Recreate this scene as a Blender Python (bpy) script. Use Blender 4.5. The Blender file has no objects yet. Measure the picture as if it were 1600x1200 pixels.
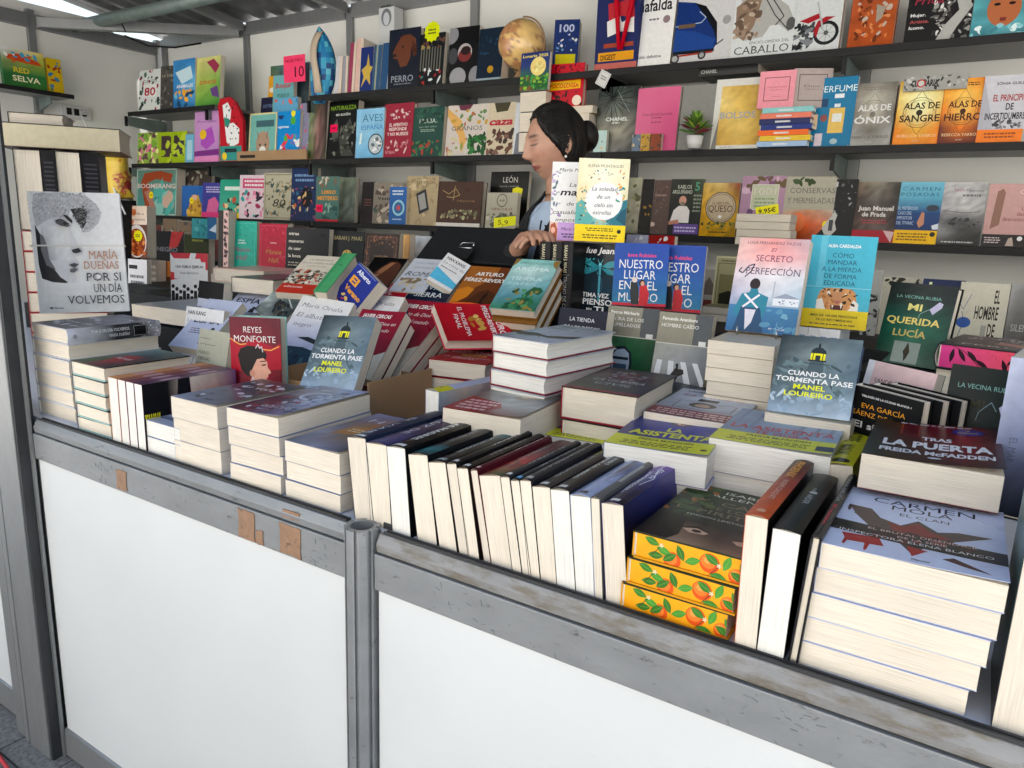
import bpy, bmesh, math, random
import numpy as np
from mathutils import Matrix, Vector

# ---------------------------------------------------------------- camera
SC = bpy.context.scene
CAMZ = 1.46
FPX = 1150.0                      # focal length in pixels of a 1600 px wide frame
_ez = np.array([184., -5318., -1150.]); _ez /= np.linalg.norm(_ez)
_ex = np.array([1850., 310., -1150.]); _ex -= _ez * _ex.dot(_ez); _ex /= np.linalg.norm(_ex)
_ey = np.cross(_ez, _ex)
cam_d = bpy.data.cameras.new('camera')
cam_d.sensor_width = 36.0
cam_d.lens = 36.0 * FPX / 1600.0
cam_d.clip_start = 0.02
cam_d.clip_end = 500.0
cam = bpy.data.objects.new('camera', cam_d)
SC.collection.objects.link(cam)
cam.matrix_world = Matrix(((_ex[0], -_ex[1], -_ex[2], 0), (_ey[0], -_ey[1], -_ey[2], 0),
                           (_ez[0], -_ez[1], -_ez[2], CAMZ), (0, 0, 0, 1)))
SC.camera = cam

# ---------------------------------------------------------------- light
W = bpy.data.worlds.new('World'); SC.world = W; W.use_nodes = True
nt = W.node_tree; nt.nodes.clear()
_o = nt.nodes.new('ShaderNodeOutputWorld'); _b = nt.nodes.new('ShaderNodeBackground')
_s = nt.nodes.new('ShaderNodeTexSky'); _s.sky_type = 'NISHITA'; _s.sun_disc = False
SUN_EL, SUN_AZ = math.radians(52), math.radians(12)
_s.sun_elevation = SUN_EL; _s.sun_rotation = SUN_AZ
_s.air_density = 1.6; _s.dust_density = 4.0; _s.ozone_density = 0.6
_b.inputs[1].default_value = 0.10
nt.links.new(_s.outputs[0], _b.inputs[0]); nt.links.new(_b.outputs[0], _o.inputs[0])
sun_d = bpy.data.lights.new('sun', 'SUN'); sun_d.energy = 5.0; sun_d.angle = math.radians(.6)
sun_d.color = (1.0, 0.97, 0.93)
sun = bpy.data.objects.new('sun', sun_d); SC.collection.objects.link(sun)
_d = Vector((math.sin(SUN_AZ) * math.cos(SUN_EL), math.cos(SUN_AZ) * math.cos(SUN_EL), math.sin(SUN_EL)))
sun.rotation_euler = (-_d).to_track_quat('-Z', 'Y').to_euler()
SC.view_settings.view_transform = 'Standard'; SC.view_settings.look = 'None'
SC.view_settings.gamma = 1.0; SC.view_settings.use_curve_mapping = False
SC.view_settings.exposure = 1.6
SC.cycles.max_bounces = 10; SC.cycles.diffuse_bounces = 6; SC.cycles.glossy_bounces = 4

# ---------------------------------------------------------------- helpers
CO = SC.collection
def ray(px, py):
    r = np.array([(px - 800) / FPX, (py - 600) / FPX, 1.0])
    return np.array([r.dot(_ex), r.dot(_ey), r.dot(_ez)])
def at_z(px, py, z): r = ray(px, py); return Vector(np.array([0, 0, CAMZ]) + r * (z - CAMZ) / r[2])
def at_y(px, py, y): r = ray(px, py); return Vector(np.array([0, 0, CAMZ]) + r * y / r[1])

_hx = {}
GAIN = 1.0        # the shelf colours below were noted down under dim light; this restores their own albedo
def rgb(c):
    """sRGB hex to linear; a leading * marks metallic foil (alpha 0)"""
    if c in _hx: return _hx[c]
    s, a = (c[1:], 0.0) if c[0] == '*' else (c, 1.0)
    if len(s) == 3: s = ''.join(q * 2 for q in s)
    v = [int(s[i:i + 2], 16) / 255 for i in (0, 2, 4)]
    v = [(q / 12.92 if q <= .04045 else ((q + .055) / 1.055) ** 2.4) for q in v]
    if GAIN != 1.0:
        lu = .3 * v[0] + .6 * v[1] + .1 * v[2]; v = [max(0.0, lu + (q - lu) * 1.06) * GAIN for q in v]
    v = [min(q, .82) for q in v]
    _hx[c] = (v[0], v[1], v[2], a)
    return _hx[c]

def mat(name, base=(.5, .5, .5), rough=.5, metal=0.0, noise=0.0, nscale=20.0, stretch=(1, 1, 1), attr=False,
        coat=0.0, bump=0.0, bscale=60.0, sss=0.0, dark=None, thr=(.5, .6), rvar=0.0, orand=0.0, spec=.5):
    m = bpy.data.materials.new(name); m.use_nodes = True
    n = m.node_tree.nodes; l = m.node_tree.links; p = n['Principled BSDF']
    p.inputs['Roughness'].default_value = rough; p.inputs['Metallic'].default_value = metal
    p.inputs['Specular IOR Level'].default_value = spec
    p.inputs['Coat Weight'].default_value = coat; p.inputs['Coat Roughness'].default_value = .12
    if sss:
        p.inputs['Subsurface Weight'].default_value = sss
        p.inputs['Subsurface Radius'].default_value = (.012, .005, .003); p.inputs['Subsurface Scale'].default_value = .5
    tc = n.new('ShaderNodeTexCoord'); mp = n.new('ShaderNodeMapping'); mp.inputs['Scale'].default_value = stretch
    l.new(tc.outputs['Object'], mp.inputs[0])
    if attr:
        a = n.new('ShaderNodeAttribute'); a.attribute_name = 'Col'; col = a.outputs['Color']
        iv = n.new('ShaderNodeMath'); iv.operation = 'SUBTRACT'; iv.inputs[0].default_value = 1.0
        l.new(a.outputs['Alpha'], iv.inputs[1]); l.new(iv.outputs[0], p.inputs['Metallic'])
    else:
        c = n.new('ShaderNodeRGB'); c.outputs[0].default_value = (*base, 1); col = c.outputs[0]
    if noise:
        t = n.new('ShaderNodeTexNoise'); t.inputs['Scale'].default_value = nscale; t.inputs['Detail'].default_value = 6
        l.new(mp.outputs[0], t.inputs['Vector'])
        r = n.new('ShaderNodeMapRange'); r.inputs[1].default_value = .3; r.inputs[2].default_value = .7
        r.inputs[3].default_value = 1 - noise; r.inputs[4].default_value = 1 + noise * .6
        l.new(t.outputs[0], r.inputs[0])
        x = n.new('ShaderNodeVectorMath'); x.operation = 'SCALE'; l.new(col, x.inputs[0]); l.new(r.outputs[0], x.inputs['Scale'])
        col = x.outputs[0]
    if dark is not None:
        t = n.new('ShaderNodeTexNoise'); t.inputs['Scale'].default_value = dark[3]; t.inputs['Detail'].default_value = 10
        t.inputs['Roughness'].default_value = .7
        l.new(mp.outputs[0], t.inputs['Vector'])
        r = n.new('ShaderNodeMapRange'); r.inputs[1].default_value = thr[0]; r.inputs[2].default_value = thr[1]
        l.new(t.outputs[0], r.inputs[0])
        x = n.new('ShaderNodeMix'); x.data_type = 'RGBA'; l.new(r.outputs[0], x.inputs[0])
        l.new(col, x.inputs[6]); x.inputs[7].default_value = (*dark[:3], 1); col = x.outputs[2]
    if orand:
        oi = n.new('ShaderNodeObjectInfo'); r = n.new('ShaderNodeMapRange')
        r.inputs[3].default_value = 1 - orand; r.inputs[4].default_value = 1 + orand * .3
        l.new(oi.outputs['Random'], r.inputs[0])
        x = n.new('ShaderNodeVectorMath'); x.operation = 'SCALE'; l.new(col, x.inputs[0]); l.new(r.outputs[0], x.inputs['Scale'])
        col = x.outputs[0]
    l.new(col, p.inputs['Base Color'])
    if bump or rvar:
        t = n.new('ShaderNodeTexNoise'); t.inputs['Scale'].default_value = bscale; t.inputs['Detail'].default_value = 5
        l.new(mp.outputs[0], t.inputs['Vector'])
        if bump:
            b = n.new('ShaderNodeBump'); b.inputs['Strength'].default_value = bump; b.inputs['Distance'].default_value = .002
            l.new(t.outputs[0], b.inputs['Height']); l.new(b.outputs[0], p.inputs['Normal'])
        if rvar:
            r = n.new('ShaderNodeMapRange'); r.inputs[3].default_value = rough - rvar; r.inputs[4].default_value = rough + rvar
            l.new(t.outputs[0], r.inputs[0]); l.new(r.outputs[0], p.inputs['Roughness'])
    return m

M = dict(
    ink=mat('printed_card', spec=.16, rough=.3, attr=True, bump=.18, bscale=9, rvar=.08, noise=.07, nscale=70),
    matte=mat('matte_printed_card', spec=.12, rough=.55, attr=True, bump=.12, bscale=12, noise=.05, nscale=40),
    film=mat('film_wrapped_card', spec=.2, rough=.15, attr=True, coat=.2, bump=.8, bscale=16),
    paper=mat('page_edges', (.74, .665, .55), .85, noise=.24, nscale=11, stretch=(1.2, 150, 1.2), bump=.35, bscale=8, orand=.09),
    white_paper=mat('white_page_edges', (.76, .745, .69), .85, noise=.2, nscale=9, stretch=(1.5, 110, 1.5), bump=.3, bscale=8, orand=.06),
    alu=mat('scratched_aluminium', (.25, .26, .268), .42, .35, noise=.12, nscale=9, stretch=(1, 2, 2.5), dark=(.09, .085, .08, 30), thr=(.60, .70), rvar=.12, bump=.15, bscale=50),
    alu_clean=mat('dull_aluminium', (.245, .252, .255), .4, .45, noise=.07, nscale=14, stretch=(2, 2, .6), dark=(.17, .17, .17, 16), thr=(.64, .78), rvar=.12),
    alu_dark=mat('dark_aluminium_groove', (.035, .037, .04), .6, .2, noise=.2, nscale=12),
    grime=mat('grimy_aluminium_lip', (.25, .25, .248), .6, .2, noise=.16, nscale=9, stretch=(1, 2.5, 3.5), dark=(.16, .14, .11, 16), thr=(.46, .62), bump=.3, bscale=60),
    panel=mat('white_panel', (.62, .64, .643), .38, noise=.05, nscale=2.5, dark=(.42, .42, .40, 26), thr=(.69, .76), rvar=.1, bump=.12, bscale=3),
    wall=mat('stall_wall_panel', (.78, .78, .73), .5, noise=.05, nscale=2.2, rvar=.05),
    shelf=mat('black_shelf_edge', (.012, .012, .013), .5, spec=.2, noise=.2, nscale=30),
    shelf_top=mat('grey_shelf_board', (.20, .20, .19), .5, noise=.1, nscale=10),
    bracket=mat('grey_bracket', (.19, .24, .225), .5, .3, noise=.15, nscale=20),
    tape=mat('brown_tape', (.27, .155, .09), .6, noise=.2, nscale=40, dark=(.12, .07, .045, 60), thr=(.6, .66), bump=.4),
    whitetop=mat('white_counter_top', (.60, .63, .70), .3, noise=.05, nscale=12, dark=(.2, .2, .2, 18), thr=(.66, .7)),
    card=mat('brown_cardboard', (.36, .22, .11), .8, noise=.12, nscale=6, dark=(.2, .11, .05, 12), thr=(.66, .72)),
    black=mat('black_leatherette', (.010, .011, .012), .55, spec=.2, noise=.2, nscale=60, bump=.1),
    chrome=mat('chrome', (.7, .7, .7), .15, 1.0),
    wire=mat('steel_wire', (.5, .5, .5), .3, 1.0),
    roofm=mat('corrugated_roof_metal', (.16, .165, .17), .55, .4, noise=.25, nscale=6, dark=(.06, .055, .05, 5), thr=(.5, .7)),
    pave=mat('granite_paving', (.17, .165, .16), .8, noise=.45, nscale=90, bump=.5, bscale=60),
    plaza=mat('plaza_slabs', (.49, .48, .465), .8, noise=.15, nscale=3),
    bounce_facade=mat('pale_render', (.62, .61, .585), .85, noise=.08, nscale=1),
    pane=mat('window_glass', (.03, .035, .04), .08),
    joint=mat('paving_joint', (.03, .03, .03), .9, noise=.3, nscale=50),
    skin=mat('skin', rough=.45, attr=True, sss=.2, bump=.25, bscale=220, noise=.10, nscale=45),
    hair=mat('black_hair', (.012, .010, .009), .5, spec=.25, noise=.7, nscale=30, stretch=(1, 1, .3), bump=1.0, bscale=170),
    jacket=mat('black_wool', (.012, .012, .014), .85, noise=.3, nscale=60, bump=.25, bscale=60),
    shirt=mat('pale_blue_cotton', (.42, .52, .66), .8, noise=.1, nscale=30, bump=.3, bscale=40),
    pearl=mat('pearl', (.8, .77, .7), .2, coat=.5),
    gold=mat('globe_parchment', rough=.25, attr=True, coat=.6),
    leaf=mat('succulent_leaf', rough=.5, attr=True),
    cloth=mat('star_print_cloth', rough=.6, attr=True, bump=.3, bscale=40),
    neon=mat('neon_card', (.95, .03, .14), .6, noise=.04, nscale=20),
    plastic=mat('pale_plastic', (.6, .6, .58), .4),
    cable=mat('white_cable', (.7, .7, .68), .5),
    redcable=mat('red_cable', (.55, .02, .03), .4),
    bag=mat('crumpled_yellow_bag', (.62, .42, .03), .3, bump=.8, bscale=20, dark=(.35, .03, .02, 6), thr=(.6, .63)),
    elastic=mat('rubber_elastic', (.72, .70, .64), .5),
)

def link(name, me, m, parent=None):
    o = bpy.data.objects.new(name, me); CO.objects.link(o)
    if m is not None and not me.materials: me.materials.append(m)
    if parent is not None: o.parent = parent
    return o
def tag(o, label, cat, group=None):
    o['label'] = label; o['category'] = cat
    if group: o['group'] = group
    return o
def thing(name, label, cat, loc=(0, 0, 0), rz=0, group=None):
    o = bpy.data.objects.new(name, None); CO.objects.link(o); o.empty_display_size = .05
    o.location = loc; o.rotation_euler = (0, 0, rz)
    return tag(o, label, cat, group)
class MB:
    def __init__(s): s.v = []; s.f = []; s.c = []
    def box(s, x0, y0, z0, x1, y1, z1, col=None):
        b = len(s.v)
        s.v += [(x0, y0, z0), (x1, y0, z0), (x1, y1, z0), (x0, y1, z0), (x0, y0, z1), (x1, y0, z1), (x1, y1, z1), (x0, y1, z1)]
        for q in ((0, 3, 2, 1), (4, 5, 6, 7), (0, 1, 5, 4), (1, 2, 6, 5), (2, 3, 7, 6), (3, 0, 4, 7)):
            s.f.append([b + k for k in q]); s.c.append(col)
        return s
    def prism(s, pts, axis, a0, a1, col=None):
        """pts polygon (ccw) in the plane normal to axis, extruded from a0 to a1"""
        n = len(pts); b = len(s.v)
        for a in (a0, a1):
            for p, q in pts:
                s.v.append({'x': (a, p, q), 'y': (p, a, q), 'z': (p, q, a)}[axis])
        s.f.append([b + k for k in range(n)][::-1]); s.c.append(col)
        s.f.append([b + n + k for k in range(n)]); s.c.append(col)
        for k in range(n):
            s.f.append([b + k, b + (k + 1) % n, b + n + (k + 1) % n, b + n + k]); s.c.append(col)
        return s
    def tube(s, pts, r, n=8, col=None):
        pts = [Vector(p) for p in pts]; rings = []
        rr = r if isinstance(r, (list, tuple)) else [r] * len(pts)
        for i, p in enumerate(pts):
            t = (pts[min(i + 1, len(pts) - 1)] - pts[max(i - 1, 0)]).normalized()
            u = t.orthogonal().normalized() if i == 0 else (u0 - t * u0.dot(t)).normalized()
            u0 = u; w = t.cross(u); b = len(s.v)
            for k in range(n):
                a = 2 * math.pi * k / n; s.v.append(tuple(p + (u * math.cos(a) + w * math.sin(a)) * rr[i]))
            rings.append(b)
        for a, b in zip(rings, rings[1:]):
            for k in range(n):
                s.f.append([a + k, a + (k + 1) % n, b + (k + 1) % n, b + k]); s.c.append(col)
        s.f.append([rings[0] + k for k in range(n)][::-1]); s.c.append(col)
        s.f.append([rings[-1] + k for k in range(n)]); s.c.append(col)
        return s
    def loft(s, rings, col=None, cap=True):
        n = len(rings[0]); base = []
        for r in rings:
            base.append(len(s.v)); s.v += [tuple(p) for p in r]
        for a, b in zip(base, base[1:]):
            for k in range(n):
                s.f.append([a + k, a + (k + 1) % n, b + (k + 1) % n, b + k]); s.c.append(col)
        if cap:
            s.f.append([base[0] + k for k in range(n)][::-1]); s.c.append(col)
            s.f.append([base[-1] + k for k in range(n)]); s.c.append(col)
        return s
    def mesh(s, name, fix=True):
        me = bpy.data.meshes.new(name); me.from_pydata(s.v, [], s.f)
        if any(c is not None for c in s.c):
            at = me.color_attributes.new('Col', 'FLOAT_COLOR', 'CORNER'); buf = []
            for f, c in zip(s.f, s.c):
                if c is None: c = (.5, .5, .5, 1)
                if isinstance(c, list):
                    for q in c: buf += q
                else: buf += list(c) * len(f)
            at.data.foreach_set('color', buf)
        me.update()
        if fix:
            bm = bmesh.new(); bm.from_mesh(me); bmesh.ops.recalc_face_normals(bm, faces=bm.faces); bm.to_mesh(me); bm.free()
        return me
    def build(s, name, m, parent=None, smooth=False, bevel=0.0):
        me = s.mesh(name)
        if smooth: me.shade_smooth()
        o = link(name, me, m, parent)
        if bevel:
            md = o.modifiers.new('bevel', 'BEVEL'); md.width = bevel; md.segments = 2; md.limit_method = 'ANGLE'
        return o

# ---------------------------------------------------------------- lettering (cached glyph outlines)
GL = {}
OFF = {'n': 0.0, 'b': .022, 'h': .04, 'l': -.012}
def glyph(ch, wt, serif):
    k = (ch, wt, serif)
    if k in GL: return GL[k]
    cu = bpy.data.curves.new('g', 'FONT'); cu.resolution_u = 2; cu.size = 1.0; cu.fill_mode = 'FRONT'
    ob = bpy.data.objects.new('g', cu); CO.objects.link(ob)
    def get(txt, off):
        cu.body = txt; cu.offset = off
        dg = bpy.context.evaluated_depsgraph_get(); dg.update()
        e = ob.evaluated_get(dg); me = e.to_mesh()
        v = [(q.co.x, q.co.y) for q in me.vertices]; f = [list(p.vertices) for p in me.polygons]
        e.to_mesh_clear(); return v, f
    if ch == ' ': v, f = [], []
    else: v, f = get(ch, OFF[wt])
    a, _ = get(ch + '.', 0.0); b, _ = get('.', 0.0)
    adv = max(p[0] for p in a) - max(p[0] for p in b)
    CO.objects.unlink(ob); bpy.data.objects.remove(ob); bpy.data.curves.remove(cu)
    if serif and f and (ch.isalpha()):
        cnt = {}
        for q in f:
            for i in range(len(q)):
                e = tuple(sorted((q[i], q[(i + 1) % len(q)]))); cnt[e] = cnt.get(e, 0) + 1
        ex = []
        for (i, j), c in cnt.items():
            if c > 1: continue
            (x0, y0), (x1, y1) = v[i], v[j]
            if abs(y0 - y1) < .004 and .03 < abs(x0 - x1) < .2:
                if abs(y0) < .03: ex.append((min(x0, x1), max(x0, x1), y0, .035))
                elif y0 > .5: ex.append((min(x0, x1), max(x0, x1), y0 - .035, .035))
        for x0, x1, y, hh in ex:
            n = len(v); s = .055
            v += [(x0 - s, y), (x1 + s, y), (x1 + s, y + hh), (x0 - s, y + hh)]; f.append([n, n + 1, n + 2, n + 3])
    GL[k] = (v, f, adv); return GL[k]
CAP = .73
def layout(txt, style, space=0.0):
    wt = 'h' if 'h' in style else 'b' if 'b' in style else 'l' if 'l' in style else 'n'
    V = []; F = []; x = 0.0
    for ch in txt:
        v, f, adv = glyph(ch, wt, 's' in style)
        n = len(V); sh = .22 if 'i' in style else 0.0
        V += [(x + p + sh * q, q) for p, q in v]; F += [[n + k for k in q] for q in f]
        x += adv + space
    return V, F

# ---------------------------------------------------------------- flat printing on a face
def lerp(a, b, t): return tuple(a[i] + (b[i] - a[i]) * t for i in range(4))
class Print:
    """collects coloured polygons on a W x H face; u right 0..1, v down 0..1"""
    def __init__(s, W_, H_): s.W = W_; s.H = H_; s.out = []; s.k = 0
    def p(s, u, v): return (u * s.W, (1 - v) * s.H)
    def add(s, pts, cols):
        s.k += 1; s.out.append((pts, cols, s.k))
    def draw(s, prims):
        for a in prims: getattr(s, 'd' + a[0])(*a[1:])
    def dR(s, u0, v0, u1, v1, c, c2=None):
        a = rgb(c); b = rgb(c2) if c2 else a
        s.add([s.p(u0, v1), s.p(u1, v1), s.p(u1, v0), s.p(u0, v0)], [b, b, a, a])
    def dE(s, u, v, ru, rv, c, n=20, c2=None):
        x, y = s.p(u, v); a = rgb(c); b = rgb(c2) if c2 else a; P = []; C = []
        for k in range(n):
            t = 2 * math.pi * k / n; P.append((x + ru * s.W * math.cos(t), y + rv * s.W * math.sin(t))); C.append(lerp(b, a, .5 + .5 * math.sin(t)))
        s.add(P, C)
    def dP(s, pts, c):
        s.add([s.p(*q) for q in pts], [rgb(c)] * len(pts))
    def dL(s, pts, wd, c):
        P = [s.p(*q) for q in pts]; w = wd * s.W / 2; s.k += 1
        for (x0, y0), (x1, y1) in zip(P, P[1:]):
            d = math.hypot(x1 - x0, y1 - y0) or 1e-9; nx, ny = -(y1 - y0) / d * w, (x1 - x0) / d * w
            s.out.append(([(x0 + nx, y0 + ny), (x0 - nx, y0 - ny), (x1 - nx, y1 - ny), (x1 + nx, y1 + ny)], [rgb(c)] * 4, s.k))
    def dO(s, u, v, r, wd, c, n=20):
        s.dL([(u + r * math.cos(2 * math.pi * k / n), v + r * s.W / s.H * math.sin(2 * math.pi * k / n)) for k in range(n + 1)], wd, c)
    def dF(s, u0, v0, u1, v1, wd, c):
        s.dL([(u0, v0), (u1, v0), (u1, v1), (u0, v1), (u0, v0)], wd, c)
    def dT(s, txt, u0, u1, v, cap, c, style='n', space=0.0, rot=0):
        """text from u0 to u1 with its baseline at v and capital height cap (fraction of H); rot 90 reads downwards"""
        V, F = layout(txt, style, space)
        if not V: return
        xs = [p[0] for p in V]; x0, x1 = min(xs), max(xs); s.k += 1
        if rot == 0:
            sx = (u1 - u0) * s.W / (x1 - x0); sy = cap * s.H / CAP; X, Y = s.p(u0, v)
            Q = [(X + (p - x0) * sx, Y + q * sy) for p, q in V]
        else:   # u0,u1 run along the height here (fractions of H), v along the width, cap is a fraction of W
            sx = (u1 - u0) * s.H / (x1 - x0); sy = cap * s.W / CAP
            if rot == 90: Q = [(v * s.W + q * sy, (1 - u0) * s.H - (p - x0) * sx) for p, q in V]
            else: Q = [(v * s.W - q * sy, (1 - u1) * s.H + (p - x0) * sx) for p, q in V]
        C = rgb(c)
        for f in F: s.out.append(([Q[i] for i in f], [C] * len(f), s.k))
    def dB(s, u0, v0, u1, v1, n, size, cols, seed=1, asp=1.0):
        R = random.Random(seed)
        for i in range(n):
            u = R.uniform(u0, u1); v = R.uniform(v0, v1); x, y = s.p(u, v); m = R.randint(5, 8); r = size * s.W * R.uniform(.5, 1.3)
            a0 = R.random() * 6; c = rgb(R.choice(cols)); P = []
            st = R.uniform(.5, 1.6) ; ct, sn = math.cos(a0), math.sin(a0)
            for k in range(m):
                t = 2 * math.pi * k / m; rr = r * R.uniform(.7, 1.15); a, b = rr * math.cos(t) * st, rr * math.sin(t) / st * asp
                xx = x + a * ct - b * sn; yy = y + a * sn + b * ct
                P.append((min(max(xx, 0.0005), s.W - .0005), min(max(yy, .0005), s.H - .0005)))
            s.k += (i % 4 == 0); s.out.append((P, [c] * m, s.k + (i % 4) * .2))
    def dX(s, u0, v0, u1, v1, rows, c, seed=3):
        """rows of print too small to read"""
        R = random.Random(seed); s.k += 1; C = [rgb(c)] * 4; hh = (v1 - v0) / rows
        for r in range(rows):
            v = v0 + (r + .2) * hh; u = u0 + R.uniform(0, .08) * (u1 - u0); e = u1 - R.uniform(0, .12) * (u1 - u0)
            while u < e - .01:
                w = R.uniform(.03, .1); w = min(w, e - u)
                s.out.append(([s.p(u, v + hh * .5), s.p(u + w, v + hh * .5), s.p(u + w, v), s.p(u, v)], C, s.k)); u += w + .018
    def dG(s, u0, v0, u1, v1, grid, jit=.06, sub=4, seed=5):
        """soft colour field (photographic background) interpolated from a small grid of colours"""
        R = random.Random(seed); g = [[rgb(c) for c in r] for r in grid]; ny, nx = len(g) - 1, len(g[0]) - 1
        NX, NY = nx * sub, ny * sub; s.k += 1; T = {}
        for j in range(NY + 1):
            for i in range(NX + 1):
                a, b = min(i / sub, nx - 1e-6), min(j / sub, ny - 1e-6); ia, ja = int(a), int(b); fa, fb = a - ia, b - ja
                c = lerp(lerp(g[ja][ia], g[ja][ia + 1], fa), lerp(g[ja + 1][ia], g[ja + 1][ia + 1], fa), fb)
                q = 1 + R.uniform(-jit, jit) * 3; T[i, j] = (c[0] * q, c[1] * q, c[2] * q, c[3])
        for j in range(NY):
            for i in range(NX):
                U = lambda t: u0 + (u1 - u0) * t / NX
                V = lambda t: v0 + (v1 - v0) * t / NY
                s.out.append(([s.p(U(i), V(j + 1)), s.p(U(i + 1), V(j + 1)), s.p(U(i + 1), V(j)), s.p(U(i), V(j))],
                              [T[i, j + 1], T[i + 1, j + 1], T[i + 1, j], T[i, j]], s.k))
    def emit(s, mb, fn, eps=2.2e-5):
        for pts, cols, k in s.out:
            b = len(mb.v); W_, H_ = s.W, s.H
            mb.v += [fn(min(max(x, 0), W_), min(max(y, 0), H_), 4e-5 + eps * k) for x, y in pts]
            mb.f.append(list(range(b, b + len(pts)))); mb.c.append([tuple(c) for c in cols])

# ---------------------------------------------------------------- the book
PB = {}
def page_block(w, h, t, hb, white, parent):
    key = (round(w, 3), round(h, 3), round(t, 3), hb, white)
    if key not in PB:
        i = .003 if hb else .0006; c = .0026 if hb else .0007
        m = MB()
        if hb:       # hollow fore-edge
            x0, x1, y0, y1, n = .002, w - .0035, c, t - c, 6
            P = [(x0, y0)] + [(x1 - .0035 * math.sin(math.pi * k / n), y0 + (y1 - y0) * k / n) for k in range(n + 1)] + [(x0, y1)]
            m.prism(P, 'z', i, h - i)
        else: m.box(.0006, c, i, w - .0007, t - c, h - i)
        PB[key] = m.mesh('page_block')
        PB[key].materials.append(M['white_paper'] if white else M['paper'])
    return link('page_block', PB[key], None, parent)

def bookmesh(w, h, t, front, spine='222', back=None, art=(), sart=(), hb=False, curl=0.0, bulge=0.0, tail=None, fore=None, m='ink', cuts=8):
    c = .0025 if hb else .0006; F = rgb(front); S = rgb(spine or front); B = rgb(back or spine or front); IN = rgb('e8e6e0')
    bm = MB(); n = cuts if curl else 1
    def lift(x): return -curl * max(0.0, (x / w - .12) / .88) ** 2 if curl else 0.0
    # front board
    xs = [w * k / n for k in range(n + 1)]
    for a, b in zip(xs, xs[1:]):
        la, lb = lift(a), lift(b); q = len(bm.v)
        bm.v += [(a, la, 0), (b, lb, 0), (b, lb, h), (a, la, h), (a, la + c, 0), (b, lb + c, 0), (b, lb + c, h), (a, la + c, h)]
        bm.f += [[q, q + 1, q + 2, q + 3], [q + 5, q + 4, q + 7, q + 6], [q + 4, q + 5, q + 1, q], [q + 3, q + 2, q + 6, q + 7]]; bm.c += [F, IN, F, F]
        if b == xs[-1]: bm.f.append([q + 1, q + 5, q + 6, q + 2]); bm.c.append(F)
        if a == 0: bm.f.append([q, q + 3, q + 7, q + 4]); bm.c.append(F)
    bm.box(0, t - c, 0, w, t, h, B)
    ns = 6 if bulge else 1                      # spine, rounded when bulge
    for k in range(ns):
        y0, y1 = t * k / ns, t * (k + 1) / ns
        x0, x1 = [-bulge * math.sin(math.pi * y / t) for y in (y0, y1)]; q = len(bm.v)
        bm.v += [(x0 - 1e-4, y0, 0), (x1 - 1e-4, y1, 0), (x1 - 1e-4, y1, h), (x0 - 1e-4, y0, h), (x0 + c, y0, 0), (x1 + c, y1, 0), (x1 + c, y1, h), (x0 + c, y0, h)]
        bm.f += [[q + 1, q, q + 3, q + 2], [q, q + 1, q + 5, q + 4], [q + 3, q + 7, q + 6, q + 2], [q + 4, q + 5, q + 6, q + 7]]; bm.c += [S, S, S, IN]
    if tail:
        P = Print(w - .008, t - 2 * c); P.draw(tail); P.emit(bm, lambda x, y, e: (.004 + x, t - c - y, .003 - e if hb else .0004 - e))
    if fore:
        P = Print(h - .008, t - 2 * c); P.draw(fore); P.emit(bm, lambda x, y, e: (w - .003 + e, t - c - y, .004 + x))
    def cut(lst, axis, cs):   # split the printing at the same creases as the board so that it follows the bend
        me = lst.mesh('tmp', fix=False); b = bmesh.new(); b.from_mesh(me)
        for x in cs:
            co = (x, 0, 0) if axis == 0 else (0, x, 0); no = (1, 0, 0) if axis == 0 else (0, 1, 0)
            bmesh.ops.bisect_plane(b, geom=b.verts[:] + b.edges[:] + b.faces[:], plane_co=co, plane_no=no, dist=1e-7)
        L = b.loops.layers.float_color['Col']; r = MB()
        for f in b.faces:
            q = len(r.v); r.v += [tuple(v.co) for v in f.verts]; r.f.append(list(range(q, q + len(f.verts)))); r.c.append([tuple(l[L]) for l in f.loops])
        b.free(); bpy.data.meshes.remove(me); return r
    if art:
        P = Print(w, h); P.draw(art); pm = MB(); P.emit(pm, lambda x, y, e: (x, -e, y))
        if curl:
            pm = cut(pm, 0, xs[1:-1]); nn = n
            def fx(v):
                x, y, z = v; k = min(int(max(x, 0) / w * nn), nn - 1); a, b = w * k / nn, w * (k + 1) / nn; f = (x - a) / (b - a)
                return (x, y + lift(a) * (1 - f) + lift(b) * f, z)
            pm.v = [fx(v) for v in pm.v]
        q = len(bm.v); bm.v += pm.v; bm.f += [[i + q for i in f] for f in pm.f]; bm.c += pm.c
    if sart:
        P = Print(t, h); P.draw(sart); pm = MB(); P.emit(pm, lambda x, y, e: (-e - 1e-4, t - x, y))
        if bulge:
            pm = cut(pm, 1, [t * k / ns for k in range(1, ns)])
            def fy(v):
                x, y, z = v; k = min(int(max(y, 0) / t * ns), ns - 1); y0, y1 = t * k / ns, t * (k + 1) / ns
                a, b = [-bulge * math.sin(math.pi * q / t) for q in (y0, y1)]; f = (y - y0) / (y1 - y0)
                return (x + a * (1 - f) + b * f, y, z)
            pm.v = [fy(v) for v in pm.v]
        q = len(bm.v); bm.v += pm.v; bm.f += [[i + q for i in f] for f in pm.f]; bm.c += pm.c
    me = bm.mesh('cover', fix=False); me.materials.append(M[m]); return me

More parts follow.
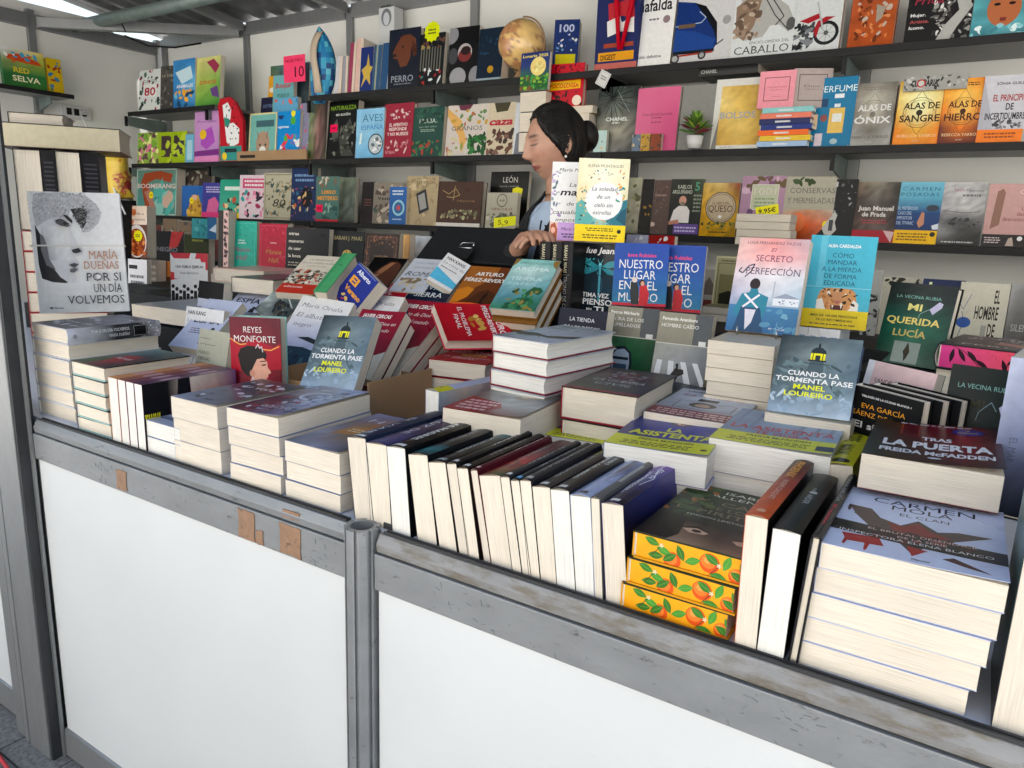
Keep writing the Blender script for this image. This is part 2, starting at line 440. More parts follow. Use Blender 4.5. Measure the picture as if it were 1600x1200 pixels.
def pose(x, y, z, yaw=0, lean=0, roll=0):
    return (Matrix.Translation((x, y, z)) @ Matrix.Rotation(math.radians(yaw), 4, 'Z') @ Matrix.Rotation(math.radians(-lean), 4, 'X')
            @ Matrix.Rotation(math.radians(roll), 4, 'Y'))
def book(label, MT, w, h, t, front='ddd', spine=None, back=None, art=(), sart=(), hb=False, white=False, group=None, cat='book', **kw):
    """a book whose front cover's lower left corner sits at the origin of MT, x along the cover's width, z up the cover, y into the pages"""
    o = bpy.data.objects.new('book', None); CO.objects.link(o); o.matrix_world = MT; o.empty_display_size = .03
    tag(o, label, cat, group)
    me = bookmesh(w, h, t, front, spine or front, back, art, sart, hb, **kw)
    link('cover', me, None, o); page_block(w, h, t, hb, white, o)
    return o
def again(o, label, MT, group=None):
    r = o.copy(); CO.objects.link(r); r.matrix_world = MT; r['label'] = label
    if group: r['group'] = group
    for ch in o.children:
        c = ch.copy(); CO.objects.link(c); c.parent = r; c.matrix_parent_inverse = ch.matrix_parent_inverse.copy()
    return r
def extra(o, name, prims, w, h, x, z, m='ink', y=-.0015, wrap=None, th=.0008):
    """a slip of card on a cover (price star, belly band): its own part"""
    mb = MB(); mb.box(x, y, z, x + w, y + th, z + h, rgb(prims[0])) if not wrap else None
    if wrap: mb.box(x, y, z, x + w, y + th, z + h, rgb(prims[0]))
    P = Print(w, h); P.draw(prims[1:]); P.emit(mb, lambda a, b, e: (x + a, y - e, z + b))
    me = mb.mesh(name, fix=False); me.materials.append(M[m]); return link(name, me, None, o)
def star(o, x, z, r, c='f4e018', txt=None, ink='222'):
    """price star stuck on a cover"""
    mb = MB(); P = Print(2 * r, 2 * r); pts = []
    for k in range(24):
        a = 2 * math.pi * k / 24; q = .5 if k % 2 == 0 else .42; pts.append((.5 + q * math.cos(a), .5 + q * math.sin(a)))
    P.draw([('P', pts, c)] + ([('T', txt, .2, .8, .6, .22, ink, 'b')] if txt else [('X', .25, .35, .75, .65, 2, ink)]))
    P.emit(mb, lambda a, b, e: (x - r + a, -.0015 - e, z - r + b)); n = len(mb.v)
    mb.prism([(x + .86 * r * math.cos(t * .5236), z + .86 * r * math.sin(t * .5236)) for t in range(12)], 'y', -.0014, -.0004, rgb(c))
    me = mb.mesh('price_sticker', fix=False); me.materials.append(M['matte']); return link('price_sticker', me, None, o)
# ================================================================ the setting
def struct(o): o['kind'] = 'structure'; return o
mb = MB(); mb.box(-60, -60, -.06, 60, 60, -.012); struct(mb.build('ground', M['plaza']))  # wide plaza, made pale so that it reflects sunlight into the stall
pv = struct(link('pavement', None, None)); rp = random.Random(4)
part_ = None
# unseen houses added behind the photographer to bounce sunlight into the stall
for hx, hw, hh, lab in ((-17, 12, 12, 'unseen pale house added across the square for bounced daylight, left'), (-4.6, 13, 14, 'unseen tall pale house added across the square for bounced daylight, middle'), (9, 13, 11, 'unseen pale house added across the square for bounced daylight, right')):
    hs = thing('house', lab, 'house', (hx + hw / 2, -16, 0)); hs_i = Matrix.Translation(-Vector(hs.location))
    o = MB().box(hx, -24, -.01, hx + hw - .3, -16, hh).build('wall', M['bounce_facade'], hs); o.matrix_parent_inverse = hs_i
    for fl in range(3):
        for c_ in range(5):
            wx = hx + 1.1 + c_ * 2.2; wz = 1.2 + fl * 3.4
            o = MB().box(wx, -16.0, wz, wx + 1.1, -15.94, wz + 1.8).build('window', M['bounce_facade'], hs); o.matrix_parent_inverse = hs_i
            g_ = MB().box(wx + .1, -15.939, wz + .1, wx + 1.0, -15.93, wz + 1.7).build('pane', M['pane'], o); 
slabs = []
for k in range(3):
    m_ = MB(); m_.box(0, 0, -.011, .195, .095, 0.0 - .001 * k); slabs.append(m_.mesh('paving_stone')); slabs[-1].materials.append(M['pave'])
for i in range(14):
    for j in range(18):
        s_ = link('paving_stone', slabs[rp.randrange(3)], None, pv)
        s_.location = (-3.4 + .2 * i + (.1 if j % 2 else 0), -.35 + .1 * j, rp.uniform(-.001, .001)); s_.rotation_euler = (rp.uniform(-.01, .01), 0, 0)
mb = MB(); mb.tube([(-2.6, .62, .006), (-2.3, .68, .006), (-2.1, .74, .006), (-1.8, .70, .006), (-1.2, .62, .006)], .005)
tag(mb.build('cable', M['redcable'], None, True), 'thin red cable lying on the paving at the foot of the stall post', 'cable')

mb = MB(); mb.box(-4.93, .9, .08, 2.4, 3.2, .13)
struct(mb.build('floor', M['plaza']))

ZC = .95
ctr = thing('stall_counter', 'long market stall counter with white front panels and scratched aluminium rail', 'counter', (-.8, .86, 0))
def part(mb_, name, m, parent, bevel=0.0, smooth=False):
    o = mb_.build(name, m, parent, smooth, bevel); o.matrix_parent_inverse = parent.matrix_world.inverted() if parent.matrix_world != Matrix() else Matrix.Translation(-Vector(parent.location)); return o
bpy.context.view_layer.update()
# tops
part(MB().box(-4.6, .868, .93, -.86, 2.02, ZC), 'counter_top', M['whitetop'], ctr)
part(MB().box(-.857, .868, .93, 2.2, 2.02, ZC), 'counter_top', M['whitetop'], ctr)
for x0, x1, nm in ((-1.926, -.857, 0), (-.792, 1.2, 1), (1.26, 2.3, 2), (-4.4, -2.150, 3)):
    part(MB().prism([(.842, .853), (.862, .853), (.862, .918), (.8415, .918)], 'x', x0, x1), 'rail', M['alu'], ctr, .0015)
    part(MB().prism([(.845, .921), (.866, .921), (.866, .952), (.852, .951), (.843, .935)], 'x', x0 + .003, x1 - .003), 'lip', M['grime' if nm == 1 else 'alu'], ctr, .001)
    part(MB().prism([(.8535, .9515), (.8535, .9555), (.857, .9555), (.857, .953), (.862, .953), (.862, .9555), (.8655, .9555), (.8655, .9515)], 'x', x0 + .01, x1 - .01), 'gasket', M['alu_dark'], ctr)
    part(MB().box(x0 + .004, .848, .088, x1 - .004, .858, .856), 'front_panel', M['panel'], ctr, .001)
    part(MB().prism([(.840, .008), (.862, .008), (.862, .075), (.855, .092), (.842, .086)], 'x', x0, x1), 'lower_rail', M['alu_clean'], ctr, .001)
def octapost(x, y, z0, z1, r=.030):
    m_ = MB(); out = []
    for k in range(8):
        a = math.pi / 8 + k * math.pi / 4; c, s = math.cos(a), math.sin(a); t = (-s, c)
        for d, rr in ((-.006, r), (-.003, r), (-.003, r - .006), (.003, r - .006), (.003, r), (.006, r)):
            out.append((x + c * rr + t[0] * d, y + s * rr + t[1] * d))
    inn = [(x + (r - .010) * math.cos(math.pi / 8 + 2 * math.pi * (k - 2.5) / 48), y + (r - .010) * math.sin(math.pi / 8 + 2 * math.pi * (k - 2.5) / 48)) for k in range(48)]
    n = 48; b = 0
    for z in (z0, z1):
        m_.v += [(p, q, z) for p, q in out]
    for z in (z0, z1):
        m_.v += [(p, q, z) for p, q in inn]
    for k in range(n):
        j = (k + 1) % n
        m_.f += [[k, j, n + j, n + k], [2 * n + j, 2 * n + k, 3 * n + k, 3 * n + j], [n + k, n + j, 3 * n + j, 3 * n + k]]; m_.c += [None] * 3
    return m_
part(octapost(-.8245, .848, 0, .958), 'post', M['alu'], ctr)
part(MB().prism([(-.832 + .021 * math.cos(a * .785), .846 + .021 * math.sin(a * .785)) for a in range(8)], 'z', .60, .90), 'post_core', M['alu_dark'], ctr)
part(octapost(1.229, .848, 0, .958), 'post', M['alu'], ctr)
part(MB().box(-.80, .872, .9505, -.755, .90, .962), 'gap_cover', M['alu_dark'], ctr, .002)
def tape(x0, x1, z0, z1, seed):
    R = random.Random(seed); n = 6; P = [(x0 + (x1 - x0) * k / n, z0 + R.uniform(0, .004)) for k in range(n + 1)] + [(x1 - R.uniform(0, .003), z0 + (z1 - z0) * k / 4) for k in range(1, 4)] + [(x1 - (x1 - x0) * k / n, z1 - R.uniform(0, .003)) for k in range(n + 1)] + [(x0 + R.uniform(0, .003), z1 - (z1 - z0) * k / 4) for k in range(1, 4)]
    part(MB().prism(P, 'y', .8398, .8413), 'tape_patch', M['tape'], ctr)
tape(-1.142, -1.094, .854, .916, 1); tape(-1.092, -1.070, .854, .885, 2); tape(-1.025, -.968, .856, .917, 3); tape(-1.56, -1.52, .858, .905, 4)
part(MB().prism([(-1.02, .9265), (-.972, .928), (-.974, .942), (-1.018, .941)], 'y', .8438, .8465), 'tape_patch', M['tape'], ctr)
R = random.Random(77); m_ = MB()
def scratch(m_, x, z, l, w, a):
    dx, dz = math.cos(a) * l / 2, math.sin(a) * l / 2; nx, nz = -math.sin(a) * w / 2, math.cos(a) * w / 2
    P_ = [(x - dx, z - dz), (x + nx * .8, z + nz), (x + dx, z + dz), (x - nx, z - nz * 1.2)]
    if all(.8545 < q[1] < .9165 for q in P_): m_.prism(P_, 'y', .8403, .8411)
for k in range(110):
    x = R.choice((R.uniform(-1.85, -.87), R.uniform(-.78, .2), R.gauss(-.12, .05), R.gauss(-.62, .05), R.gauss(-1.62, .03), R.gauss(-.92, .04)))
    if not (-.86 < x < -.79): scratch(m_, x, R.uniform(.857, .914), R.uniform(.002, .011), R.uniform(.0002, .0006), R.choice((R.uniform(-.3, .3), R.uniform(1.2, 1.9), R.uniform(0, 3))))
o = part(m_, 'scratches', M['bracket'], ctr); o['kind'] = 'stuff'

pst = thing('stall_post', 'tall grooved aluminium post at the left end of the counter', 'post', (-2.0, .82, 0))
for i, (x0, x1, y0, y1, mm) in enumerate(((-2.146, -2.100, .815, .86, 'alu_clean'), (-2.100, -2.090, .822, .86, 'alu_dark'), (-2.090, -2.067, .811, .86, 'alu_clean'), (-2.067, -2.057, .820, .86, 'alu_dark'),
                                          (-2.057, -1.950, .809, .852, 'alu_clean'), (-1.950, -1.9395, .812, .854, 'alu_dark'), (-1.939, -1.927, .836, .842, 'alu_clean'))):
    part(MB().box(x0 + .0005, y0, 0, x1 - .0005, y1, 2.62), 'profile' if mm == 'alu_clean' else 'groove', M[mm], pst, .002 if mm == 'alu_clean' and i != 6 else 0)


# walls, wall posts and head beams
bw = thing('back_wall', 'pale grey back wall of the stall made of flat panels', 'wall', (-1.5, 3.22, 0))
UP = [-4.9, -4.05, -3.17, -2.32, -1.42, -.5, .4, 1.3, 2.2]
for a, b in zip(UP, UP[1:]): part(MB().box(a + .022, 3.215, .08, b - .022, 3.23, 2.55), 'panel', M['wall'], bw, .002)
for a in UP: part(MB().box(a - .022, 3.195, .08, a + .022, 3.235, 2.6), 'upright', M['alu_clean'], bw, .002)
for a, b in zip(UP, UP[1:]): part(MB().box(a + .0225, 3.185, 2.545, b - .0225, 3.24, 2.615), 'head_beam', M['alu_clean'], bw, .003)
lw = thing('side_wall', 'grey left side wall of the stall with a socket and a short shelf', 'wall', (-4.96, 2, 0))
LY = [.86, 1.5, 2.39, 3.2]
for a, b in zip(LY, LY[1:]):
    part(MB().box(-4.985, a + .022, .08, -4.965, b - .022, 2.5), 'panel', M['wall'], lw, .002)
    part(MB().box(-4.99, a + .0225, 2.50, -4.93, b - .0225, 2.575), 'head_beam', M['alu_clean'], lw, .003)
for a, b, z in ((.86, 2.0, 2.70), (2.0, 2.9, 2.64)): part(MB().box(-4.99, a, 2.577, -4.975, b, z), 'gable_board', M['wall'], lw)
for a in LY: part(MB().box(-4.99, a - .022, .08, -4.945, a + .022, 2.6), 'upright', M['alu_clean'], lw, .002)
# roof
rf = thing('stall_roof', 'corrugated metal stall roof on grey beams with slits of daylight', 'roof', (-1.3, 1.8, 2.7))
def corr(x0, x1, y0, y1, z0, z1, pitch=.14, amp=.022):
    m_ = MB(); n = int((x1 - x0) / pitch) * 4; 
    pr_ = [0, 1, 1, 0]
    for k in range(n + 1):
        x = x0 + (x1 - x0) * k / n; h = amp * pr_[k % 4]
        m_.v += [(x, y0, z0 + h), (x, y1, z1 + h), (x, y0, z0 + h + .003), (x, y1, z1 + h + .003)]
    for k in range(n):
        b = 4 * k; m_.f += [[b, b + 4, b + 5, b + 1], [b + 2, b + 3, b + 7, b + 6]]; m_.c += [None] * 2
    return m_
for k in range(6):
    x0 = -5.0 + 1.26 * k
    part(corr(x0, x0 + 1.26, .80, 3.27, 2.95, 2.622), 'roof_sheet', M['roofm'], rf)
for y, z in ((1.1, 2.84), (2.05, 2.725)):
    part(MB().box(-4.95, y - .03, z - .05, 2.2, y + .03, z + .01), 'purlin', M['alu_clean'], rf, .003)
part(MB().tube([(-4.94, 2.63, 2.555), (-3.3, 2.75, 2.615)], .035, 14), 'rolled_awning', M['bracket'], rf, smooth=True)
part(MB().tube([(-4.5, 2.66, 2.58), (-4.5, 2.70, 2.50)], .004, 6), 'strap', M['black'], rf)
def bar(p, q, w, h, name='beam', mm='alu_clean'):
    p, q = Vector(p), Vector(q); d = (q - p).normalized(); s = d.cross(Vector((0, 0, 1))).normalized() * w / 2; u = Vector((0, 0, h / 2)); m_ = MB()
    m_.loft([[p - s - u, p + s - u, p + s + u, p - s + u], [q - s - u, q + s - u, q + s + u, q - s + u]]); return part(m_, name, M[mm], rf, .002)
bar((-4.94, 2.43, 2.535), (-4.08, 3.18, 2.56), .05, .055)
bar((-4.05, 3.17, 2.59), (-4.0, 2.07, 2.70), .04, .05); bar((-3.17, 3.17, 2.59), (-3.4, 2.07, 2.72), .04, .05)
bar((-4.94, 1.55, 2.60), (-3.35, 2.03, 2.70), .04, .05)
part(MB().tube([(-4.60, 2.75, 2.50), (-4.52, 2.85, 2.455), (-4.40, 2.95, 2.455), (-4.28, 3.05, 2.49)], .006, 6), 'cable', M['black'], rf, smooth=True)

# socket and its cable
so = thing('wall_socket', 'grey wall socket strip on the left wall with a white plug in it', 'socket', (-4.94, 2.62, 2.06))
part(MB().box(-4.963, 2.51, 2.015, -4.93, 2.69, 2.095), 'box', M['plastic'], so, .004)
for k in range(3): part(MB().box(-4.9298, 2.54 + .045 * k, 2.035, -4.927, 2.57 + .045 * k, 2.075), 'outlet', M['black'], so)
part(MB().box(-4.9265, 2.625, 2.045, -4.90, 2.65, 2.07), 'plug', M['plastic'], so, .003)
c0 = Vector((-4.90, 2.64, 2.055)); c1 = at_y(132, 190, 2.3); c2 = at_y(160, 255, 2.1); c3 = at_y(178, 295, 1.9); c4 = at_y(196, 335, 1.9)
tag(MB().tube([c0, at_y(125, 175, 2.55), c1, c2, c3, c4], .004, 8).build('cable', M['cable'], None, True), 'thin white power cable hanging from the wall socket down behind the counter', 'cable')

# shelves
SH = {}
def shelf(z, x0, x1, label, brackets=True, y0=2.9, y1=3.19):
    t = thing('wall_shelf', label, 'shelf', ((x0 + x1) / 2, 3.0, z))
    part(MB().box(x0, y0 + .004, z - .018, x1, y1, z), 'board', M['shelf_top'], t)
    part(MB().box(x0, y0 - .004, z - .024, x1, y0 + .003, z + .002), 'edge_strip', M['shelf'], t, .001)
    for u in UP:
        if brackets and x0 - .05 < u < x1 + .02:
            part(MB().prism([(y0 + .03, z - .075), (y1 + .004, z - .11), (y1 + .004, z - .019), (y0 + .02, z - .019)], 'x', u - .026, u - .018), 'bracket', M['bracket'], t)
            part(MB().box(u - .03, y0 + .006, z - .08, u - .016, y0 + .02, z - .019), 'bracket_clip', M['shelf'], t)
    return t
S1, S2, S3 = 2.092, 1.768, 1.440
shelf(S1, -4.87, -3.98, 'short top shelf of children\'s books in the far left corner')
shelf(S1, -3.17, -1.43, 'top shelf in the middle carrying dark photo books and the globe')
shelf(S1, -1.42, 2.15, 'top shelf at the right carrying the big picture books')
shelf(S2, -4.87, -3.19, 'middle shelf at the left with toys and colouring books')
shelf(S2, -3.17, -1.43, 'middle shelf with nature and cookery books behind the woman')
shelf(S2, -1.42, 2.15, 'middle shelf at the right with fashion books and fantasy novels')
shelf(S3, -4.87, -3.19, 'lower shelf at the left with activity books')
shelf(S3, -3.17, -1.43, 'lower shelf in the middle with history books')
shelf(S3, -1.42, 2.15, 'lower shelf at the right with cookery books and novels')
shelf(1.19, -4.87, 2.15, 'bottom wall shelf mostly hidden behind the counter displays', False, 2.75)
t = thing('wall_shelf', 'short shelf on the left side wall with two picture books', 'shelf', (-4.8, 2.2, 2.13))
part(MB().box(-4.94, 1.2, 2.108, -4.74, 2.49, 2.126), 'board', M['shelf_top'], t); part(MB().box(-4.739, 1.2, 2.104, -4.732, 2.49, 2.128), 'edge_strip', M['shelf'], t)
part(MB().prism([(-4.94, 2.03), (-4.80, 2.07), (-4.80, 2.107), (-4.94, 2.107)], 'y', 2.385, 2.395), 'bracket', M['bracket'], t)

# display steps on the counter
def block(label, x0, y0, z0, x1, y1, z1, m='black', nm='display_step', cat='display step'):
    return tag(MB().box(x0, y0, z0, x1, y1, z1).build(nm, M[m], None, False, .003), label, cat)
block('low black display step at the back of the counter, left half', -3.0, 1.72, .951, -1.2, 2.0, 1.17)
block('low black display step at the back of the counter, right half', -1.19, 1.80, .951, 1.4, 2.0, 1.215)
block('small black riser under the white spines below the tiger cover', -.42, 1.66, .951, .9, 1.795, 1.19)
def T(*a, **k): return ('T',) + a if not k else ('T',) + a + tuple(k.values())
def TV(txt, u0, u1, v, cap, c, style='n', rot=90): return ('T', txt, u0, u1, v, cap, c, style, 0.0, rot)

# ================================================================ cover artwork (flat print), u right, v down
A = {}
def fur():
    R = random.Random(21); out = []
    for k in range(420):      # brim: strokes fanning out from the brow
        a = R.uniform(-.75, 1.15); r = R.uniform(.04, .36); u = .44 + r * math.cos(a); v = .165 + r * math.sin(a) * .62
        if not (.02 < v < .33 and .45 < u < .79 and (u - .79) * .9 + abs(v - .17) < .0): continue
        g_ = min(230, max(40, int(60 + 470 * r + R.uniform(-70, 60)))); l = R.uniform(.015, .03)
        out.append(('L', [(u, v), (u + l * math.cos(a), v + l * math.sin(a) * .62)], R.uniform(.003, .007), '%02x%02x%02x' % (g_, g_, g_ + 3)))
    for k in range(420):      # crown: short curled strokes
        u, v = R.uniform(.05, .62), R.uniform(.01, .24)
        if v > .21 + .02 * math.sin(u * 20) or (u > .42 and v > .13): continue
        a = R.uniform(0, 6.3); g_ = R.choice((120, 150, 180, 205, 225, 235, 240)); out.append(('L', [(u, v), (u + .014 * math.cos(a), v + .009 * math.sin(a)), (u + .02 * math.cos(a + .8), v + .013 * math.sin(a + .8))], .005, '%02x%02x%02x' % (g_, g_, g_ + 4)))
    return out
A['md'] = [('G', 0, 0, 1, 1, [['eef', 'f4f4fa', 'f2f2f8'], ['eeeef4', 'f4f4fa', 'ececf4'], ['f0f0f4', 'f2f2f8', 'eaeaf2']], .01),
  ('P', [(.04, .27), (.10, .40), (.13, .50), (.17, .58), (.28, .745), (.36, .76), (.41, .745), (.44, .70), (.41, .665), (.47, .655), (.475, .635), (.44, .62), (.47, .60), (.485, .575), (.44, .545), (.45, .53), (.53, .51), (.545, .48), (.50, .44), (.455, .37), (.42, .30), (.44, .25), (.42, .20), (.20, .14), (.06, .20)], 'dedee2'),
  ('G', .10, .28, .40, .56, [['d0d0d4', 'e8e8ec', 'f2f2f4'], ['b8b8bc', 'ececf0', 'f4f4f6'], ['8a8a90', 'dcdce0', 'e8e8ec']], .02),
  ('P', [(.04, .27), (.085, .34), (.10, .44), (.13, .52), (.19, .62), (.26, .70), (.34, .745), (.30, .75), (.17, .74), (.06, .71), (.04, .6)], '2e2e32'),
  ('P', [(.085, .34), (.12, .36), (.15, .44), (.16, .55), (.22, .64), (.12, .60), (.08, .48)], '77777c'),
  ('P', [(.06, .02), (.30, .0), (.62, .02), (.74, .10), (.78, .17), (.74, .25), (.62, .325), (.55, .33), (.60, .24), (.52, .17), (.44, .15), (.40, .21), (.30, .20), (.18, .23), (.05, .29), (.03, .15)], 'c4c4c8'),
  ('P', [(.44, .14), (.56, .12), (.62, .16), (.60, .25), (.55, .31), (.49, .22)], '2a2a2e'), *fur(),
  ('P', [(.36, .185), (.41, .195), (.46, .235), (.455, .26), (.40, .225)], '161618'),
  ('P', [(.30, .225), (.36, .235), (.43, .275), (.40, .29), (.33, .28), (.27, .255)], '55555a'), ('E', .375, .262, .022, .018, '111'),
  ('L', [(.27, .24), (.34, .225), (.42, .265)], .012, '222'),
  ('P', [(.42, .475), (.50, .46), (.53, .49), (.47, .505), (.43, .50)], '2c2c30'),
  ('P', [(.37, .60), (.43, .585), (.485, .595), (.43, .625)], '4a4a50'), ('P', [(.38, .635), (.44, .625), (.47, .64), (.42, .665), (.38, .66)], '606066'),
  T('MARÍA', .60, .93, .55, .068, 'b9805e', 's'), T('DUEÑAS', .54, .93, .635, .068, 'b9805e', 's'),
  T('POR SI', .55, .95, .735, .072, '33333a', 's'), T('UN DÍA', .62, .95, .83, .072, '33333a', 's'), T('VOLVEMOS', .32, .96, .925, .072, '33333a', 's'),
  ('E', .69, .70, .035, .035, '33333a'), ('E', .69, .70, .03, .03, 'f2f2f8'), ('E', .14, .955, .02, .012, '55555c'), T('Planeta', .17, .27, .962, .014, '55555c', 'b')]
A['reyes'] = [('G', 0, 0, 1, 1, [['5c1f2c', '611f2e', '5a1e2a'], ['7a1a2c', '8c1828', '6a1a28'], ['5a1622', '8c1426', '6a1420']], .03),
  ('P', [(0, .30), (.2, .38), (.5, .30), (.85, .40), (1, .34), (1, .7), (0, .75)], 'a8152c'),
  ('L', [(0, .29), (.1, .34), (.2, .375), (.32, .36)], .022, 'e8a050'), ('L', [(.62, .43), (.8, .44), (.97, .38)], .022, 'e8a050'),
  T('REYES', .27, .63, .205, .085, 'd8d4d4'), T('MONFORTE', .08, .90, .335, .092, 'd8d4d4'),
  ('P', [(.17, .62), (.14, .52), (.20, .43), (.35, .385), (.52, .395), (.66, .44), (.72, .50), (.70, .56), (.6, .6), (.52, .66), (.42, .83), (.30, .80), (.2, .72)], '1c1719'),
  ('P', [(.52, .57), (.64, .55), (.72, .60), (.73, .68), (.79, .74), (.78, .76), (.74, .77), (.73, .80), (.74, .83), (.69, .86), (.66, .93), (.66, 1), (.30, 1), (.38, .86), (.42, .80), (.40, .74), (.44, .68)], 'dca38c'),
  ('E', .42, .77, .055, .07, 'cf9078'), ('P', [(.60, .645), (.70, .63), (.69, .65), (.62, .66)], '2a1a18'), ('L', [(.58, .60), (.70, .59)], .02, '241414'),
  ('P', [(.70, .82), (.745, .815), (.735, .845), (.70, .85)], 'b02a30'), ('P', [(.30, .86), (.66, .93), (.70, 1), (.26, 1)], '8c1424'),
  ('L', [(.50, .42), (.55, .36), (.58, .42), (.62, .39), (.64, .47)], .018, 'c9c4cc'), ('E', .43, .84, .018, .03, 'c8c8d8')]
def tormenta(flat=False):
    return [('G', 0, 0, 1, 1, [['2c3336', '46525a', '63727a'], ['39444a', '7f8c8e', '5f7280'], ['47555c', '65767c', '566a76'], ['5c6e78', '6c8088', '8296a4'], ['8c9fb4', 'a4b6c8', 'b4c4d4']], .05),
  ('B', 0, .28, .9, .75, 46, .07, ['44545a', '56686e', '64787e', '6c8086'], 12, .5), ('B', .0, .75, 1, .98, 30, .06, ['9cb0c2', '8ca2b6', 'b8c8d6'], 4, .5),
  ('P', [(.49, .085), (.51, .085), (.515, .14), (.485, .14)], '20262a'),
  ('P', [(.40, .22), (.42, .17), (.46, .14), (.54, .14), (.59, .18), (.60, .22)], '2c3439'),
  ('R', .41, .215, .59, .30, 'e9e32a', 'd8cf22'), ('R', .47, .24, .53, .30, '30383c'), ('L', [(.44, .215), (.44, .30)], .012, '5c5a20'), ('L', [(.56, .215), (.56, .30)], .012, '5c5a20'),
  ('R', .39, .30, .61, .32, '2c3439'), ('P', [(.42, .32), (.58, .32), (.60, .48), (.38, .48)], '4e5d63'), ('L', [(.34, .35), (.66, .35)], .012, '39464b'),
  T('CUANDO LA', .17, .80, .515, .062, 'f2f4f4', 'b'), T('TORMENTA PASE', .03, .97, .60, .062, 'f2f4f4', 'b'),
  T('MANEL', .27, .66, .685, .062, 'e6e92c', 'b'), T('LOUREIRO', .17, .76, .775, .062, 'e6e92c', 'b')]
A['tormenta'] = tormenta()
A['hankang'] = [('R', 0, 0, 1, 1, 'f6f6f4', 'f2f2f2'), T('HAN KANG', .06, .52, .10, .055, '1c1c1c', 'b'), T('La vegetariana', .06, .84, .20, .05, '77777c', 'il'),
  ('X', .06, .235, .60, .26, 1, '333'), ('L', [(.25, .95), (.35, .6), (.2, .4)], .012, '9aa0b4'), ('L', [(.35, .6), (.5, .42)], .01, '9aa0b4'), ('L', [(.33, .7), (.55, .55), (.6, .4)], .008, '8890a8'), ('L', [(.3, .8), (.1, .6)], .008, '8890a8')]
A['vargas'] = [('R', 0, 0, 1, 1, 'a7a899', 'a2a394'), ('X', .06, .10, .45, .115, 1, '555'), ('X', .06, .17, .62, .185, 1, '555'),
  T('MARIO', .05, .42, .30, .045, '33352f'), T('VARGAS', .05, .46, .37, .045, '33352f'), T('LLOSA', .05, .36, .44, .045, '33352f'),
  ('P', [(.62, .40), (1, .42), (1, .75), (.58, .72)], '2c2c48'), ('B', .66, .46, .95, .70, 9, .04, ['c8c8d8', 'a04050'], 3)]
A['espia'] = [('R', 0, 0, 1, 1, 'c9cfe6', 'bcc4e0'), T('EL', .22, .46, .30, .105, '1a1a20', 'sb'), T('ESPÍA', .12, .88, .50, .105, '1a1a20', 'sb'), ('E', .80, .60, .05, .05, '23242c'), ('P', [(.72, .62), (.84, .62), (.95, .85), (.70, .9)], '23242c'), ('X', .2, .6, .6, .72, 3, '667')]
A['greyphoto'] = [('G', 0, 0, 1, 1, [['6d7a78', '55605e', '7e8c8a'], ['87948f', '5a6664', '46504e'], ['a9b2ae', '4c5654', '2c3432'], ['39423f', '8c9692', '2a302e']], .12),
  ('L', [(.1, .25), (.5, .35), (.9, .5)], .03, 'b9c4c0'), ('L', [(.1, .4), (.5, .5), (.8, .7)], .02, 'aab4b0'), ('B', .4, .5, .95, .8, 16, .09, ['181c1b', '2e2b24', '4a463c', '20262a'], 5),
  ('R', 0, 0, 1, .09, 'c9cfcf', 'c2c8c8'), ('R', .05, .01, .26, .085, 'f2f0f0'), T('N', .10, .20, .075, .055, 'c0202c', 'b')]
def oruna(): return [('G', 0, 0, 1, 1, [['dedbd6', 'e2dfda'], ['dedcdc', 'dcdce0'], ['c8c9da', 'bfc2d8'], ['a8aecd', '9aa3c6'], ['8d96bc', '5c6c8c']], .01),
  T('María Oruña', .08, .86, .16, .062, '26262a', 'isl'), T('El albatros', .08, .80, .31, .068, '26262a', 'isl'), T('negro', .10, .45, .44, .06, '26262a', 'isl'),
  ('P', [(0, .80), (.2, .74), (.5, .72), (.8, .76), (1, .70), (1, 1), (0, 1)], '1e3344'), ('P', [(.3, .60), (.5, .57), (.72, .60), (.9, .56), (.7, .66), (.5, .63)], '22262c'), ('B', 0, .78, 1, 1, 30, .05, ['1b3a4c', '2c4c5c', '16222c', '3a6070'], 9)]
A['oruna'] = oruna()
def cercas(): return [('R', 0, 0, 1, 1, '8c1a30', '861a2c'), ('P', [(0, 1), (0, .78), (.25, .66), (.55, .60), (.8, .66), (1, .60), (1, 1)], 'd8d3ca'),
  T('JAVIER CERCAS', .08, .74, .115, .055, 'eceae6', 'bi'), T('El loco de Dios en', .06, .92, .22, .05, 'e6d8d4', 'is'), T('el fin del mundo', .10, .84, .32, .05, 'e6d8d4', 'is'),
  ('B', .25, .72, .6, .98, 26, .06, ['191a18', '262624', '3c3a36'], 6)]
A['cercas'] = cercas()
A['problema'] = [('G', 0, 0, 1, 1, [['c41a2c', 'b8142a'], ['c01828', 'a81422'], ['b01424', '98101c']], .02), T('ARTURO', .12, .90, .18, .10, 'f0e8e8', 'b'), T('PÉREZ-REVERTE', .05, .96, .30, .075, 'f0e8e8', 'b'),
  ('B', .35, .40, .75, .55, 12, .06, ['c89a4a', 'a8702c', 'd8b868'], 4), T('EL PROBLEMA', .10, .9, .68, .07, 'f0e8e8'), T('FINAL', .3, .7, .78, .07, 'f0e8e8')]
A['alberto'] = [('R', 0, 0, 1, 1, '22308c', '1f2a7c'), T('Alberto', .18, .80, .18, .10, 'e4e8f4', 'b'), ('L', [(.05, .03), (.9, .03)], .01, '9aa8d8'), T('El', .14, .48, .42, .17, 'eda21e', 'h'), T('Verano', .14, .9, .60, .11, 'eda21e', 'h'), ('B', .1, .7, .9, .95, 14, .07, ['c84a5a', 'e0c060', '3c58b0'], 8)]
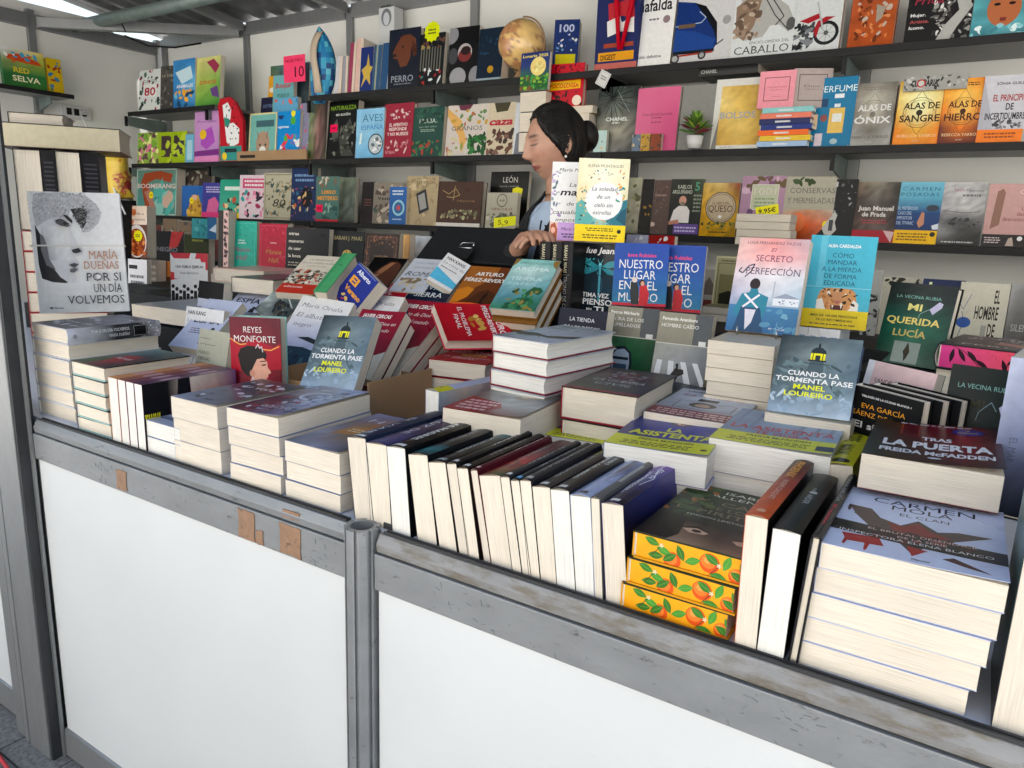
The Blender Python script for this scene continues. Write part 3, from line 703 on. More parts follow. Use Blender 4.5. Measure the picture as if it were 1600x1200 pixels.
A['peninsula'] = [('R', 0, 0, 1, 1, 'ddd3c0', 'd8cdb8'), T('LA PENÍNSULA', .18, .82, .13, .038, '6a665c', 's'), T('DE LAS CASAS VACÍAS', .05, .95, .22, .038, '6a665c', 's'), T('DAVID UCLÉS', .25, .75, .30, .032, '8a857a', 's'),
  ('R', 0, .40, 1, .76, 'c8c0ac'), ('B', .03, .40, .97, .76, 110, .055, ['282622', 'e8e0d0', '5c574c', 'd8d0bc', '3a3630', 'b8553c'], 10), ('R', 0, .76, 1, 1, 'c03424'), T('ediciones', .1, .6, .86, .05, 'e8c8c0', 'b')]
A['portrait'] = [('R', 0, 0, 1, 1, '0c0b0c'), ('P', [(.55, .12), (.75, .10), (.93, .2), (.98, .45), (.95, .8), (.75, 1), (.3, 1), (.28, .9), (.22, .86), (.25, .8), (.18, .72), (.3, .62), (.28, .5), (.38, .3)], '5a3628'),
  ('P', [(.60, .14), (.72, .14), (.60, .35), (.50, .5), (.40, .62), (.36, .5), (.42, .32)], 'a8704c'), ('P', [(.3, .64), (.42, .62), (.5, .78), (.4, .9), (.3, .86)], '7c4a36'), ('L', [(.36, .48), (.5, .46)], .03, '24140e')]
A['roma'] = [('R', 0, 0, 1, 1, 'cfd2d8', 'c9ccd6'), T('Juan Eslava', .15, .80, .15, .055, '8a98b4', 'is'), T('HISTORIA DE', .2, .85, .30, .05, '8a8e98', 's'), T('ROMA', .08, .95, .53, .13, '3c3e44', 'is'), ('B', .1, .6, .9, .95, 24, .08, ['b9a88a', '8c7a5c', 'd8c8a8'], 5)]
A['clase'] = [('R', 0, 0, 1, 1, 'e4e4e4'), ('P', [(0, .52), (0, .9), (1, .9), (1, .72)], '58b8dc'), T('HAN KANG', .10, .86, .18, .10, '1c1c1c', 'b'), T('La clase de', .08, .95, .33, .09, '5c5c60', 'il'), ('X', .08, .42, .8, .47, 1, '333')]
A['redel'] = [('R', 0, 0, 1, 1, 'b81428', 'a8121f'), T('EL', .36, .60, .28, .10, 'e8e0e0', 'i'), T('LOCO', .2, .8, .5, .10, 'e8e0e0', 'i')]
A['sierra'] = [('R', 0, 0, 1, 1, '101c34', '0e182c'), T('JAVIER', .16, .84, .27, .11, 'e4e6ec', 's'), T('SIERRA', .16, .84, .45, .11, 'e4e6ec', 's'), ('B', 0, .55, 1, 1, 20, .1, ['1c3450', '16283c', '244868'], 3)]
A['arturo'] = [('R', 0, 0, 1, 1, '6b3a1e', '5c3018'), ('P', [(0, 0), (.62, 0), (.62, .1), (.5, .3), (.1, .62), (0, .6)], '9a5c24'), ('P', [(0, .50), (.18, .42), (.34, .46), (.28, .62), (.15, .72), (0, .74)], 'c87a20'), ('P', [(.45, .52), (.62, .46), (.76, .52), (.88, .62), (.9, .75), (.45, .78), (.3, .7)], '4a2a18'),
  T('ARTURO', .20, .76, .19, .075, 'f0ece6', 'b'), T('PÉREZ-REVERTE', .04, .92, .31, .07, 'f0ece6', 'b'), ('P', [(.55, .78), (.58, .58), (.64, .50), (.66, .56), (.62, .66), (.66, .80)], '24140e'), ('P', [(0, .74), (.4, .72), (.95, .76), (.95, .84), (0, .86)], 'e8622c'), T('LA ISLA', .2, .8, .93, .06, 'f0ece6', 'b')]
A['aroma'] = [('G', 0, 0, 1, 1, [['6fb0a8', '86c0ba', '7fb8b0'], ['a2c8c2', 'b4d0cc', '8cbab8'], ['7aaab0', '8cb8bc', '6aa0a8'], ['5a8c9c', '4e8890', '3a7468'], ['3a7c5c', '2e6c50', '2a5c44']], .05),
  ('P', [(0, 0), (.12, 0), (.06, .10), (0, .16)], '8a6a34'), ('P', [(1, 0), (.86, .02), (.9, .12), (.97, .16), (1, .2)], '8a6a34'),
  T('EMILIO CALDERÓN', .14, .86, .10, .045, '4a8078'), T('AROMA', .08, .86, .235, .075, 'dfeaea'), T('DE', .34, .5, .32, .05, 'd0e4e2'), T('TIERRA', .10, .82, .435, .075, 'c4dcdc'), T('SAFES', .10, .74, .53, .06, 'a8ccd0'),
  ('P', [(.55, .72), (.72, .55), (.88, .56), (.96, .62), (.9, .7), (.75, .66), (.62, .8)], '2c5c3c'), ('P', [(.25, .95), (.5, .78), (.78, .74), (.9, .85), (.7, 1), (.3, 1)], '2f6a48'), ('B', .3, .6, .95, .98, 34, .06, ['3c7c54', '24503a', '4a9060', '8c7c40'], 11)]
A['blue'] = [('G', 0, 0, 1, 1, [['181c20', '1c2126'], ['16222c', '223038'], ['181e26', '2a4454'], ['0e1216', '14181c']], .03),
  T('Blue Jeans', .16, 1.0, .135, .085, 'eef2f2', 'bi'), ('E', .62, .30, .035, .045, '6fd0d8'), ('L', [(.62, .30), (.64, .80)], .05, '4a9cac'), ('L', [(.62, .3), (.56, .22)], .01, '6fd0d8'), ('L', [(.62, .3), (.68, .22)], .01, '6fd0d8'),
  ('P', [(.60, .32), (.45, .26), (.20, .17), (.10, .17), (.10, .22), (.22, .28), (.45, .33)], '2f8c98'), ('P', [(.60, .33), (.40, .33), (.14, .36), (.08, .40), (.14, .44), (.36, .43), (.56, .37)], '2a8494'),
  ('P', [(.65, .32), (.80, .25), (1, .22), (1, .31), (.8, .34)], '2f8c98'), ('P', [(.65, .34), (.82, .35), (1, .37), (1, .44), (.8, .42)], '2a8494'), ('B', .12, .2, .58, .42, 40, .018, ['58c0c8', '1c5c68', '3ca4b0'], 5),
  ('O', .4, .58, .3, .012, '3a6478'), T('LA', .10, .20, .665, .045, 'eef2f2', 'b'), T('ÚLTIMA VEZ', .09, .88, .755, .065, 'eef2f2', 'b'), T('QUE', .09, .26, .83, .04, 'eef2f2', 'b'), T('PIENSO', .28, .96, .86, .085, 'eef2f2', 'b'), T('EN', .38, .50, .94, .03, 'eef2f2', 'b'), T('TI', .55, .78, .955, .075, 'eef2f2', 'b')]
def nuestro(): return [('G', 0, 0, 1, 1, [['26489a', '2648a0'], ['2450a8', '2250a8'], ['1f5ea0', '1f66a8'], ['2a7a9c', '2a80a4']], .02), ('R', 0, .955, 1, 1, 'c4263c'),
  T('Inma Rubiales', .25, .77, .215, .058, 'e2467a', 'b'), T('NUESTRO', .10, .90, .40, .145, 'f4f6f8'), T('LUGAR', .20, .78, .57, .145, 'f4f6f8'), T('EN', .12, .34, .74, .145, 'f4f6f8'), T('EL', .64, .82, .74, .145, 'f4f6f8'), T('MUNDO', .12, .84, .93, .145, 'f4f6f8'),
  ('P', [(.33, .62), (.45, .62), (.48, .72), (.50, .98), (.36, .98), (.33, .8)], '2c3034'), ('E', .40, .585, .05, .05, 'e0d0c8'), ('P', [(.50, .68), (.62, .66), (.68, .80), (.66, .98), (.50, .98)], 'c82430'), ('E', .54, .63, .06, .06, '3a2018'), ('E', .55, .64, .035, .045, 'd8a088')]
A['nuestro'] = nuestro()
A['magia'] = [('R', 0, 0, 1, 1, 'f0eef4', 'ecebf2'), ('B', .0, .12, .2, .7, 26, .035, ['8fa4b0', 'c8b8d8', '607884', 'a890c0'], 5), T('María Martínez', .16, .98, .12, .045, '222', 'i'), T('La', .40, .56, .31, .05, '1a1a1e', 'i'), T('magia', .20, .92, .42, .085, '1a1a1e', 'bi'), T('de las', .36, .76, .55, .05, '1a1a1e', 'i'), T('casualidades', .05, .97, .66, .055, '1a1a1e', 'i'), T('imposibles', .12, .90, .755, .05, '1a1a1e', 'i'),
  ('R', 0, .765, 1, 1, 'c9a2dc', 'c49cd8'), ('R', 0, .765, .18, 1, 'e4c4b4'), ('P', [(.02, .80), (.12, .77), (.18, .86), (.16, 1), (.0, 1)], 'b0583c'), ('E', .08, .87, .05, .07, 'e0b09c'), T('María Martínez', .26, .92, .87, .045, '3a2a5c', 'i'), ('X', .26, .90, .92, .97, 2, '4a3a6c')]
A['soledad'] = [('G', 0, 0, 1, 1, [['e9dfbe', 'f0e8cc', 'efe4c0'], ['ece0b8', 'f4ecd4', 'eee2bc'], ['e0cfa0', 'ece0c0', 'd8d4b0'], ['4c9ca0', '8cc0b8', '3c8090'], ['3c8494', '6ab0b0', '245c74']], .02),
  ('P', [(0, .55), (.1, .50), (.2, .54), (.3, .60), (.35, .75), (.2, .82), (0, .8)], '5ca8a4'), ('P', [(1, .48), (.9, .50), (.85, .58), (.75, .68), (.6, .75), (.75, .82), (1, .82)], '2c7484'), ('P', [(1, .58), (.9, .62), (.8, .72), (1, .8)], '1c5468'),
  ('E', .54, .51, .37, .37, 'f3eff0'), T('ELENA MONTAGUD', .19, .88, .105, .036, '6a5c44', 's'), T('La soledad', .29, .80, .385, .052, '1c2230', 'i'), T('de un', .40, .66, .48, .05, '1c2230', 'i'), T('cielo sin', .36, .72, .58, .052, '1c2230', 'i'), T('estrellas', .34, .70, .67, .05, '1c2230', 'i'),
  ('B', .08, .12, .92, .26, 22, .018, ['2c8ca0', 'e0a040', '5c5040', '2c3c4c', 'd8703c'], 9), ('B', .78, .28, .94, .52, 16, .025, ['e0a040', 'd8703c', '5ca070', '2c8ca0'], 4), ('B', .05, .35, .2, .75, 20, .022, ['e0b060', '78a890', 'c8b890', '2c4c5c'], 3), ('B', .3, .74, .75, .80, 12, .02, ['e0a040', '48808c'], 2),
  ('R', 0, .795, 1, 1, 'f4cf1c', 'f0c818'), ('X', .2, .83, .8, .88, 2, '5c4c10'), ('E', .88, .87, .04, .04, '1c1c1c'), ('X', .15, .91, .9, .97, 2, '5c4c10')]
A['tienda'] = [('R', 0, 0, 1, 1, '232433', '20202c'), T('LA TIENDA', .24, .76, .125, .042, 'd8d8dc'), T('DE LOS DESEOS', .14, .88, .21, .042, 'd8d8dc'), ('X', .3, .35, .7, .4, 1, '888')]
def tusq(aut, tit, kind):
    b = [('R', 0, 0, 1, 1, '8c8878', '7e7a6c'), ('R', .68, 0, 1, .43, '4c5054', '565a5c'), T(aut[0], .06, aut[1], .105, .045, 'e8e6de', 'sb')]
    for i, (t_, u) in enumerate(tit): b.append(T(t_, .06, u, .20 + .085 * i, .05, 'e8e6de', 's'))
    b += [('R', 0, .42, 1, .432, 'c8c6bc'), ('R', .80, .36, .93, .42, 'd8d8d4')]
    if kind == 0: b += [('G', 0, .432, 1, 1, [['3c5a44', '2c5c3c', '1e4c30'], ['3a6c48', '1f5c38', '1c4c30'], ['2c5c3c', '1c4c30', '163c28']], .04), ('P', [(.16, .95), (.16, .68), (.25, .58), (.42, .56), (.56, .64), (.60, .8), (.58, .98)], '1c2430'), ('P', [(.20, .95), (.2, .70), (.28, .62), (.42, .60), (.52, .66), (.55, .8), (.54, .95)], '98a8bc'), ('R', .22, .72, .52, .76, '1c2430'), ('R', .24, .82, .5, .93, '3c5068'), ('P', [(0, .5), (.08, .5), (.12, 1), (0, 1)], '7c4c34')]
    else: b += [('G', 0, .432, 1, 1, [['8c9088', '9c9c98', '787c80'], ['a8a8a4', '909498', '70767c'], ['8c8c8c', '808488', '686c74']], .03), ('P', [(.08, .66), (.18, .66), (.16, .98), (.04, .98)], 'd8dade'), ('P', [(.3, .66), (.40, .66), (.44, .98), (.32, .98)], 'd8dade'), ('P', [(.52, .66), (.62, .66), (.78, .98), (.66, .98)], 'd8dade'), ('P', [(.74, .66), (.84, .66), (1, .9), (1, .98), (.96, .98)], 'd8dade'),
         ('P', [(.30, .98), (.36, .86), (.46, .74), (.44, .70), (.49, .68), (.50, .76), (.60, .76), (.62, .82), (.52, .86), (.46, .96)], '18181a')]
    return b
A['ira'] = tusq(('Petros Márkaris', .62), [('LA IRA DE LOS', .72), ('HUMILLADOS', .66)], 0)
A['hombre'] = tusq(('Fernando Aramburu', .72), [('HOMBRE CAÍDO', .76)], 1)
A['secreto'] = [('G', 0, 0, 1, 1, [['c8a8a4', 'd8908c', 'b4a0a8'], ['dcb4b0', 'e49c9c', 'd4a8ac'], ['c8bcc4', 'dcd8dc', 'c4c8d0'], ['a8a8c0', 'c4c8d4', 'a8bccc'], ['7890b0', '6c98b4', '6490ac'], ['4878a0', '3a6c94', '4a7c98']], .03),
  T('LOLA FERNÁNDEZ PAZOS', .12, .88, .065, .03, '4c3c54', 's'), T('SECRETO', .28, .80, .245, .07, '6a3c58', 's'), T('PERFECCIÓN', .16, .94, .385, .075, '4c4868', 's'), ('L', [(.10, .32), (.06, .36), (.12, .38), (.2, .30), (.28, .28), (.24, .36), (.16, .42)], .018, '3c3c50'), ('T', 'El', .48, .56, .14, .04, '6a3c58', 'i'),
  ('R', .62, .62, .98, .70, 'd8dce4'), ('P', [(.60, .625), (.78, .57), (1, .62)], '8c94a8'), ('R', .60, .45, .615, .62, '9aa4b4'), ('B', .64, .64, .96, .68, 9, .012, ['3c5878', '54708c'], 3),
  ('R', 0, .72, 1, 1, '3f78a4', '2c6090'), ('E', .33, .49, .075, .085, '2a2226'), ('P', [(.28, .54), (.38, .54), (.40, .58), (.55, .62), (.54, .72), (.52, .84), (.47, .84), (.45, .74), (.2, .74), (.14, .84), (.07, .80), (.12, .68), (.16, .60), (.27, .58)], '2a7c94'),
  ('P', [(.18, .74), (.46, .74), (.55, 1), (.10, 1)], '24486c'), ('L', [(.20, .60), (.42, .74)], .03, 'e0dce4'), ('L', [(.42, .60), (.2, .74)], .03, 'e0dce4'), ('P', [(.24, .76), (.40, .76), (.36, .9), (.28, .98), (.26, .86)], 'd0ccd8'), T('HarperCollins', .62, .90, .955, .025, 'e8f0f4', 'i'), ('B', .5, .75, 1, .98, 20, .05, ['548cac', '3a7098', '6ca0b8'], 6)]
A['como'] = [('R', 0, 0, 1, 1, '42acc4', '46aec6'), ('R', .16, .0, .26, .55, '62bcd0', '5cbad0'), T('ALBA CARDALDA', .27, .77, .125, .035, 'f4f8f8', 'b'),
  T('CÓMO', .36, .68, .235, .052, '124c60'), T('MANDAR', .30, .74, .31, .052, '124c60'), T('A LA MIERDA', .22, .82, .385, .052, '124c60'), T('DE FORMA', .27, .76, .46, .052, '124c60'), T('EDUCADA', .28, .75, .535, .052, '124c60'), ('R', 0, .555, 1, .559, 'a8d8e0'),
  ('P', [(.24, .60), (.30, .57), (.40, .565), (.60, .565), (.70, .57), (.77, .60), (.80, .68), (.84, .82), (.22, .82), (.20, .70)], 'c88c54'), ('P', [(.20, .70), (.28, .68), (.34, .78), (.36, .82), (.2, .82)], 'e4e0d8'), ('P', [(.84, .72), (.76, .68), (.70, .78), (.68, .82), (.84, .82)], 'e4e0d8'),
  ('B', .26, .57, .78, .80, 40, .028, ['1c1814', 'e0d4c0', 'b06c34', '2a2018', 'd89c60'], 5), ('P', [(.42, .60), (.60, .60), (.58, .70), (.52, .73), (.45, .70)], 'c0885c'), ('P', [(.45, .70), (.58, .70), (.52, .74)], 'a86058'), ('P', [(.42, .75), (.62, .75), (.60, .82), (.44, .82)], '541c1c'), ('P', [(.44, .75), (.47, .75), (.455, .79)], 'f0ece0'), ('P', [(.57, .75), (.60, .75), (.585, .79)], 'f0ece0'), ('L', [(.36, .63), (.43, .66)], .02, '1c1814'), ('L', [(.66, .63), (.58, .66)], .02, '1c1814'),
  ('R', 0, .80, 1, 1, 'dcc41c', 'd4b818'), T('MÁS DE 100.000 PERSONAS', .14, .85, .88, .026, '2c2810', 'b'), T('YA LO RECOMIENDAN', .22, .78, .925, .026, '2c2810', 'b'), ('X', .12, .95, .9, .975, 1, '5c5420')]
A['querida'] = [('G', 0, 0, 1, 1, [['262c2c', '2a3030', '262a2c'], ['26302e', '2c3a36', '262e2e'], ['1c4a40', '2a5c50', '1e4038'], ['1a4c3c', '2c7058', '1c4c3e'], ['163c30', '3a6c58', '1c4034'], ['2c4c40', '5c7c6c', '2c5044']], .05),
  T('LA VECINA RUBIA', .13, .80, .185, .040, '7fb4a8'), T('MI', .34, .55, .33, .085, 'efe08a', 'b'), T('QUERIDA', .06, .86, .50, .085, 'e8d478', 'b'), T('LUCÍA', .20, .70, .655, .085, 'c8b468', 'b'), ('P', [(.66, .30), (.78, .20), (.84, .22), (.83, .27), (.72, .36)], 'c0bcd8'), ('L', [(.52, .42), (.54, .36), (.66, .30)], .006, 'a8c8c0'),
  ('R', .26, .72, .66, .98, '8c9c94', 'a8b4ac'), ('P', [(.47, .72), (.50, .78), (.52, .84), (.49, .92), (.46, .96), (.44, .88), (.42, .84), (.45, .78)], '3a3428')]
A['vecina2'] = [('G', 0, 0, 1, 1, [['0c1818', '0e1c1c'], ['0c2022', '0c2426'], ['0c1818', '0e1a1a']], .05), T('LA VECINA RUBIA', .12, .82, .16, .036, '7cb0a8'), T('MI', .3, .5, .30, .07, '2c3018', 'b'), T('QUERIDA', .2, .9, .58, .07, '4a4020', 'b'), ('P', [(.68, .27), (.82, .20), (.87, .24), (.74, .34)], 'bcbcdc'), ('L', [(.42, .38), (.44, .32), (.58, .24), (.66, .30)], .008, '8cb0b8')]
A['sandra'] = [('R', 0, 0, 1, 1, 'e4c6c6', 'dcb8b8'), ('R', 0, 0, .10, 1, 'e4e4ee'), ('P', [(.78, 1), (1, .1), (1, 1)], 'e0e0ea'), T('SANDRA MOÑINO', .16, .86, .165, .035, '3c3438'), T('@nutricional', .34, .60, .215, .028, '3c3438', 'i'), ('X', .2, .3, .8, .5, 3, '6c4c4c')]
A['eva'] = [('R', 0, 0, 1, 1, '151618', '131416'), T('TRILOGÍA DE LA CIUDAD BLANCA 1', .16, .86, .135, .03, 'd8d8d8', 'b'), T('EVA GARCÍA', .18, .80, .30, .075, 'e29a2c'), T('SÁENZ DE URTURI', .06, .98, .42, .075, 'e29a2c'), T('El silencio', .1, .9, .60, .1, 'd8d8d8', 'b'), ('R', .1, .72, .9, .95, '202c38', '141c24')]
A['tras'] = [('G', 0, 0, 1, 1, [['0c1416', '14100f', '5c1220', '7c1420', '24141a'], ['10262a', '38141a', '6c1424', '841828', '3c1420'], ['123036', '241c20', '3c1a24', '6c1424', '2c1620'], ['16343a', '1c1c20', '281820', '401822', '14141a']], .04),
  ('R', .22, .03, .40, .42, '641420', '4c1018'), ('F', .24, .06, .38, .38, .01, '8c3024'), ('R', .46, .03, .66, .42, '701624', '54101c'), ('X', .2, .02, .85, .07, 1, 'c8c8d0'), ('E', .76, .17, .13, .13, '24246c', 20), ('E', .76, .17, .11, .11, '30308c', 20), T('4', .745, .775, .135, .04, 'd8a850', 'b'), T('EXCELENTE', .68, .84, .20, .035, 'd8a850', 'b'),
  T('TRAS', .41, .64, .48, .085, 'd4dae4', 'h'), T('LA PUERTA', .12, .93, .69, .15, 'dce2ec', 'h'), T('FREIDA McFADDEN', .11, .94, .84, .085, 'd4dae4', 'h'), ('E', .52, .90, .05, .022, 'c8d8e4')]
A['cm'] = [('G', 0, 0, 1, 1, [['b4bedc', 'c4cce4', 'c8d0e8'], ['bcc6e2', 'ccd4ea', 'b4bedc'], ['c0cae6', 'c8d0ea', 'b8c2e0']], .01), ('X', .24, .05, .86, .07, 1, '5c6480'),
  T('CARMEN', .19, .83, .20, .088, '2c2c38'), T('MOLA', .32, .70, .285, .08, '2c2c38'), T('EL CLAN', .38, .68, .37, .05, '3c3c48'),
  ('P', [(.05, .33), (.20, .34), (.27, .46), (.40, .52), (.50, .40), (.62, .52), (.74, .47), (.93, .47), (.66, .66), (.55, .80), (.50, .90), (.42, .78), (.34, .70), (.20, .74), (.22, .62), (.12, .48)], '4a3c3a'),
  ('P', [(.32, .50), (.42, .53), (.50, .44), (.58, .54), (.70, .58), (.60, .66), (.36, .62)], '7c2424'), ('P', [(.05, .33), (.07, .33), (.075, .42), (.06, .44), (.052, .40)], '4a3c3a'), ('P', [(.10, .34), (.115, .34), (.12, .47), (.105, .47)], '4a3c3a'),
  ('P', [(.08, .79), (.30, .77), (.34, .87), (.26, .88), (.25, .97), (.235, .97), (.23, .88), (.13, .89), (.12, .95), (.105, .94), (.11, .86)], 'a01c24'), ('P', [(.46, .80), (.58, .82), (.50, .92)], 'a01c24'), ('P', [(.72, .84), (.92, .96), (.80, .93), (.66, .88)], '4c2c2c'),
  ('P', [(0, .60), (1, .66), (1, .82), (0, .76)], '17181c'), ('B', .25, .62, .8, .78, 18, .04, ['4c1a1c', '2a1416', '6c1c1c'], 3), T('EL BRUTAL DESENLACE', .22, .84, .665, .030, 'd8b8b4'), T('DE LA SERIE', .40, .68, .715, .030, 'd8b8b4'), T('INSPECTORA ELENA BLANCO', .06, .93, .765, .034, 'd8d8dc'), T('Planeta', .50, .60, .965, .018, '3c3c50', 'b')]
A['allende'] = [('G', 0, 0, 1, 1, [['4a4028', '28321c', '202c1a', '2c2c1c'], ['28341c', '24341c', '1c2818', '24301c'], ['202c1a', '263020', '28321e', '1c2816'], ['24301c', '222c1c', '1c2216', '202a18'], ['1e2418', '1a1c16', '14140f', '1c1c14'], ['3c2c20', '7c6050', '3c2a20', '6c5040'], ['8c7460', 'a08470', '7c6450', '8c7058']], .04),
  T('ISABEL', .40, .86, .10, .050, 'd8dcd0'), T('ALLENDE', .28, .96, .18, .050, 'd8dcd0'), T('LA CASA', .14, .98, .32, .075, '7c7458', 's'), T('DE LOS', .34, .80, .41, .06, '7c7458', 's'), T('ESPÍRITUS', .10, 1.0, .50, .065, '7c7458', 's'), T('EDICIÓN LIMITADA', .25, .85, .57, .024, 'c8c8bc'),
  ('B', 0, 0, .35, .6, 26, .07, ['2c4420', '38502a', '20301a', '9a5c24', '506030'], 7), ('P', [(.34, .80), (.46, .76), (.58, .80), (.55, .83), (.42, .84)], 'c8a890'), ('E', .47, .80, .045, .035, '2a1c14'), ('P', [(.80, .82), (.92, .79), (1, .82), (1, .86), (.86, .86)], 'c8a890'), ('L', [(.33, .78), (.44, .74), (.58, .77)], .02, '1c120c'), ('P', [(0, .62), (.3, .66), (.36, .9), (.3, 1), (0, 1)], '14140f')]
def oranges(seed=0):
    P = [('R', 0, 0, 1, 1, 'eea51c', 'e89a18')]
    def leaf(u, v, a, l=.085, c='3f7c2c'):
        l *= 1.75
        pts = []; 
        for k in range(9):
            t = k / 8; w = .036 * math.sin(math.pi * t); pts.append((t * l, w))
        for k in range(7, 0, -1):
            t = k / 8; pts.append((t * l, -.036 * math.sin(math.pi * t)))
        ca, sa = math.cos(a), math.sin(a)
        return [('P', [(u + x * ca - y * sa, v + (x * sa + y * ca) * 4.4) for x, y in pts], c), ('L', [(u, v), (u + l * ca, v + l * sa * 4.4)], .003, '7cac50')]
    for u, v, r in ((.36, .80, .085), (.71, .50, .095), (.96, .75, .075)):
        P += [('E', u, v, r, r, 'd8521c'), ('E', u - .012, v - .06, r * .72, r * .72, 'ea7a2c'), ('E', u - .02, v - .1, r * .35, r * .35, 'f09a4c')]
    for u, v, a, c in ((.08, .12, .3, '3f7c2c'), (.20, .42, .25, '4c9234'), (.12, .8, -.1, '3a7028'), (.40, .10, 1.1, '3a7028'), (.48, .72, -.35, '4c9234'), (.66, .16, .5, '3f7c2c'), (.84, .66, -1.2, '4c9234'), (.90, .62, .4, '3a7028'), (.72, .92, .1, '3f7c2c'), (.27, .9, -.6, '3a7028'), (.98, .2, 1.0, '3f7c2c')): P += leaf(u, v, a, .09, c)
    for u, v in ((.25, .3), (.80, .5)):
        P += [('L', [(u - .09, v + .5), (u, v)], .006, '4c3a1c')]
        for k in range(5):
            t = k * 1.2566; P.append(('L', [(u, v), (u + .022 * math.cos(t), v + .1 * math.sin(t))], .008, 'f2e8d8'))
        P.append(('E', u, v, .007, .007, 'e8c840'))
    return P
def asist(vigila=False, purple=False):
    bg = [['7c94b4', '88a0bc', '90a8c4'], ['6c84a4', '7c94b0', '88a0bc'], ['5c789c', '6c88a8', '7c94b4']] if vigila else [['3c3878', '443f80', '4c4888']] * 3 if purple else [['14246c', '1c3494', '24388c'], ['101e60', '182f94', '2c3888'], ['14246c', '1c3084', '3c4488']]
    P = [('G', 0, 0, 1, 1, bg, .03)]
    if vigila: P += [('P', [(u, 0), (u + .03, 0), (u + .01, .6), (u - .03, .6)], '6c84a4') for u in (.08, .24, .66, .80, .92)]
    P += [('X', .3, .04, .75, .12, 2, 'b8c4dc'), ('E', .52, .24, .12, .11, '26283c' if not purple else '3c3870'), ('E', .52, .24, .085, .07, '8c7a7c' if vigila else '5c4468'), ('E', .52, .25, .04, .04, 'c89c8c'), ('E', .53, .235, .03, .02, '1c1420')]
    if vigila: P += [T('LA ASISTENTA', .06, .96, .60, .12, 'b03444', 'b'), T('TE VIGILA', .3, .78, .71, .085, 'b03444', 'b')]
    else: P += [T('LA', .44, .60, .50, .10, 'd0d428', 'h'), T('ASISTENTA', .10, .95, .66, .13, 'd0d428', 'h')]
    P += [('P', [(0, .72), (1, .72), (1, 1), (0, 1)], 'cdd02c'), T('FREIDA McFADDEN', .26, .80, .80, .05, '2c2c1c', 'b'), ('X', .12, .84, .86, .95, 3, '4c4c20'), ('R', .86, .84, 1, .96, '1c2c54') if vigila else ('E', .93, .90, .035, .03, '1c1c1c')]
    return P
A['monfort'] = [('G', 0, 0, 1, 1, [['aeb6c8', 'b8c0d0', 'a8b0c4'], ['a4acc0', 'c0c8d4', 'b4bccc'], ['8c94a4', 'a4acb8', '98a0b0'], ['6c1c2c', '8c2434', '5c1c28']], .04), T('VANESSA MONTFORT', .10, .92, .12, .055, '2c2c3c', 'b'), T('La Toffana', .12, .86, .27, .10, 'a03c44', 'i'), ('R', .36, .33, .60, .42, '2a2830'), ('E', .48, .56, .16, .13, '4c4844'), ('E', .48, .57, .09, .08, 'b89c88'), ('F', .18, .46, .84, .70, .012, '4c5058'), ('R', 0, .76, 1, 1, '7c2030', '5c1826'), ('X', .05, .79, .95, .97, 3, 'd8b8b8')]
A['dark'] = [('G', 0, 0, 1, 1, [['34343c', '2c2c34', '24283c'], ['3c3a3c', '5c2c30', '282c38'], ['3a3c34', '34383c', '24262c'], ['48462f', '3c3c30', '30302c']], .08), ('B', .25, .1, .8, .55, 50, .035, ['8c8c94', 'a4a4ac', '6c2430', '484c5c'], 5), T('LA GUERRA', .15, .85, .60, .09, 'b8bcbc', 'is'), T('CIVIL', .25, .75, .74, .09, 'b8bcbc', 'is'), ('R', 0, .965, 1, 1, 'a01c2c')]
A['s1'] = [('G', 0, 0, 1, 1, [['98a4a8', 'a4acb4', 'a8b0b8'], ['a4acb4', 'b0b8c4', 'a4acb8'], ['a8b0c0', 'b4bccc', 'a8b0c0'], ['3c3c44', 'a0a8b8', 'b0b8c8']], .03), T('Javier Cercas', .12, .92, .14, .06, '34343c', 'is'), T('El loco de Dios', .08, .95, .28, .06, '34343c', 'is'), ('P', [(.0, .62), (.3, .60), (.55, .68), (1, .52), (1, .66), (.7, .78), (.5, .74), (.2, .8), (0, .7)], '3a3834'), ('L', [(.36, .84), (.44, .70), (.5, .64)], .02, '1c1c1c'), ('L', [(.44, .70), (.6, .82)], .015, '1c1c1c'), ('L', [(.44, .70), (.24, .76)], .015, '1c1c1c'), ('R', 0, .985, 1, 1, '7c1c2c')]
A['hat'] = [('G', 0, 0, 1, 1, [['4c4840', '403c38', '3c3834'], ['6c6a64', 'a4a8a8', '4c4844'], ['5c2428', 'a0a8a8', '8c9498'], ['8c1c28', '7c2028', '3c3434']], .05), ('E', .62, .40, .17, .10, '948a7c'), ('E', .62, .36, .09, .07, 'b4a898'), ('P', [(0, .55), (.45, .62), (.6, .8), (.4, 1), (0, 1)], '8c1c26'), ('X', .06, .62, .5, .95, 4, 'd8c0c0'), ('R', 0, .0, 1, .03, '8c1c28')]
A['reyesflat'] = [('G', 0, 0, 1, 1, [['6c8c94', '3c5c64', '2c4850'], ['5a7c84', '2c4c54', '3a3c40'], ['3c5c50', '8c2030', '2c2c34'], ['2c5038', '6c1c28', '24242c']], .05), ('P', [(.3, .45), (.6, .4), (.7, .7), (.45, .85), (.25, .7)], '9c1c30'), ('P', [(.1, .7), (.35, .65), (.3, .95), (.08, .95)], '2c5c3c'), T('REYES', .3, .7, .62, .06, 'd8d0d0', 'b')]
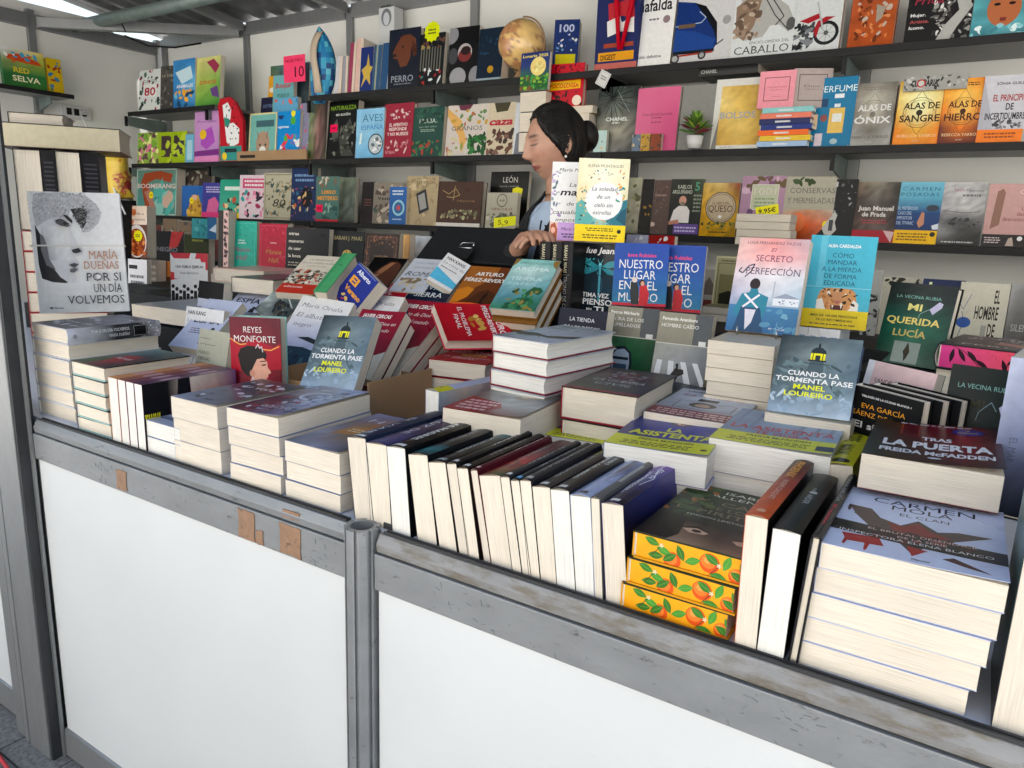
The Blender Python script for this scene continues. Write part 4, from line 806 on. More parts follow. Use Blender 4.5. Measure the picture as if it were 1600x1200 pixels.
A['mdspine'] = [('R', 0, 0, 1, 1, 'b8bcc8'), ('G', 0, 0, 1, 1, [['c0c4d0', 'b8bcc8'], ['a8acb8', '909498'], ['34343a', '2c2c30'], ['3c3c40', '34343a'], ['aaaab0', '9c9ca4']], .04), ('B', 0, .78, 1, 1, 90, .05, ['e0e0e4', '88888c', '50505a'], 3),
  ('R', .12, .68, .88, .84, '101012'), ('F', .18, .69, .82, .83, .03, '98989c'), TV('POR SI UN DÍA VOLVEMOS', .24, .64, .60, .20, 'd8dae0', 's'), TV('MARÍA DUEÑAS', .42, .64, .25, .20, 'd8dae0', 's'), ('E', .5, .07, .14, .14, '8c8c94')]
A['stk2'] = [('G', 0, 0, 1, 1, [['8c94b0', 'a8a8b8', '9aa4c8', '98a4cc'], ['7c6c74', 'b0acb4', '8c98b8', 'a4acc4'], ['2c3040', '5c4c58', 'b0b8c8', '8c94b4'], ['2a2c3c', '5c2c34', '6c7490', '8890ac'], ['1c2038', '78404c', '3c4468', '7c88b0']], .08), ('O', .52, .35, .22, .05, 'c8d0e4'), ('O', .52, .35, .13, .02, '4c5470'), ('B', .1, .1, .95, .9, 60, .05, ['a8b4d8', '38405c', '8c3040', 'c0c8dc', '1c2438'], 8), T('LOS DÍAS', .3, .85, .82, .07, 'd8dce8', 'i')]
A['stk1'] = [('G', 0, 0, 1, 1, [['5c5458', '3c3438'], ['54485c', '2c2c30'], ['787c90', '3c4048'], ['8c94b0', '545868']], .06), ('B', .1, .1, .9, .9, 30, .06, ['c8ccd8', '2c2c34', '5c4450'], 4), T('La voz', .2, .8, .35, .09, 'd8d8e0', 'i')]
A['stk3'] = [('G', 0, 0, 1, 1, [['8c90b0', '6c7494', '7c84a4'], ['5c5c6c', '94683c', 'a0724a'], ['8c94b0', '7c6450', '34343c'], ['4c5468', '8c94b4', '3c3c44']], .05), ('P', [(.25, .42), (.6, .36), (.95, .46), (.9, .62), (.5, .6), (.2, .66)], 'a8743c'), ('X', .3, .46, .85, .56, 2, 'e0c8a0'), T('H A', .2, .8, .25, .1, 'c8ccdc')]
A['queen'] = [('R', 0, 0, 1, 1, '24252c', '1c1c22'), ('B', .04, .05, .96, .45, 40, .03, ['c8c0b8', '8c8480', 'e0d8d0'], 6), ('P', [(.45, .42), (1, .5), (1, .72), (.75, .75), (.4, .6)], 'b0746c'), ('E', .8, .60, .16, .10, 'c8b434'), ('E', .8, .60, .10, .05, '3c3420'), T('FINA', .35, .9, .22, .1, 'd8d0c8', 's'), T('FEROZ', .15, .85, .86, .1, 'd8d0c8', 's'), ('F', .03, .03, .97, .97, .008, '5c5450')]
def pinkedge():
    P = [('G', 0, 0, 1, 1, [['d83c8c', 'e04c70', 'e05c50'], ['d03c84', 'd84c6c', 'd8584c']], .01)]
    R = random.Random(3)
    for u0, v0, a in ((.16, .1, 1.0), (.24, .15, .75), (.32, .5, .5), (.12, .1, 1.7), (.6, .55, -.6), (.56, .35, 1.2), (.9, .7, -1.1)):
        pts = []
        for k in range(7): t = k / 6; pts.append((t * .15, .022 * math.sin(math.pi * t)))
        for k in range(5, 0, -1): t = k / 6; pts.append((t * .15, -.022 * math.sin(math.pi * t)))
        P.append(('P', [(u0 + x * math.cos(a) - y * math.sin(a), v0 + (x * math.sin(a) + y * math.cos(a)) * 4.5) for x, y in pts], '2a1420'))
    for k in range(26): P.append(('E', .72 + .26 * R.random(), R.random(), .010, .014, '2a1420'))
    for k in range(16): P.append(('E', R.random() * .7, .1 + .8 * R.random(), .004, .004, '3a1828'))
    P += [('L', [(.1, -.0), (.22, .2), (.4, .9)], .006, '2a1420'), ('L', [(.58, .95), (.66, .1)], .006, '2a1420'), ('L', [(.84, 1), (.88, 0)], .006, '2a1420'), ('E', .70, .25, .045, .06, '2a1420'), ('E', .70, .75, .05, .06, '2a1420')]
    return P
P = {
'md': (-2.225, 1.025, 1.170, 55.5, 5.0, -1.1, 0.224, 0.336),
'reyes': (-1.501, 1.106, 1.049, 28.4, 0.8, -0.2, 0.124, 0.175),
'cuandoL': (-1.278, 1.117, 1.083, 14.0, 38.1, -2.0, 0.139, 0.194),
'veget': (-1.933, 1.246, 0.993, 9.8, 10.9, 1.5, 0.141, 0.210),
'vargas': (-1.676, 1.103, 0.969, -5.8, 12.5, -1.4, 0.140, 0.210),
'espia': (-2.340, 1.660, 1.078, 10.5, 52.9, 1.4, 0.150, 0.230),
'grey': (-2.113, 1.660, 1.146, 12.6, 40.6, 28.7, 0.140, 0.166),
'oruna1': (-1.627, 1.313, 1.073, 7.4, 38.6, 3.6, 0.185, 0.220),
'oruna2': (-1.600, 1.493, 1.081, 10.8, 46.9, 1.0, 0.174, 0.231),
'cercas1': (-1.362, 1.279, 1.078, 5.1, 44.0, -0.3, 0.142, 0.211),
'cercas2': (-1.412, 1.406, 1.067, -1.9, 52.8, 0.2, 0.172, 0.287),
'problema': (-1.242, 1.481, 1.262, 59.2, 56.1, 92.6, 0.140, 0.184),
'alberto': (-1.900, 1.807, 1.188, -6.8, 29.4, 25.4, 0.153, 0.165),
'peninsula': (-2.052, 1.700, 1.207, 14.5, 58.6, 0.6, 0.150, 0.230),
'portrait': (-1.852, 1.857, 1.218, 15.7, 58.8, 1.0, 0.133, 0.213),
'roma': (-1.676, 1.858, 1.232, 13.4, 61.8, 1.1, 0.129, 0.213),
'clase': (-1.494, 1.836, 1.284, 53.2, 43.8, 39.1, 0.087, 0.143),
'redel': (-1.615, 1.610, 1.156, 12.4, 59.8, 0.1, 0.125, 0.212),
'sierra': (-1.588, 1.768, 1.155, 12.0, 58.9, 0.5, 0.151, 0.230),
'arturo': (-1.234, 1.578, 1.213, 11.9, 56.7, 0.5, 0.151, 0.230),
'aroma': (-1.243, 1.821, 1.216, 6.4, 52.6, -0.1, 0.151, 0.230),
'blue': (-0.995, 1.874, 1.221, -7.9, 3.3, -0.6, 0.144, 0.196),
'nuestro1': (-0.836, 1.807, 1.260, 21.1, 8.7, -0.5, 0.142, 0.165),
'nuestro2': (-0.775, 1.885, 1.247, 9.2, 8.0, -0.5, 0.151, 0.176),
'magia': (-1.070, 1.863, 1.421, 26.2, 6.1, -0.0, 0.126, 0.219),
'soledad': (-0.958, 1.802, 1.424, 23.4, 7.4, 0.6, 0.136, 0.220),
'tienda': (-0.851, 1.509, 1.045, -10.0, 9.3, -1.1, 0.139, 0.230),
'ira': (-0.755, 1.589, 1.116, 5.5, 11.8, 0.3, 0.126, 0.166),
'hombre': (-0.612, 1.549, 1.120, 2.5, 15.4, -0.0, 0.122, 0.165),
'secreto': (-0.453, 1.555, 1.258, -0.1, 14.2, -0.0, 0.142, 0.199),
'como': (-0.332, 1.705, 1.265, 7.1, 7.9, 0.3, 0.131, 0.198),
'querida': (-0.189, 1.806, 1.193, -17.6, 12.4, 0.5, 0.137, 0.177),
'sandra': (-0.190, 1.468, 1.012, -23.0, 11.0, 2.6, 0.126, 0.230),
'eva': (-0.170, 1.362, 1.097, -27.1, -1.7, 1.8, 0.126, 0.116),
'vecina2': (-0.033, 1.377, 1.032, 0.0, 12.2, 1.2, 0.111, 0.231),
'cuandoR': (-0.295, 1.311, 1.155, 0.3, 30.4, -1.4, 0.135, 0.148),
'tras': (-0.111, 1.078, 1.171, 1.9, 89.7, -0.4, 0.166, 0.269),
'cm': (-0.116, 0.869, 1.108, 1.3, 88.7, -2.1, 0.183, 0.264),
'allende': (-0.361, 0.903, 1.055, -0.4, 90.3, 0.1, 0.147, 0.234),
'asisB': (-0.484, 1.050, 1.122, 7.0, 89.8, -0.1, 0.166, 0.231),
'asisV': (-0.340, 1.136, 1.137, 3.0, 90.6, 0.6, 0.183, 0.244),
'asisP': (-0.666, 1.165, 1.075, 8.2, 90.2, -0.1, 0.129, 0.201),
'monfort': (-0.493, 1.233, 1.136, 3.1, 90.6, 0.2, 0.164, 0.250),
'dark': (-0.645, 1.196, 1.167, 3.9, 89.7, -0.1, 0.151, 0.238),
's1': (-0.827, 1.227, 1.241, -6.1, 89.7, 0.0, 0.142, 0.269),
'hat': (-0.811, 1.046, 1.127, 5.6, 90.1, 0.0, 0.161, 0.258),
'reyesflat': (-1.796, 0.874, 1.124, -3.4, 88.5, 0.3, 0.199, 0.213),
'stack2': (-1.209, 0.864, 1.101, 6.3, 90.7, 0.2, 0.134, 0.243),
'stack1': (-1.370, 0.861, 1.081, 8.2, 90.0, -0.1, 0.144, 0.230),
'stack3': (-1.030, 0.871, 1.073, -0.6, 90.2, 0.0, 0.140, 0.290),
'mdtop': (-2.179, 0.971, 1.168, -1.5, 87.9, 0.9, 0.221, 0.288),
'cercasflat': (-1.158, 1.431, 1.124, 11.0, 90.6, -0.1, 0.162, 0.169),
'monoflat': (-0.856, 1.896, 1.047, -29.9, 90.0, 0.2, 0.112, 0.230),
'pink': (-0.060, 1.627, 1.266, -4.7, 88.8, 0.1, 0.145, 0.278),
'iraflat': (-0.925, 1.212, 1.050, 0.0, 90.0, 0.0, 0.150, 0.230),
'comida': (-3.371, 1.949, 1.252, 14.7, 4.8, -0.8, 0.121, 0.235),
'teal': (-2.656, 1.952, 1.227, 12.9, 5.6, -0.6, 0.153, 0.211),
'redmh': (-2.450, 1.953, 1.230, 7.7, 4.7, -0.3, 0.144, 0.203),
'otras': (-2.293, 1.949, 1.223, 9.4, 5.9, 0.1, 0.200, 0.200),
'maas': (-2.105, 2.000, 1.209, 5.9, 7.9, -0.1, 0.150, 0.210),
'ornate': (-1.936, 2.000, 1.205, 7.5, 7.9, -0.1, 0.150, 0.210),
'familia': (-2.491, 1.594, 1.121, 37.9, 6.9, -0.3, 0.131, 0.200),
'signed': (-2.151, 1.450, 1.052, -0.8, 7.9, 0.9, 0.130, 0.200),
'cristal': (-0.044, 2.308, 1.236, 3.4, 10.4, 0.3, 0.102, 0.121),
'green': (-1.841, 1.682, 1.213, 12.7, 56.5, 0.7, 0.051, 0.215),
'whiteR': (0.042, 1.200, 1.040, -0.0, 8.0, 0.0, 0.140, 0.225),
}
# ================================================================ books on the counter
ORD = ['topmost', 'second from the top', 'third from the top', 'fourth from the top', 'fifth from the top', 'sixth from the top', 'seventh from the top', 'eighth from the top', 'ninth from the top', 'tenth from the top', 'eleventh from the top', 'twelfth from the top', 'thirteenth from the top', 'fourteenth from the top', 'fifteenth from the top']
RS = random.Random(11)
def fitpose(k, **o):
    x, y, z, yaw, lean, roll, w, h = P[k]
    return pose(x, y, z, yaw, o.get('lean', lean), roll), w, h
def shown(k, label, t, art=None, **kw):
    MT, w, h = fitpose(k)
    return book(label, MT, w, h, t, art=A[art or k], **kw)
def flat(x, y, z, w, h, yaw=0): return pose(x, y, z, yaw, 90, 0)
def stack(where, x, y, z0, w, h, ts, art, front, yaw=0, jit=.004, hb=False, white=False, top=None, group=None, spine=None, skew=0.0, toplabel=None, **kw):
    """ts: thicknesses from the bottom up; the topmost book carries the art"""
    z = z0; out = []
    n = len(ts)
    for i, t in enumerate(ts):
        z += t + .0008; last = i == n - 1
        lab = (toplabel or f'topmost book of {where}') if last else f'{ORD[n - 1 - i]} book of {where}'
        jx, jy, ja = (0, 0, 0) if last else (RS.uniform(-jit, jit), RS.uniform(0, jit), RS.uniform(-1.2, 1.2))
        out.append(book(lab, flat(x + jx + skew * (n - 1 - i), y + jy, z, w, h, yaw + ja), w, h, t, front, spine, art=art if last else (), hb=hb, white=white, group=group, **({k: v for k, v in kw.items() if last or k not in ('curl', 'sart')})))
    return out, z
def lying(label, xr, yf, ztop, depth, length, t, **kw):   # lying flat with its spine to the front
    return book(label, Matrix(((0, 0, -1, xr), (1, 0, 0, yf), (0, -1, 0, ztop), (0, 0, 0, 1))), depth, length, t, **kw)
def auto(FL, FR, BK, Y):
    a, b = at_y(*FL, Y), at_y(*FR, Y); z = (a.z + b.z) / 2; c = at_z(*BK, z)
    return a.x, z, b.x - a.x, c.y - Y

# --- far left: the tall white display book on its stack
x, z, w, h = auto((45, 494), (103, 524), (272, 507), .886)
n = 6; tt = (z - ZC) / n - .0008
sk, zt = stack('the pale stack under the tall white portrait book', x, .886, ZC, w, .235, [tt] * n, A['stk1'], 'c4c6cc', hb=True, yaw=0, group='stack under the portrait book', toplabel='topmost book of the pale stack, its grey spine turned to the right')
# its spine is turned to the right: replace the top one by a book turned round
top = sk[-1]; 
for c_ in list(top.children): bpy.data.objects.remove(c_)
bpy.data.objects.remove(top)
MT = Matrix.Translation((x + w, .886, zt)) @ Matrix.Rotation(math.pi, 4, 'Z') @ Matrix.Rotation(math.radians(-90), 4, 'X')
MT = Matrix.Translation((x + w + .002, .886 + .235, zt)) @ Matrix.Rotation(math.pi, 4, 'Z') @ Matrix.Rotation(math.radians(-90), 4, 'X')
book('topmost book of the pale stack, grey photo spine turned to the right', MT, w, .235, tt, 'b4b8c4', art=A['stk1'], sart=A['mdspine'], hb=True, bulge=.006, group='stack under the portrait book')
x0, y0, z0, yaw, lean, roll, w0, h0 = P['md']
s_ = (zt - CAMZ) / (z0 - CAMZ)          # slide the fitted pose along its sight line until it stands on the stack
b_ = book('tall white hardback with a woman in a fur hat in black and white', pose(x0 * s_, y0 * s_, zt + .001, yaw, lean, roll), w0 * s_, h0 * s_, .035, 'f2f2f8', 'c8c8cc', art=A['md'], sart=[('B', 0, 0, 1, .5, 60, .1, ['333', '888', 'ddd'], 3), ('B', 0, .5, 1, 1, 20, .1, ['eee', 'aaa'], 3)], hb=True, bulge=.004, white=True)
w_, h_ = w0 * s_, h0 * s_
me = MB().box(-.006, -.0022, h_ * .555, w_ + .001, -.0006, h_ * .568).box(w_ + .001, -.0022, h_ * .555, w_ + .0025, .037, h_ * .568).box(-.0075, -.0022, h_ * .555, -.006, .037, h_ * .568).mesh('elastic_band'); link('elastic_band', me, M['elastic'], b_)

# stack of hardbacks with dark boards and the teal covers
x, z, w, h = auto((110, 553), (163, 585), (313, 555), .868)
stack('the short stack of hardbacks beside the pale stack', x, .868, ZC, w, h * .92, [(z - ZC) / 5 - .0008] * 5, A['reyesflat'], '1c2426', hb=True, back='8cb8b4', white=False, group='hardbacks with dark rounded spines')

# row of upright paperbacks with purple spines
def spineup(label, xr, yf, w, h, t, tilt=0, z=ZC, yaw=0, **kw):
    B = Matrix(((0, -1, 0, 0), (0, 0, 1, 0), (-1, 0, 0, 0), (0, 0, 0, 1)))
    MT = Matrix.Translation((xr, yf, z)) @ Matrix.Rotation(math.radians(yaw), 4, 'Z') @ Matrix.Rotation(math.radians(tilt), 4, 'Y') @ B @ Matrix.Translation((-w, 0, 0))
    return book(label, MT, w, h, t, **kw)
A['nido'] = [('G', 0, 0, 1, 1, [['7c4c7c', '54284c', '4c2044'], ['b8a8a0', 'c47c6c', '642c50'], ['c8bcb0', 'b89488', '5c2848'], ['141418', '101014', '101014'], ['101014', '101014', '101014']], .02),
  TV('El cielo de', .14, .42, .62, .16, 'f0e8ea', 'i'), TV('nieve', .30, .50, .35, .2, 'f0e8ea', 'i'), ('P', [(.0, .52), (.45, .50), (.5, .62), (.3, .66), (0, .64)], '16161c'), TV('Inma', .84, .99, .45, .12, 'e0d82c', 'b')]
edges = [168, 183, 196, 209, 222]
for i in range(4):
    xa, xb = at_y(edges[i], 592 + (edges[i] - 165) * .27, .868).x, at_y(edges[i + 1], 592 + (edges[i + 1] - 165) * .27, .868).x
    last = i == 3
    spineup(['first of the four upright books left of the purple cover, orange spine', 'second upright book left of the purple cover, brown spine', 'third upright book, squeezed against the purple one', 'upright book with purple cover and black foot facing right'][i], xb - .001, .868, .150, .235, xb - xa - .002,
            front='5c2848' if last else 'b47454' if i == 0 else '6c2c3c', spine=['c4804c', '8c4838', '6c2c4c', '4c2450'][i], art=A['nido'] if last else (), sart=[('X', .2, .1, .8, .9, 2, 'c8a0b0')], white=True, group='upright books with warm spines')
# the stacks of cream paperbacks in front
x, z, w, h = auto((268, 636), (348, 652), (480, 606), .87)
stack('the low cream stack left of the glossy one', at_y(268, 636, .87).x, .87, ZC, .150, .23, [.047, .047, .045], A['stk1'], 'a0a0a8', group='low cream stack', curl=.004)
for i_ in range(2): book(['lower', 'upper'][i_] + ' book lying below the purple cover, pale and thin', flat(-1.497, .872, ZC + .036 * (i_ + 1) + .001 * i_, .14, .2), .135, .21, .035, 'a8b0c8', art=[('X', .1, .1, .9, .9, 6, '5c6c8c')] if i_ else (), white=True, group='pair below the purple cover')
x, z, w, h = auto((346, 638), (426, 641), (560, 612), .87)
stack('the tall glossy stack of thick paperbacks', -1.196, .866, ZC, .142, .25, [.0365] * 4, A['stk2'], '8c94b0', yaw=2, group='tall glossy stack', curl=.006, jit=.003)
stack('the stack with an orange band beside the dark spines', -1.040, .872, ZC, .140, .25, [.034, .035, .040], A['stk3'], '7c84a4', group='stack with the orange band', curl=.004, jit=.004)
book('flat book with pale grey cover half under the brown box', flat(-1.16, 1.15, 1.0, .15, .15, 8), .15, .15, .045, 'a0a8c0', art=A['stk1'])
book('flat grey-blue book behind the orange-banded one', flat(-1.0, 1.17, 1.005, .15, .20, 5), .15, .20, .05, '98a0b4', art=A['stk3'], curl=.004)

# the long row with the spines up
tp = [536, 566, 600, 630, 662, 691, 708, 727, 739, 775, 791, 806, 825, 855, 886, 919, 934, 970]
bt = [547, 581, 609, 641, 681, 714, 734, 750, 766, 801, 816, 830, 844, 873, 900, 930, 942, 980]
rowd = [('dark blue spine, first from the left', '1c2840', [TV('EL VIAJE', .3, .9, .35, .3, 'c8ccd8'), ('R', .2, .94, .8, .98, 'd8d8d8')]),
 ('spine of blurred blue and brown', '24244c', [('G', 0, 0, 1, 1, [['3c3c5c', '2c2c50'], ['544048', '3c3044'], ['6c6884', '34346c']], .08), TV('LUZ DE', .2, .7, .35, .3, 'c8c8dc')]),
 ('broad black spine with white and red title', '101012', [TV('LAS MADRES', .18, .80, .30, .34, 'e0e0e0', 'b'), TV('MOLA', .02, .16, .30, .34, 'c83c34', 'b'), ('R', .2, .93, .8, .975, 'd8d8d8')]),
 ('black spine with a teal splash near its foot', '14161a', [TV('HUELLAS EN LA', .1, .62, .32, .3, '9c9ca4'), ('G', 0, .74, 1, 1, [['14161a', '16444c'], ['2c8c94', '1c5c64'], ['1c3c44', '14161a']], .1)]),
 ('black spine turning teal at the far end', '0f1416', [('G', 0, 0, 1, .36, [['3c8c90', '347c80'], ['2c6c70', '245c60'], ['102024', '0f1416']], .04), TV('AGUAS NEGRAS', .30, .75, .32, .3, 'c8d0d0'), ('R', .2, .93, .8, .97, '9ca8a8')]),
 ('thin black spine with small white words', '141416', [TV('CAZADORA', .05, .5, .3, .4, 'c8c8c8'), ('R', .2, .93, .8, .97, 'd0d0d0')]),
 ('thin dark brown spine', '1c1614', [TV('PAN Y SAL', .2, .7, .3, .4, 'a8a098'), ('R', .2, .93, .8, .97, 'd0d0d0')]),
 ('thin dark wine-red spine', '4c1420', [TV('MORIR', .1, .5, .3, .4, 'd8c0c0'), ('R', .2, .93, .8, .97, 'd0b0b0')]),
 ('red spine with a dark poppy and green foot', '4c161c', [('G', 0, 0, 1, 1, [['3c3034', '4c2c30'], ['5c2428', '54202c'], ['8c1820', 'a01c24'], ['7c2018', '14582c']], .05), ('B', .1, .62, .9, .8, 8, .3, ['c0242c', '6c1820'], 3), TV('DOMINGO', .2, .6, .35, .22, 'b8a8a8')]),
 ('dark grey glossy spine', '24262a', [TV('EL OTRO', .2, .7, .3, .4, 'a0a4a8'), ('R', .2, .93, .8, .97, 'd0d0d0')]),
 ('dark spine with blue mark', '202226', [TV('NOCHE', .2, .7, .3, .4, 'a0a4a8'), ('R', .2, .93, .8, .97, '6cb0e0')]),
 ('charcoal spine with faint letters', '26262a', [TV('SOMBRAS', .2, .8, .3, .4, '84888c'), ('R', .2, .93, .8, .97, 'b0b0b0')]),
 ('black spine with yellow author name', '18181c', [TV('MARTA', .04, .22, .3, .26, 'c8c83c'), TV('EL SILENCIO', .26, .8, .3, .26, 'b0b4b8'), ('R', .3, .93, .7, .97, 'd0d0d0')]),
 ('black spine lettered PABLO RIVERO with red far end', '141518', [('R', 0, 0, 1, .05, '8c1c24'), TV('PABLO RIVERO', .08, .42, .62, .20, 'd8d8d8'), TV('LA LABOR DEL MIEDO', .08, .78, .25, .22, 'd8d8d8', 'b'), ('R', .3, .93, .7, .97, 'd0d0d0')]),
 ('pale blue spine', '98a4c4', [TV('La voz de', .1, .6, .3, .25, '5c6484', 'i'), ('G', .5, .1, 1, .7, [['3c4c6c', '7c8cac'], ['6c5c5c', '54648c'], ['98a4c4', '98a4c4']], .1), ('R', .3, .93, .7, .97, '2c2c34')]),
 ('thin grey spine', '5c5c5c', [('X', .2, .1, .8, .9, 1, 'aaa')]),
 ('thick blue and violet spine with white script, last of the row', '2c2c6c', [('G', 0, 0, 1, 1, [['8c4ca0', '7c4898'], ['6c4494', '4c3c88'], ['2c3474', '24306c'], ['1c2050', '141838'], ['10121c', '0c0e14']], .03), TV('Alas de', .22, .46, .55, .26, 'e0e4f4', 'i'), TV('una mariposa', .30, .74, .22, .30, 'e8ecf8', 'i'), ('L', [(.3, .02), (.1, .25), (.4, .45), (.15, .6), (.3, .8)], .05, 'd8dcf0'), ('L', [(.6, .02), (.5, .25), (.8, .45), (.6, .62)], .04, 'd8dcf0'), ('R', .3, .93, .7, .97, 'e0e0e0')])]
for i, (lab, col, sa) in enumerate(rowd):
    a, b = at_y(tp[i], 690 + (tp[i] - 536) * .219, .868).x, at_y(tp[i + 1], 690 + (tp[i + 1] - 536) * .219, .868).x
    c, d = at_y(bt[i], 808 + (bt[i] - 547) * .328, .868).x, at_y(bt[i + 1], 808 + (bt[i + 1] - 547) * .328, .868).x
    w = .150 + RS.uniform(-.003, .002); tilt = math.degrees(math.atan2(b - d, w)) * .85
    last = i == 16
    spineup(f'{lab}, spine-up paperback in the long front row' if 'last' not in lab else 'thick book with blue and violet spine and white script closing the long row', d - .0006, .868 + RS.uniform(0, .006), w, .228 + RS.uniform(-.006, .006), (b - a) * math.cos(math.radians(tilt)) - .0008, tilt=tilt, front='0f1016' if last else col, spine=col, sart=sa,
            art=[TV('La novela que ha robado', .45, .97, .93, .035, 'd0d4dc', 'b', 90), TV('a más de 1.000.000 de lectores', .45, .97, .86, .035, 'd0d4dc', 'b', 90), ('G', 0, 0, .8, 1, [['4c3c88', '2c3474', '14161c'], ['2c3474', '1c2050', '0f1016'], ['141838', '0f1016', '0f1016']], .02)] if last else (), bulge=.0035, white=i in (2, 13, 14), group='paperbacks standing spine up in the front row')

# the orange-edged books
x, z, w, h = auto((990, 832), (1166, 870), (1085, 757), .868)
tt = (z - ZC) / 3 - .0008
for i in range(3):
    zz = ZC + (i + 1) * (tt + .0008)
    book(['lowest', 'middle', 'top'][i] + ' of the three books whose edges are printed with oranges', flat(x - .006 * (2 - i), .868, zz, w, .235, [0.6, -.6, 0][i]), w, .235, tt, '202c1a', 'c88c18', art=A['allende'] if i == 2 else (), hb=True, tail=oranges(), m='ink', group='books with orange-printed edges')

# upright books right of them
def up2(label, tl, tr, bl, br, w, h, **kw):
    a, b = at_y(*tl, .866), at_y(*tr, .866); c, d = at_y(*bl, .866), at_y(*br, .866)
    ww = b.z - ZC; tilt = math.degrees(math.atan2(b.x - d.x, ww))
    return spineup(label, d.x, .866, ww, h, (b.x - a.x) * math.cos(math.radians(tilt)) - .001, tilt=tilt, **kw)
up2('book with orange and red spine standing beside the oranges', (1163, 806), (1201, 812), (1148, 1015), (1180, 1030), .16, .27, front='14110f', spine='b84c1c', white=False, bulge=.003,
    sart=[('G', 0, 0, 1, 1, [['28100c', '341410'], ['5c1c10', '6c2014'], ['a03018', '94301c'], ['b8481c', 'b04418'], ['c0501c', 'b84c1c']], .04), TV('PHOENIX', .05, .36, .25, .42, 'd08c2c', 'h'), TV('NOEMÍ CASQUET', .42, .75, .35, .26, 'd0b0a0'), ('E', .5, .93, .2, .2, 'd0a080')])
up2('black book with white pages standing in the front row', (1206, 822), (1252, 836), (1183, 1032), (1222, 1049), .16, .25, front='0c0d0f', spine='101214', white=True, bulge=.002,
    sart=[('R', 0, 0, 1, .14, '3c3e34', '1c1e1c'), TV('ARDER', .42, .58, .35, .24, 'a8acb0'), ('E', .5, .38, .16, .16, 'b0b4b8'), TV('noir', .30, .38, .4, .2, 'a8a8a8')])
up2('slim black hardback between the black book and the big stack', (1266, 836), (1284, 843), (1228, 1050), (1244, 1054), .16, .27, front='16161a', spine='18181c', hb=True, bulge=.004,
    sart=[TV('MARÍA ORUÑA', .06, .5, .3, .4, 'a8a8a8'), TV('El camino', .55, .85, .3, .4, 'c02c3c', 'b')])

# right-hand stack with the red and black cross
MT, w, h = fitpose('cm'); x, y, z = P['cm'][:3]; x -= .002
h = .235; z = P['cm'][2] + .004
stack('the tall stack at the right front corner', x, y + .002, ZC, w, h, [(z - ZC) / 5 - .0008] * 5, A['cm'], 'b8c0dc', yaw=1, jit=.003, skew=-.0045, group='tall right-hand stack', curl=.004, toplabel='paperback with a brown cross and black band on top of the right front stack')
x, y, z, yaw, _, _, w, h = P['tras']
book('paperback with red doors on a curling dark cover, behind the tall stack', flat(x, y, z, w, .235, yaw), w, .235, .05, '1c1416', art=A['tras'], back='7c1424', curl=.010, m='ink', cuts=12)
stack('the hidden stack under the curling dark cover', x, y + .055, ZC, w, .2, [.05, .05, .06], (), 'b8b0b0', group='stack behind the right front stack')
# yellow spine-up book and things right of it
a = at_z(1307, 723, 1.13); b = at_z(1350, 735, 1.13)
spineup('bright yellow-green book standing spine up beside the curling cover', b.x, a.y, .16, .235, (b - a).length, z=.97, tilt=-6, front='b8b41c', spine='c4c420', back='b8b41c', bulge=.004,
    sart=[TV('BARCODE', .06, .40, .2, .55, '3c3c1c', 'h'), TV('MANUAL', .5, .8, .2, .5, '4c4c24', 'h'), ('E', .5, .93, .35, .3, '2c2c1c')])
# books at the right edge, fore-edge to the customer
a = at_y(1548, 1140, .866); b = at_y(1597, 1150, .866)
def upright_fore(label, xl, y, z, w, h, t, **kw):   # standing, fore-edge towards the customer, cover to the left
    MT = Matrix.Translation((xl, y + w, z)) @ Matrix.Rotation(math.radians(-90), 4, 'Z')
    return book(label, MT, w, h, t, **kw)
upright_fore('tall book at the right edge, pages to the front and pale cover to the left', a.x, .872, ZC, .15, .235, .040, front='24343a', back='3c1018', art=[('G', 0, 0, 1, 1, [['7c9498', '4c6868'], ['3c5054', '24383a'], ['142420', '2c1014']], .1)], group='upright books at the right edge')
upright_fore('second tall book at the right edge with wine-red boards', a.x + .044, .872, ZC, .15, .235, .035, front='4c1420', back='4c1420', group='upright books at the right edge')
upright_fore('upright book behind the edge books with a violet cover', .105, 1.06, 1.0, .15, .215, .05, front='7c6c8c', art=[('G', 0, 0, 1, 1, [['c8c0c8', 'a890a0'], ['6c4c5c', '3c2c34'], ['8c1c28', 'b0a8a8']], .1)], white=True, group='upright books at the right edge')
a = at_y(1572, 604, 1.22)
book('white book standing with grey-blue spine to the front at the right edge', Matrix.Translation((a.x + .0, 1.22, 1.08)) @ Matrix.Rotation(math.radians(82), 4, 'Z') @ Matrix.Translation((0, -.05, 0)), .14, .225, .05, '7c84a0', '6c7490', sart=[('G', 0, 0, 1, 1, [['a8aec4', '949cb8'], ['8890ac', '6c789c'], ['4c5464', '24283c']], .03), TV('EL MAR', .5, .66, .3, .2, '5c6478')], art=[('R', 0, 0, 1, 1, '9ca0b4', '60687c')])

